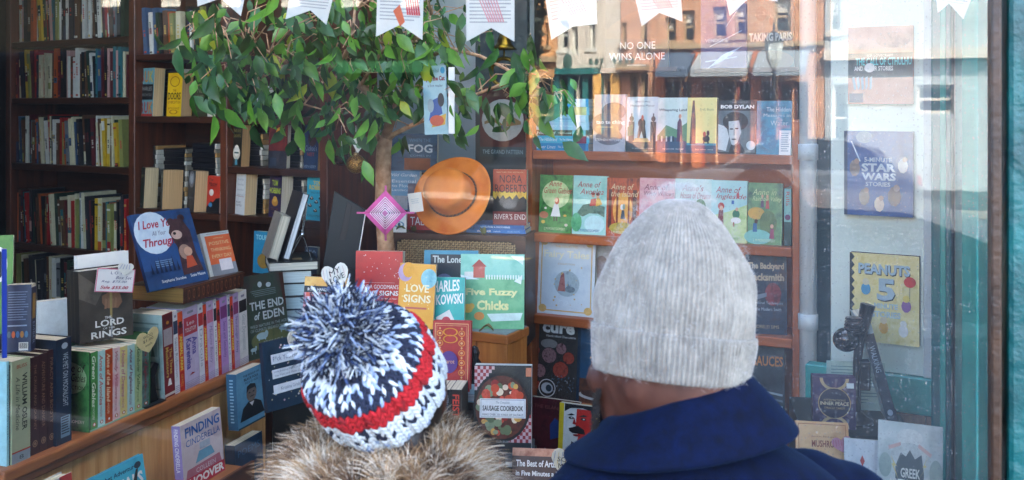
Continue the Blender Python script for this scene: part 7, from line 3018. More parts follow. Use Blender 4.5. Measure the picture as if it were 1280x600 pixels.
# street tree (dark) and lamp post
def street_tree(px, label, rad, zc, y=-20.6):
    d = FW + RT * ((px - 640) / FPX)
    s = (-y - CAM.y) / d.y
    x = CAM.x + d.x * s
    t = thing('street_tree', label, 'tree', Matrix.Translation((x, y, 0)))
    m = MB()
    m.tube([(0, 0, 0), (.03, 0, 1.5), (0, 0, zc)], [.16, .12, .07], C('#3a2c20', .9), 10)
    m.build('trunk', t, smooth=True)
    g = random.Random(int(px))
    V_, F_ = [], []
    for i in range(2600):
        a, b, q = g.uniform(0, 6.283), g.uniform(-1, 1), g.random() ** .4
        c = Vector((rad * .8 * q * math.cos(a) * math.sqrt(1 - b * b), rad * .8 * q * math.sin(a) * math.sqrt(1 - b * b), zc + rad * 1.7 * q * b + g.gauss(0, .1)))
        e1 = Vector((g.gauss(0, 1), g.gauss(0, 1), g.gauss(0, 1))).normalized() * .16
        e2 = e1.cross(Vector((g.gauss(0, 1), g.gauss(0, 1), g.gauss(0, 1)))).normalized() * .09
        n = len(V_)
        V_ += [c - e1, c + e2, c + e1, c - e2]
        F_.append((n, n + 1, n + 2, n + 3))
    m = MB()
    m.add(V_, F_, C('#101f12', .7))
    m.build('crown', t)


street_tree(629, 'dark street tree mirrored beside the brick buildings', 1.25, 4.2)
lp = thing('street_lamp', 'black street lamp mirrored before the brick building', 'street lamp', Matrix.Translation((CAM.x + (FW + RT * (327 / FPX)).x * ((20.2 - CAM.y) / (FW + RT * (327 / FPX)).y), -20.2, 0)))
BLK = C('#14181a', .4)
m = MB()
m.lathe([(.14, 0), (.14, .25), (.07, .5), (.05, .9), (.04, 2.75)], BLK, 16)
m.build('post', lp, smooth=True)
m = MB()
m.lathe([(.05, 2.75), (.16, 2.95), (.2, 3.3)], C('#b8c4c0', .2), 6)
m.build('lantern', lp)
m = MB()
m.lathe([(.23, 3.301), (.12, 3.48), (.03, 3.55), (.015, 3.72), (.0001, 3.74)], BLK, 6)
m.build('lantern_cap', lp)


def car(x, y, rz, hue, label, group=None):
    t = thing('parked_car', label, 'car', Matrix.Translation((x, y, -.125)) @ Matrix.Rotation(R_(rz), 4, 'Z'), group)
    bm_ = C(hue, .25, .03)
    gm_ = C('#15191c', .06, .05)
    lo = [(-2.2, .35), (-2.25, .6), (-2.15, .82), (-1.5, .93), (-1.0, .98), (1.2, .98), (2.0, .95), (2.2, .75), (2.2, .35)]
    hi = [(-1.05, .97), (-.35, 1.42), (.1, 1.5), (.95, 1.48), (1.45, 1.3), (1.75, .96)]
    m = MB()
    n = len(lo)
    rings = []
    for yy, ins in ((-.88, .04), (-.8, 0), (.8, 0), (.88, .04)):
        rings.append([(a * (1 - ins * .15), yy, b - (ins if b > .5 else -ins)) for a, b in lo])
    vs = [p for r in rings for p in r]
    fs = [tuple(range(n)), tuple(range(4 * n - 1, 3 * n - 1, -1))]
    for k_ in range(3):
        for i in range(n):
            fs.append((k_ * n + i, (k_ + 1) * n + i, (k_ + 1) * n + (i + 1) % n, k_ * n + (i + 1) % n))
    m.add(vs, fs, bm_)
    m.build('body', t, bevel=.03, seg=2)
    m = MB()
    h = len(hi)
    vs = [(a, -.78 + (b - .96) * .3, b) for a, b in hi] + [(a, .78 - (b - .96) * .3, b) for a, b in hi]
    m.add(vs, [tuple(range(h)), tuple(range(2 * h - 1, h - 1, -1))] + [(i, i + h, (i + 1) % h + h, (i + 1) % h) for i in range(h)], gm_)
    m.build('windows', t)
    m = MB()
    m.add([(a, yy, b + .006) for a, b in hi[1:5] for yy in (-.78 + (b - .96) * .3 - .01, .78 - (b - .96) * .3 + .01)], [(0, 1, 3, 2), (2, 3, 5, 4), (4, 5, 7, 6)], bm_)
    for a0, a1 in ((hi[0], hi[1]), (hi[4], hi[5]), ((.15, .97), (.1, 1.5))):
        for s in (-1, 1):
            q0 = (a0[0], s * (.785 - (a0[1] - .96) * .3), a0[1])
            q1 = (a1[0], s * (.785 - (a1[1] - .96) * .3), a1[1])
            m.tube([q0, q1], .035, bm_, 6)
    m.build('roof', t)
    for wx_ in (-1.4, 1.4):
        for s in (-1, 1):
            m = MB()
            Mr = Matrix.Translation((wx_, s * .8, .32)) @ Matrix.Rotation(R_(90), 4, 'X')
            m.lathe([(.2, -.1), (.31, -.1), (.32, -.06), (.32, .06), (.31, .1), (.2, .1)], C('#15151a', .8), 28, Mr)
            wo = m.build('wheel', t, smooth=True)
            m = MB()
            m.lathe([(.0001, -.07), (.2, -.09), (.2, .09), (.0001, .07)], C('#9a9ea2', .3, metal=.8), 20, Mr)
            m.build('rim', wo)
    for s in (-1, 1):
        m = MB()
        m.ell((-2.18, s * .62, .68), (.06, .18, .09), C('#d8dce0', .1))
        m.build('headlight', t, smooth=True)
        m = MB()
        m.ell((2.14, s * .66, .74), (.06, .14, .1), C('#a01814', .2))
        m.build('tail_light', t, smooth=True)


def mx_(px, y):
    """column of the photo -> x of a thing standing at street depth y and mirrored there"""
    d = FW + RT * ((px - 640) / FPX)
    return CAM.x + d.x * ((-y - CAM.y) / d.y)


car(mx_(925, -4.5), -4.5, 0, '#2c3034', 'grey car parked at the near kerb behind the couple')
car(mx_(985, -16.6), -16.6, 0, '#5a6066', 'mid grey car parked before the long stucco building')
car(mx_(742, -16.6), -16.6, 180, '#2a2e32', 'dark grey car parked before the white painted building')
# black van added to dim the mirrored left half and block low light
VX = mx_(548, -4.3)
van = thing('added_van', 'tall black van added at the near kerb to darken the mirrored left half', 'van', Matrix.Translation((VX - 2.8, -4.3, -.125)))
VB, VG = C('#0b0d10', .7, .05, spec=.15), C('#0a0c0e', .4, .05, spec=.15)
side = [(-2.75, .38), (2.45, .38), (2.8, .55), (2.78, 1.0), (2.3, 1.2), (1.75, 2.15), (1.3, 2.4), (-2.6, 2.42), (-2.75, 2.3)]
m = MB()
m.prism(side, -.95, .95, VB)
m.build('body', van, bevel=.06, seg=3)
for s in (-1, 1):
    m = MB()
    q = [(1.0, 1.3), (2.1, 1.3), (1.68, 2.05), (1.0, 2.05)]
    m.prism(q, s * .952 - .004, s * .952 + .004, VG)
    m.build('window', van)
    m = MB()
    m.ell((2.7, s * .7, .82), (.1, .16, .1), C('#b8bcc0', .1))
    m.build('headlight', van, smooth=True)
m = MB()
m.add([(2.29, -.8, 1.22), (2.29, .8, 1.22), (1.8, .74, 2.1), (1.8, -.74, 2.1)], [(0, 1, 2, 3)], VG)
o = m.build('windscreen', van, Matrix.Translation((.012, 0, .008)))
for wx_ in (-1.7, 1.7):
    for s in (-1, 1):
        m = MB()
        Mr = Matrix.Translation((wx_, s * .86, .34)) @ Matrix.Rotation(R_(90), 4, 'X')
        m.lathe([(.2, -.12), (.33, -.12), (.34, -.07), (.34, .07), (.33, .12), (.2, .12)], C('#15151a', .8), 28, Mr)
        wo = m.build('wheel', van, smooth=True)
        m = MB()
        m.lathe([(.0001, -.09), (.2, -.11), (.2, .11), (.0001, .09)], C('#5a5e62', .4, metal=.8), 20, Mr)
        m.build('rim', wo)
# ================================================================== THE COUPLE
SKN, nt, N, L, bb = newmat('skin')
n1 = noise(nt, 30, 4)
r_ = ramp(nt, [(.3, lin('#3a1c13')), (.7, lin('#513024'))])
L.new(n1.outputs['Fac'], r_.inputs['Fac'])
L.new(r_.outputs['Color'], bb.inputs['Base Color'])
bb.inputs['Roughness'].default_value = .5
bb.inputs['Subsurface Weight'].default_value = .1
bb.inputs['Subsurface Radius'].default_value = (.01, .004, .002)
n2 = noise(nt, 300, 4)
bump(nt, n2.outputs['Fac'], bb, .25, .001)


def limb(m, pts, rad, mat):
    m.tube(pts, rad, mat, 14)
    for p, r in zip(pts, rad):
        m.ell(p, (r, r, r), mat, 14, 8)


def body(root, H, headM, female=False):
    """one continuous figure facing +y, feet at z=0; headM places the head"""
    s = H / 1.75
    k_ = .9 if female else 1.0
    m = MB()
    V3 = lambda x, y, z: (x * s, y * s, z * s)
    m.ell(V3(0, 0, .98), (.165 * s, .115 * s, .14 * s), SKN)
    m.ell(V3(0, 0, 1.13), (.145 * s * k_, .105 * s, .17 * s), SKN)
    m.ell(V3(0, 0, 1.3), (.17 * s * k_, .12 * s, .18 * s), SKN)
    for q in (-1, 1):
        limb(m, [V3(q * .06, 0, 1.43), V3(q * .185 * k_, 0, 1.41)], [.06 * s, .055 * s], SKN)
        limb(m, [V3(q * .19 * k_, 0, 1.4), V3(q * .235, -.02, 1.12), V3(q * .225, .05, .88)], [.052 * s, .041 * s, .027 * s], SKN)
        hx, hy, hz = q * .222, .065, .82
        m.ell(V3(hx, hy, hz), (.016 * s, .042 * s, .05 * s), SKN)
        for f in range(4):
            y_ = hy - .028 + f * .02
            ln = (.062, .074, .078, .068)[f]
            limb(m, [V3(hx, y_, hz - .035), V3(hx - q * .004, y_ + .004, hz - .035 - ln * .5), V3(hx - q * .016, y_ + .006, hz - .035 - ln)], [.0085 * s, .008 * s, .007 * s], SKN)
        limb(m, [V3(hx, hy + .03, hz + .02), V3(hx - q * .012, hy + .06, hz - .01), V3(hx - q * .016, hy + .066, hz - .04)], [.011 * s, .0095 * s, .008 * s], SKN)
        limb(m, [V3(q * .09, 0, .95), V3(q * .1, .015, .5), V3(q * .1, -.02, .1)], [.085 * s, .058 * s, .042 * s], SKN)
        m.ell(V3(q * .105, .05, .045), (.042 * s, .12 * s, .04 * s), SKN)
    hd = lambda p: tuple(headM @ Vector(p))
    limb(m, [V3(0, -.005, 1.4), hd((0, -.02, -.08))], [.062 * s * k_, .056 * k_], SKN)
    m.ell((0, 0, 0), (.077, .098, .112), SKN, 24, 16, headM)
    m.ell((0, .035, -.06), (.058, .062, .062), SKN, 20, 12, headM)
    m.ell((0, .1, -.015), (.013, .02, .026), SKN, 12, 8, headM)
    m.ell((0, .085, .025), (.045, .018, .014), SKN, 12, 8, headM)
    m.ell((0, .088, -.062), (.026, .012, .007), SKN, 12, 8, headM)
    m.ell((0, .088, -.074), (.022, .012, .007), SKN, 12, 8, headM)
    for q in (-1, 1):
        m.ell((q * .04, .07, -.03), (.026, .028, .026), SKN, 12, 8, headM)
        m.ell((q * (.074 if not female else .076), -.008, -.008), (.008, .02, .03), SKN, 12, 8, headM)
    o = m.build('body', root)
    md = o.modifiers.new('skin', 'REMESH')
    md.mode = 'VOXEL'
    md.voxel_size = .0075
    md.use_smooth_shade = True
    sm = o.modifiers.new('soft', 'SMOOTH')
    sm.factor = .5
    sm.iterations = 4
    for q in (-1, 1):
        m = MB()
        m.ell((q * .032, .088, .004), (.012, .009, .007), C('#e8e4e0', .2), 12, 8, headM)
        m.ell((q * .032, .0955, .004), (.006, .003, .006), C('#2a1c14', .2), 12, 8, headM)
        m.build('eye', root, smooth=True)
    return o


def loft(m, secs, mat, n=40, ex=2.4, cap=True):
    """stack of rounded sections (cx, cy, z, rx, ry[, slope]) ; slope tips the ring: z += slope*x"""
    vs, fs = [], []
    for q in secs:
        cx, cy, z, rx, ry = q[:5]
        sl = q[5] if len(q) > 5 else 0
        sy_ = q[6] if len(q) > 6 else 0
        for i in range(n):
            g = 2 * math.pi * i / n
            c, s_ = math.cos(g), math.sin(g)
            x = rx * math.copysign(abs(c) ** (2 / ex), c)
            y = ry * math.copysign(abs(s_) ** (2 / ex), s_)
            vs.append((cx + x, cy + y, z + sl * x + sy_ * y))
    for i in range(len(secs) - 1):
        for j in range(n):
            fs.append((i * n + j, i * n + (j + 1) % n, (i + 1) * n + (j + 1) % n, (i + 1) * n + j))
    if cap:
        fs.append(tuple(range(n - 1, -1, -1)))
        fs.append(tuple(range((len(secs) - 1) * n, len(secs) * n)))
    m.add(vs, fs, mat)


def shoes(root, s, col):
    for q in (-1, 1):
        m = MB()
        loft(m, [(q * .105 * s, .045, 0, .05, .14), (q * .105 * s, .045, .03, .052, .142), (q * .105 * s, .03, .07, .046, .115), (q * .103 * s, -.02, .11, .048, .062), (q * .102 * s, -.022, .16, .052, .06)], C(col, .4), 24)
        m.build('shoe', root, smooth=True)
        

def trousers(root, s, col):
    m = MB()
    for q in (-1, 1):
        limb(m, [(q * .09 * s, 0, .98 * s), (q * .1 * s, .015, .5 * s), (q * .1 * s, -.02, .14 * s)], [.1 * s, .078 * s, .064 * s], col)
    m.ell((0, 0, .98 * s), (.182 * s, .132 * s, .13 * s), col)
    o = m.build('trousers', root)
    md = o.modifiers.new('cloth', 'REMESH')
    md.mode = 'VOXEL'
    md.voxel_size = .015
    md.use_smooth_shade = True


# ------------------------------------------------------------------ the man
dM = 1.25
pm_ = P(872, 600, dM)
yawM = R_(22 + 14)
man = thing('person', 'person in a pale grey ribbed beanie and navy wool coat looking into the window', 'person', Matrix.Translation((pm_.x, pm_.y, 0)) @ Matrix.Rotation(yawM, 4, 'Z'))
inv = man.matrix_basis.inverted()
hc = inv @ P(836, 420, dM)           # middle of the hat's brim region
headM = Matrix.Translation((hc.x, hc.y + .0, hc.z - .035)) @ Matrix.Rotation(R_(24), 4, 'Z') @ Matrix.Rotation(R_(3), 4, 'Y') @ Matrix.Rotation(R_(2), 4, 'X')
body(man, 1.72, headM)
shoes(man, .98, '#2a1c14')
trousers(man, .98, C('#20242c', .8))
NV, nt, N, L, bb = newmat('navy_wool')
n1 = noise(nt, 60, 9, rough=.75)
n2 = noise(nt, 420, 4)
r_ = ramp(nt, [(.3, lin('#00040f')), (.72, lin('#010d2c'))])
L.new(n1.outputs['Fac'], r_.inputs['Fac'])
L.new(r_.outputs['Color'], bb.inputs['Base Color'])
bb.inputs['Roughness'].default_value = .9
bb.inputs['Specular IOR Level'].default_value = .12
bb.inputs['Sheen Weight'].default_value = .05
bb.inputs['Sheen Roughness'].default_value = .4
bb.inputs['Sheen Tint'].default_value = (.2, .5, 1, 1)
bump(nt, n2.outputs['Fac'], bb, .5, .0015)
zc = hc.z - .10       # neck level (hat bottom ~ hc.z - .06)
hb = hc.z - .078
nx, ny = hc.x * .75, hc.y * .8
m = MB()
loft(m, [(0, 0, .72, .225, .15), (0, 0, .95, .215, .15), (0, 0, 1.15, .21, .145), (0, 0, 1.28, .222, .145), (.0, -.005, 1.36, .226, .138), (.0, -.008, 1.40, .215, .13), (nx * .3, -.008, 1.435, .188, .12), (nx * .5, -.006, 1.462, .15, .108), (nx * .8, ny * .5, 1.48, .118, .1), (nx, ny, 1.495, .098, .092)], NV, 56, 2.3)
ctex = bpy.data.textures.new('cloth_folds', 'CLOUDS')
ctex.noise_scale = .16
ctex.noise_depth = 2


def folds(o, k_=.014):
    dm = o.modifiers.new('folds', 'DISPLACE')
    dm.texture = ctex
    dm.texture_coords = 'LOCAL'
    dm.strength = k_
    dm.mid_level = .5


co_ = m.build('coat', man, smooth=True)
ss = co_.modifiers.new('fine', 'SUBSURF')
ss.levels = ss.render_levels = 2
folds(co_, .01)
for q in (-1, 1):
    m = MB()
    limb(m, [(q * .15, -.003, 1.385), (q * .2, -.006, 1.365), (q * .248, -.02, 1.1), (q * .228, .05, .87)], [.075, .077, .062, .052], NV)
    o = m.build('sleeve', man)
    md = o.modifiers.new('cloth', 'REMESH')
    md.mode = 'VOXEL'
    md.voxel_size = .011
    md.use_smooth_shade = True
    sm = o.modifiers.new('soft', 'SMOOTH')
    sm.iterations = 6
# collar: stands at the nape, folds over and spreads on the shoulders
m = MB()
ztop_ = hb + .010
SX = .3
loft(m, [(nx, ny, ztop_ - .05, .066, .07, SX, -.15), (nx, ny, ztop_ - .012, .071, .076, SX, -.25), (nx, ny, ztop_ - .001, .078, .083, SX, -.28), (nx, ny, ztop_ - .003, .086, .09, SX, -.28), (nx, ny, ztop_ - .016, .096, .1, SX * .9, -.26), (nx * .95, ny * .9, ztop_ - .032, .114, .11, SX * .7, -.24),
         (nx * .9, ny * .8, ztop_ - .048, .131, .121, SX * .45, -.2), (nx * .85, ny * .75, ztop_ - .060, .144, .130, SX * .3, -.17), (nx * .85, ny * .75, ztop_ - .0635, .1465, .132, SX * .28, -.16), (nx * .85, ny * .75, ztop_ - .067, .1455, .131, SX * .28, -.16), (nx * .85, ny * .75, ztop_ - .0685, .140, .125, SX * .28, -.16), (nx * .9, ny * .8, ztop_ - .058, .118, .108, SX * .3, -.16)], NV, 72, 2.1, cap=False)
o = m.build('collar', man, smooth=True)
ss = o.modifiers.new('fine', 'SUBSURF')
ss.levels = ss.render_levels = 2
folds(o, .006)

# beanie
BN, nt, N, L, bb = newmat('grey_melange_knit')
tc = N.new('ShaderNodeTexCoord')
n1 = noise(nt, 34, 6, rough=.7)
n2 = noise(nt, 190, 4, stretch=(1, 1, .35))
mx = N.new('ShaderNodeMath')
mx.operation = 'MULTIPLY_ADD'
mx.inputs[1].default_value = .55
L.new(n2.outputs['Fac'], mx.inputs[0])
L.new(n1.outputs['Fac'], mx.inputs[2])
r_ = ramp(nt, [(.5, lin('#57534b')), (.74, lin('#757066')), (1.0, lin('#8d887c'))])
L.new(mx.outputs[0], r_.inputs['Fac'])
L.new(r_.outputs['Color'], bb.inputs['Base Color'])
bb.inputs['Roughness'].default_value = .95
bb.inputs['Sheen Weight'].default_value = .35
bump(nt, n2.outputs['Fac'], bb, .7, .002)
sB = (94.5 * dM / FPX) / .107
NR = 104
nseg = NR * 5


def beanie(prof, n=nseg, amp=.0011):
    vs, fs = [], []
    for r, z, a_ in prof:
        for i in range(n):
            g = 2 * math.pi * i / n
            rr = r + amp * a_ * math.cos(NR * g) + min(1, r / .06) * (.0018 * math.sin(2 * g + z * 31 + 1) + .0013 * math.sin(5 * g - z * 47) + .0011 * math.sin(3 * g + z * 83))
            vs.append((rr * math.cos(g), rr * 1.1 * math.sin(g), z))
    for i in range(len(prof) - 1):
        for j in range(n):
            fs.append((i * n + j, i * n + (j + 1) % n, (i + 1) * n + (j + 1) % n, (i + 1) * n + j))
    return vs, fs


hatM = Matrix.Translation((hc.x + .001, hc.y, hc.z - .048)) @ Matrix.Rotation(R_(24), 4, 'Z') @ Matrix.Rotation(R_(9), 4, 'Y') @ Matrix.Rotation(R_(-3), 4, 'X')
def smooth_prof(pts, n):
    out = []
    for i in range(n + 1):
        t = i / n * (len(pts) - 1)
        a = min(int(t), len(pts) - 2)
        f = t - a
        p0, p1, p2, p3 = pts[max(a - 1, 0)], pts[a], pts[a + 1], pts[min(a + 2, len(pts) - 1)]
        q = [0.5 * (2 * p1[j] + (p2[j] - p0[j]) * f + (2 * p0[j] - 5 * p1[j] + 4 * p2[j] - p3[j]) * f * f + (3 * p1[j] - p0[j] - 3 * p2[j] + p3[j]) * f ** 3) for j in (0, 1)]
        out.append((max(q[0], 1e-5), q[1]))
    return out


main = smooth_prof([(.1035, .045), (.1055, .06), (.1066, .085), (.105, .115), (.0985, .143), (.0848, .172), (.067, .197), (.048, .217), (.0305, .2295), (.014, .2345), (.0001, .2355)], 34)
m = MB()
v, f = beanie([(r * sB * .99, z * .935, min(1, max(.15, r / .07))) for r, z in main])
m.add(v, f, BN)
hb_ = m.build('beanie', man, hatM, smooth=True)
cuff = smooth_prof([(.094, .004), (.097, -.001), (.1015, .0), (.104, .006), (.1065, .022), (.108, .04), (.1082, .05), (.107, .055), (.1035, .053)], 22)
m = MB()
v, f = beanie([(r * sB, z, 1.6) for r, z in cuff])
m.add(v, f, BN)
m.build('cuff', hb_, smooth=True)
# fuzz on the wool
nf = 4500
th_ = rng.uniform(0, 2 * math.pi, nf)
ti = rng.uniform(0, 1, nf) ** .8
prof_ = np.array([(r * sB, z) for r, z in cuff[4:20]] + [(r * sB * .99, z) for r, z in main[2:]])
ii = (ti * (len(prof_) - 2)).astype(int)
pr, pz = prof_[ii, 0], prof_[ii, 1] + rng.uniform(-.004, .004, nf)
root_ = np.stack([pr * np.cos(th_), pr * 1.1 * np.sin(th_), pz], 1)
dirn = np.stack([np.cos(th_), np.sin(th_), .25 + 1.2 * (pz > .18)], 1) + rng.normal(0, .9, (nf, 3))
dirn /= np.linalg.norm(dirn, axis=1, keepdims=True)
ln = rng.uniform(.003, .009, nf)
t_ = np.linspace(0, 1, 3)
paths = root_[:, None] + dirn[:, None] * (ln[:, None] * t_)[..., None]
paths[:, 2] += rng.normal(0, .0015, (nf, 3))
strands('fuzz', paths, np.full((nf, 3), .00013) * np.array([1, .8, .4]), np.zeros(nf, int), [C('#b4b4b0', .9)], hb_)
HR = C('#1a120d', .7, .3, 60)
# beard on the cheek and jaw
nh = 4200
ga = rng.uniform(-.35, math.pi + .35, nh)
gz = rng.uniform(-.1, -.035, nh)
pr = np.stack([.066 * np.cos(ga), .032 + .066 * np.sin(ga), gz], 1)
kp = (np.sin(ga) > .3)
pr = pr[kp]
nh = len(pr)
dn = np.stack([np.cos(ga[kp]) * .8, np.sin(ga[kp]) * .8, np.full(nh, -.7)], 1) + rng.normal(0, .3, (nh, 3))
dn /= np.linalg.norm(dn, axis=1, keepdims=True)
paths = pr[:, None] + dn[:, None] * (rng.uniform(.003, .008, nh)[:, None] * t_)[..., None]
strands('beard', paths, np.full((nh, 3), .0005) * np.array([1, .8, .3]), np.zeros(nh, int), [HR], man, headM)

# ------------------------------------------------------------------ the woman
dW = 1.36
pw_ = P(478, 600, dW)
wom = thing('person', 'person in a knitted pompom hat and shaggy fur collar looking into the window', 'person', Matrix.Translation((pw_.x, pw_.y, 0)) @ Matrix.Rotation(R_(22 - 6), 4, 'Z'))
inv = wom.matrix_basis.inverted()
bc = P(484, 490, dW)                 # middle of the hat's brim ring
axw = (RT * -.30 + UP * .70 + FW * -.65).normalized()
hcW = inv @ (bc - axw * .0)
axl = (inv.to_3x3() @ axw).normalized()
yl = (Vector((0, 1, 0)) - axl * axl.y).normalized()
xl_ = yl.cross(axl)
HM = Matrix(((xl_.x, yl.x, axl.x, hcW.x), (xl_.y, yl.y, axl.y, hcW.y), (xl_.z, yl.z, axl.z, hcW.z), (0, 0, 0, 1)))
headW = Matrix.Translation(hcW) @ Matrix.Rotation(R_(-8), 4, 'X') @ Matrix.Translation((0, .035, .0)) @ Matrix.Diagonal((.94, .94, .94, 1))
body(wom, 1.60, headW, True)
shoes(wom, .92, '#1a1614')
trousers(wom, .92, C('#1c222c', .8))
CT = C('#2a2622', .9, .2, 40)
m = MB()
loft(m, [(0, 0, .6, .22, .16), (0, 0, .85, .205, .15), (0, 0, 1.05, .18, .13), (0, 0, 1.18, .19, .13), (0, 0, 1.27, .188, .122), (0, 0, 1.32, .165, .11), (0, 0, 1.36, .12, .095)], CT, 48, 2.3)
m.build('coat', wom, smooth=True)
for q in (-1, 1):
    m = MB()
    limb(m, [(q * .145, 0, 1.27), (q * .175, 0, 1.25), (q * .22, -.02, 1.02), (q * .205, .05, .82)], [.062, .062, .052, .045], CT)
    o = m.build('sleeve', wom)
    md = o.modifiers.new('cloth', 'REMESH')
    md.mode = 'VOXEL'
    md.voxel_size = .011
    md.use_smooth_shade = True
# hair under the hat
m = MB()
HRW = C('#17100c', .5, .3, 60)
m.ell((0, -.012, .0), (.082, .098, .105), HRW, 24, 16, headW)
m.ell((0, -.04, -.07), (.07, .05, .07), HRW, 20, 12, headW)
m.build('hair', wom, smooth=True)

# hat: a lining with knitted stitches as real loops
RBW = 81 * dW / FPX * .97
ht = None
KW = [C('#b2b8ba', .95, .1, 60), C('#0e162a', .95, .2, 60), C('#980a14', .95, .15, 60), C('#7f8fa8', .95, .15, 60), C('#74070f', .95, .2, 60)]
pf = smooth_prof([(.96, .0), (1.0, .01), (1.02, .03), (1.02, .06), (.99, .08), (.9, .098), (.72, .108), (.4, .114), (.001, .116)], 60)
pf = [(r * RBW, z) for r, z in pf]
acc = [0]
for i in range(1, len(pf)):
    acc.append(acc[-1] + math.hypot(pf[i][0] - pf[i - 1][0], pf[i][1] - pf[i - 1][1]))
tot = acc[-1]


def at_s(s):
    for i in range(1, len(acc)):
        if acc[i] >= s:
            f = (s - acc[i - 1]) / (acc[i] - acc[i - 1])
            r = pf[i - 1][0] + f * (pf[i][0] - pf[i - 1][0])
            z = pf[i - 1][1] + f * (pf[i][1] - pf[i - 1][1])
            dr, dz = pf[i][0] - pf[i - 1][0], pf[i][1] - pf[i - 1][1]
            l_ = math.hypot(dr, dz)
            return r, z, dr / l_, dz / l_
    return pf[-1][0], pf[-1][1], -1, 0


m = MB()
m.lathe([(r * .965, z - .001) for r, z in pf], C('#4a5568', .95, .3, 80), 64)
ht = m.build('pompom_hat', wom, HM, smooth=True)
# unit ellipsoid for a stitch
ue = []
for i in range(5):
    for j in range(6):
        a, b = math.pi * i / 4, 2 * math.pi * j / 6
        ue.append((math.sin(a) * math.cos(b), math.sin(a) * math.sin(b), math.cos(a)))
ue = np.array(ue)
uf = np.array([(i * 6 + j, i * 6 + (j + 1) % 6, (i + 1) * 6 + (j + 1) % 6, (i + 1) * 6 + j) for i in range(4) for j in range(6)])
VV, FF_, MM = [], [], []
rs = .0098
NC = 52
row_ = 0
s = .004
gk = random.Random(5)
while s < tot - .03:
    r, z, tr_, tz = at_s(s)
    nc = NC if r > RBW * .8 else max(10, int(NC * r / RBW))
    fs_ = s / tot
    for j in range(nc):
        for side in (-1, 1):
            g = 2 * math.pi * (j + .5 + side * .23) / nc
            rib = 1 + (.03 * math.cos(2 * math.pi * j / 4 + .3) if s < .09 else .006 * gk.uniform(-1, 1))
            er = np.array([math.cos(g), math.sin(g), 0])
            et = np.array([-math.sin(g), math.cos(g), 0])
            up_ = er * tr_ + np.array([0, 0, tz])
            nr_ = er * tz - np.array([0, 0, tr_])
            tl = .42 * side
            ax_ = up_ * math.cos(tl) + et * math.sin(tl)
            bx_ = np.cross(nr_, ax_)
            c = er * r * rib + np.array([0, 0, z]) + nr_ * .0005
            wst = math.pi * r / nc
            L3 = np.array([[wst * .66], [.0034], [rs * .84]])
            Bm = np.stack([bx_, nr_, ax_])
            V_ = c + (ue * L3.T) @ Bm
            b = len(VV) * len(ue)
            VV.append(V_)
            FF_.append(uf + b)
            q = gk.random()
            if s < .030:
                k_ = 0 if q < .92 else 3
            elif s < .042:
                k_ = 1 if q < .5 else (0 if q < .85 else 3)
            elif s < .057:
                k_ = 0 if q < .85 else 1
            elif s < .09:
                k_ = 2 if q < .85 else 4
            else:
                k_ = 1 if q < .52 else (0 if q < .78 else 3)
            MM.append(np.full(len(uf), k_))
    s += rs
    row_ += 1
np_mesh('stitches', np.concatenate(VV), np.concatenate(FF_), np.concatenate(MM), KW, ht)

# pompom
npm = 6400
u = rng.normal(0, 1, (npm, 3))
u /= np.linalg.norm(u, axis=1, keepdims=True)
pc = np.array([-.002, .0, .116 + .030])
RP = 49 * (dW - .1) / FPX
Ln = rng.uniform(.8, 1.08, npm) * RP * np.where(u[:, 2] < -.3, .72, 1.0)
lv = 6
t_ = np.linspace(.3, 1, lv)
bend = rng.normal(0, .34, (npm, 3))
paths = pc + u[:, None] * (Ln[:, None] * t_)[..., None] + bend[:, None] * (Ln[:, None] * (t_ ** 2.2) * .55)[..., None]
curl = rng.normal(0, 1, (npm, 3))
paths += curl[:, None] * (np.sin(t_ * 7)[None] * .006 * t_)[..., None]
rad = np.full((npm, lv), .0013) * np.array([.9, 1, 1.05, 1.1, 1.0, .55]) * rng.uniform(.8, 1.25, (npm, 1))
mi = rng.choice(4, npm, p=[.28, .42, .16, .14])
# colours run in tufts
tf = np.sin(u[:, 0] * 6 + 1) + np.sin(u[:, 1] * 7) + np.sin(u[:, 2] * 6 + 2)
mi = np.where((tf > 1.0) & (rng.uniform(0, 1, npm) < .35), 0, mi)
mi = np.where((tf < -1.0) & (rng.uniform(0, 1, npm) < .4), 1, mi)
strands('pompom', paths, rad, mi, [KW[0], KW[1], KW[3], C('#2c3f66', .95, .2, 60)], ht, sides=4)

# fur collar
FURC = [C('#a8865c', .8, .2, 40), C('#6e4e32', .8, .2, 40), C('#d8c8b0', .8, .15, 40), C('#3a2a20', .8, .2, 40), C('#8a6f54', .8, .2, 40)]
cz = (inv @ P(470, 600, dW)).z
fc = np.array([hcW.x * .5, -.01, cz - .018])
RX, RY = .088, .08


def ring_pt(th, ph):
    """surface of the collar roll"""
    tx, ty = np.cos(th), np.sin(th)
    rr = .052
    a = rr * np.cos(ph)
    h = rr * 1.25 * np.sin(ph)
    dip = -.012 * (np.sin(th) * -1)
    return np.stack([fc[0] + (RX + a) * tx, fc[1] + (RY + a) * ty, fc[2] + h - .012 * (a / rr) + dip], -1)


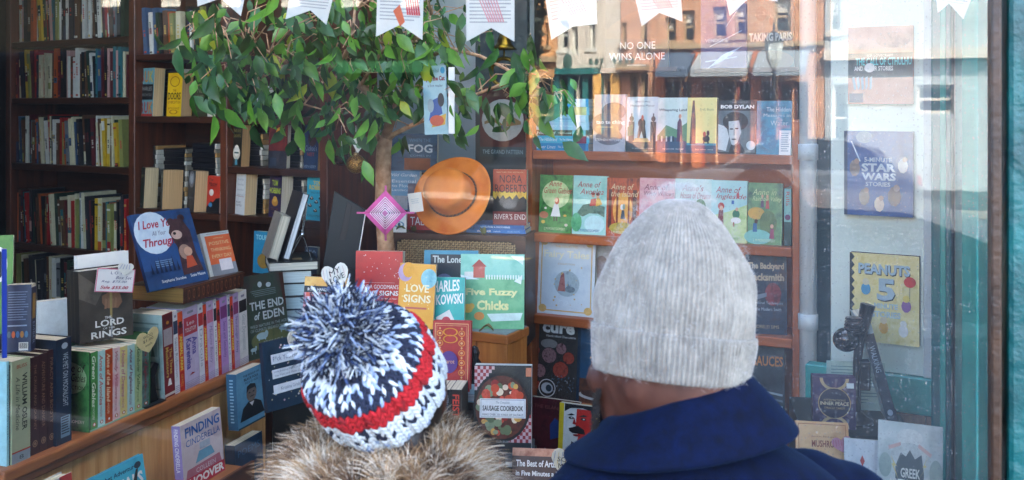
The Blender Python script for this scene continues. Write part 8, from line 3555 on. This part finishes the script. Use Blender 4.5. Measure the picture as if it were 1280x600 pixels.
nT, nP = 48, 16
V_, F_ = [], []
for i in range(nT):
    for j in range(nP):
        V_.append(tuple(ring_pt(np.array(2 * math.pi * i / nT), np.array(2 * math.pi * j / nP))))
for i in range(nT):
    for j in range(nP):
        F_.append((i * nP + j, ((i + 1) % nT) * nP + j, ((i + 1) % nT) * nP + (j + 1) % nP, i * nP + (j + 1) % nP))
m = MB()
m.add(V_, F_, FURC[3])
fo = m.build('fur_collar', wom, smooth=True)
nfu = 42000
th = rng.uniform(0, 2 * math.pi, nfu)
ph = rng.uniform(-1.3, 3.0, nfu)
rt = ring_pt(th, ph)
ctr = np.stack([fc[0] + RX * np.cos(th), fc[1] + RY * np.sin(th), np.full(nfu, fc[2])], -1)
nrm = rt - ctr
nrm /= np.linalg.norm(nrm, axis=1, keepdims=True)
tang = np.stack([-np.sin(th), np.cos(th), np.zeros(nfu)], -1)
# clumps lean together
cl = np.sin(th * 13 + ph * 3.1) + np.sin(th * 23 - ph * 5.3 + 1)
d_ = nrm * 1.0 + tang * (.42 * np.sin(th * 9 + ph * 2) + .25 * cl)[:, None] + rng.normal(0, .2, (nfu, 3))
d_[:, 2] -= .12
d_ /= np.linalg.norm(d_, axis=1, keepdims=True)
ln = rng.uniform(.02, .055, nfu) * (1 + .25 * np.sin(th * 17 + ph * 4))
lv = 4
t_ = np.linspace(0, 1, lv)
paths = rt[:, None] + d_[:, None] * (ln[:, None] * t_)[..., None]
paths[..., 2] -= (ln[:, None] * t_ ** 2) * .35
paths += (tang * (cl * .12)[:, None])[:, None] * (ln[:, None] * t_ ** 2)[..., None]
rad = np.full((nfu, lv), .00046) * np.array([1, .95, .7, .2]) * rng.uniform(.6, 1.2, (nfu, 1))
pn = np.sin(th * 5 + 1.3) + np.sin(ph * 3 + th * 11) * .8 + rng.normal(0, .7, nfu)
mi = np.where(pn > 1.3, 2, np.where(pn > .35, 0, np.where(pn > -.5, 4, np.where(pn > -1.4, 1, 3))))
mi = np.where(rng.uniform(0, 1, nfu) < .12, 2, mi)
strands('fur', paths, rad, mi, FURC, fo)

# ================================================================== CAMERA, LIGHT, RENDER
cam = bpy.data.cameras.new('camera')
cam.lens = 35
cam.sensor_width = 36
cam.shift_y = -(300 - HZ) / 1280
cam.clip_start = .05
cam.clip_end = 1500
co = bpy.data.objects.new('camera', cam)
COL.objects.link(co)
co.location = CAM
co.rotation_euler = (R_(90), 0, YAW)
cam.dof.use_dof = True
cam.dof.focus_distance = 3.0
cam.dof.aperture_fstop = 8
sc.camera = co

SUN_EL, SUN_AZ = 46, 38      # azimuth from +y towards +x
w = bpy.data.worlds.new('World')
sc.world = w
w.use_nodes = True
nt = w.node_tree
sky = nt.nodes.new('ShaderNodeTexSky')
sky.sky_type = 'NISHITA'
sky.sun_disc = False
sky.sun_elevation = R_(SUN_EL)
sky.sun_rotation = R_(SUN_AZ)
sky.dust_density = 4.0
sky.ozone_density = .4
sky.air_density = .8
bg = nt.nodes['Background']
bg.inputs['Strength'].default_value = .15
nt.links.new(sky.outputs[0], bg.inputs['Color'])
sl = bpy.data.lights.new('sun', 'SUN')
sl.energy = 2.7
sl.angle = R_(.5)
sl.color = (1, .93, .82)
so = bpy.data.objects.new('sun', sl)
COL.objects.link(so)
so.rotation_euler = (R_(-(90 - SUN_EL)), 0, R_(-SUN_AZ))
so.location = (0, 10, 20)

sc.render.engine = 'CYCLES'
cy = sc.cycles
cy.use_denoising = True
cy.max_bounces = 10
cy.diffuse_bounces = 5
cy.glossy_bounces = 4
cy.transparent_max_bounces = 16
cy.caustics_reflective = False
cy.caustics_refractive = False
cy.sample_clamp_indirect = 6
vs_ = sc.view_settings
vs_.view_transform = 'Standard'
vs_.look = 'None'
vs_.gamma = 1
vs_.use_curve_mapping = False
vs_.exposure = 4.65
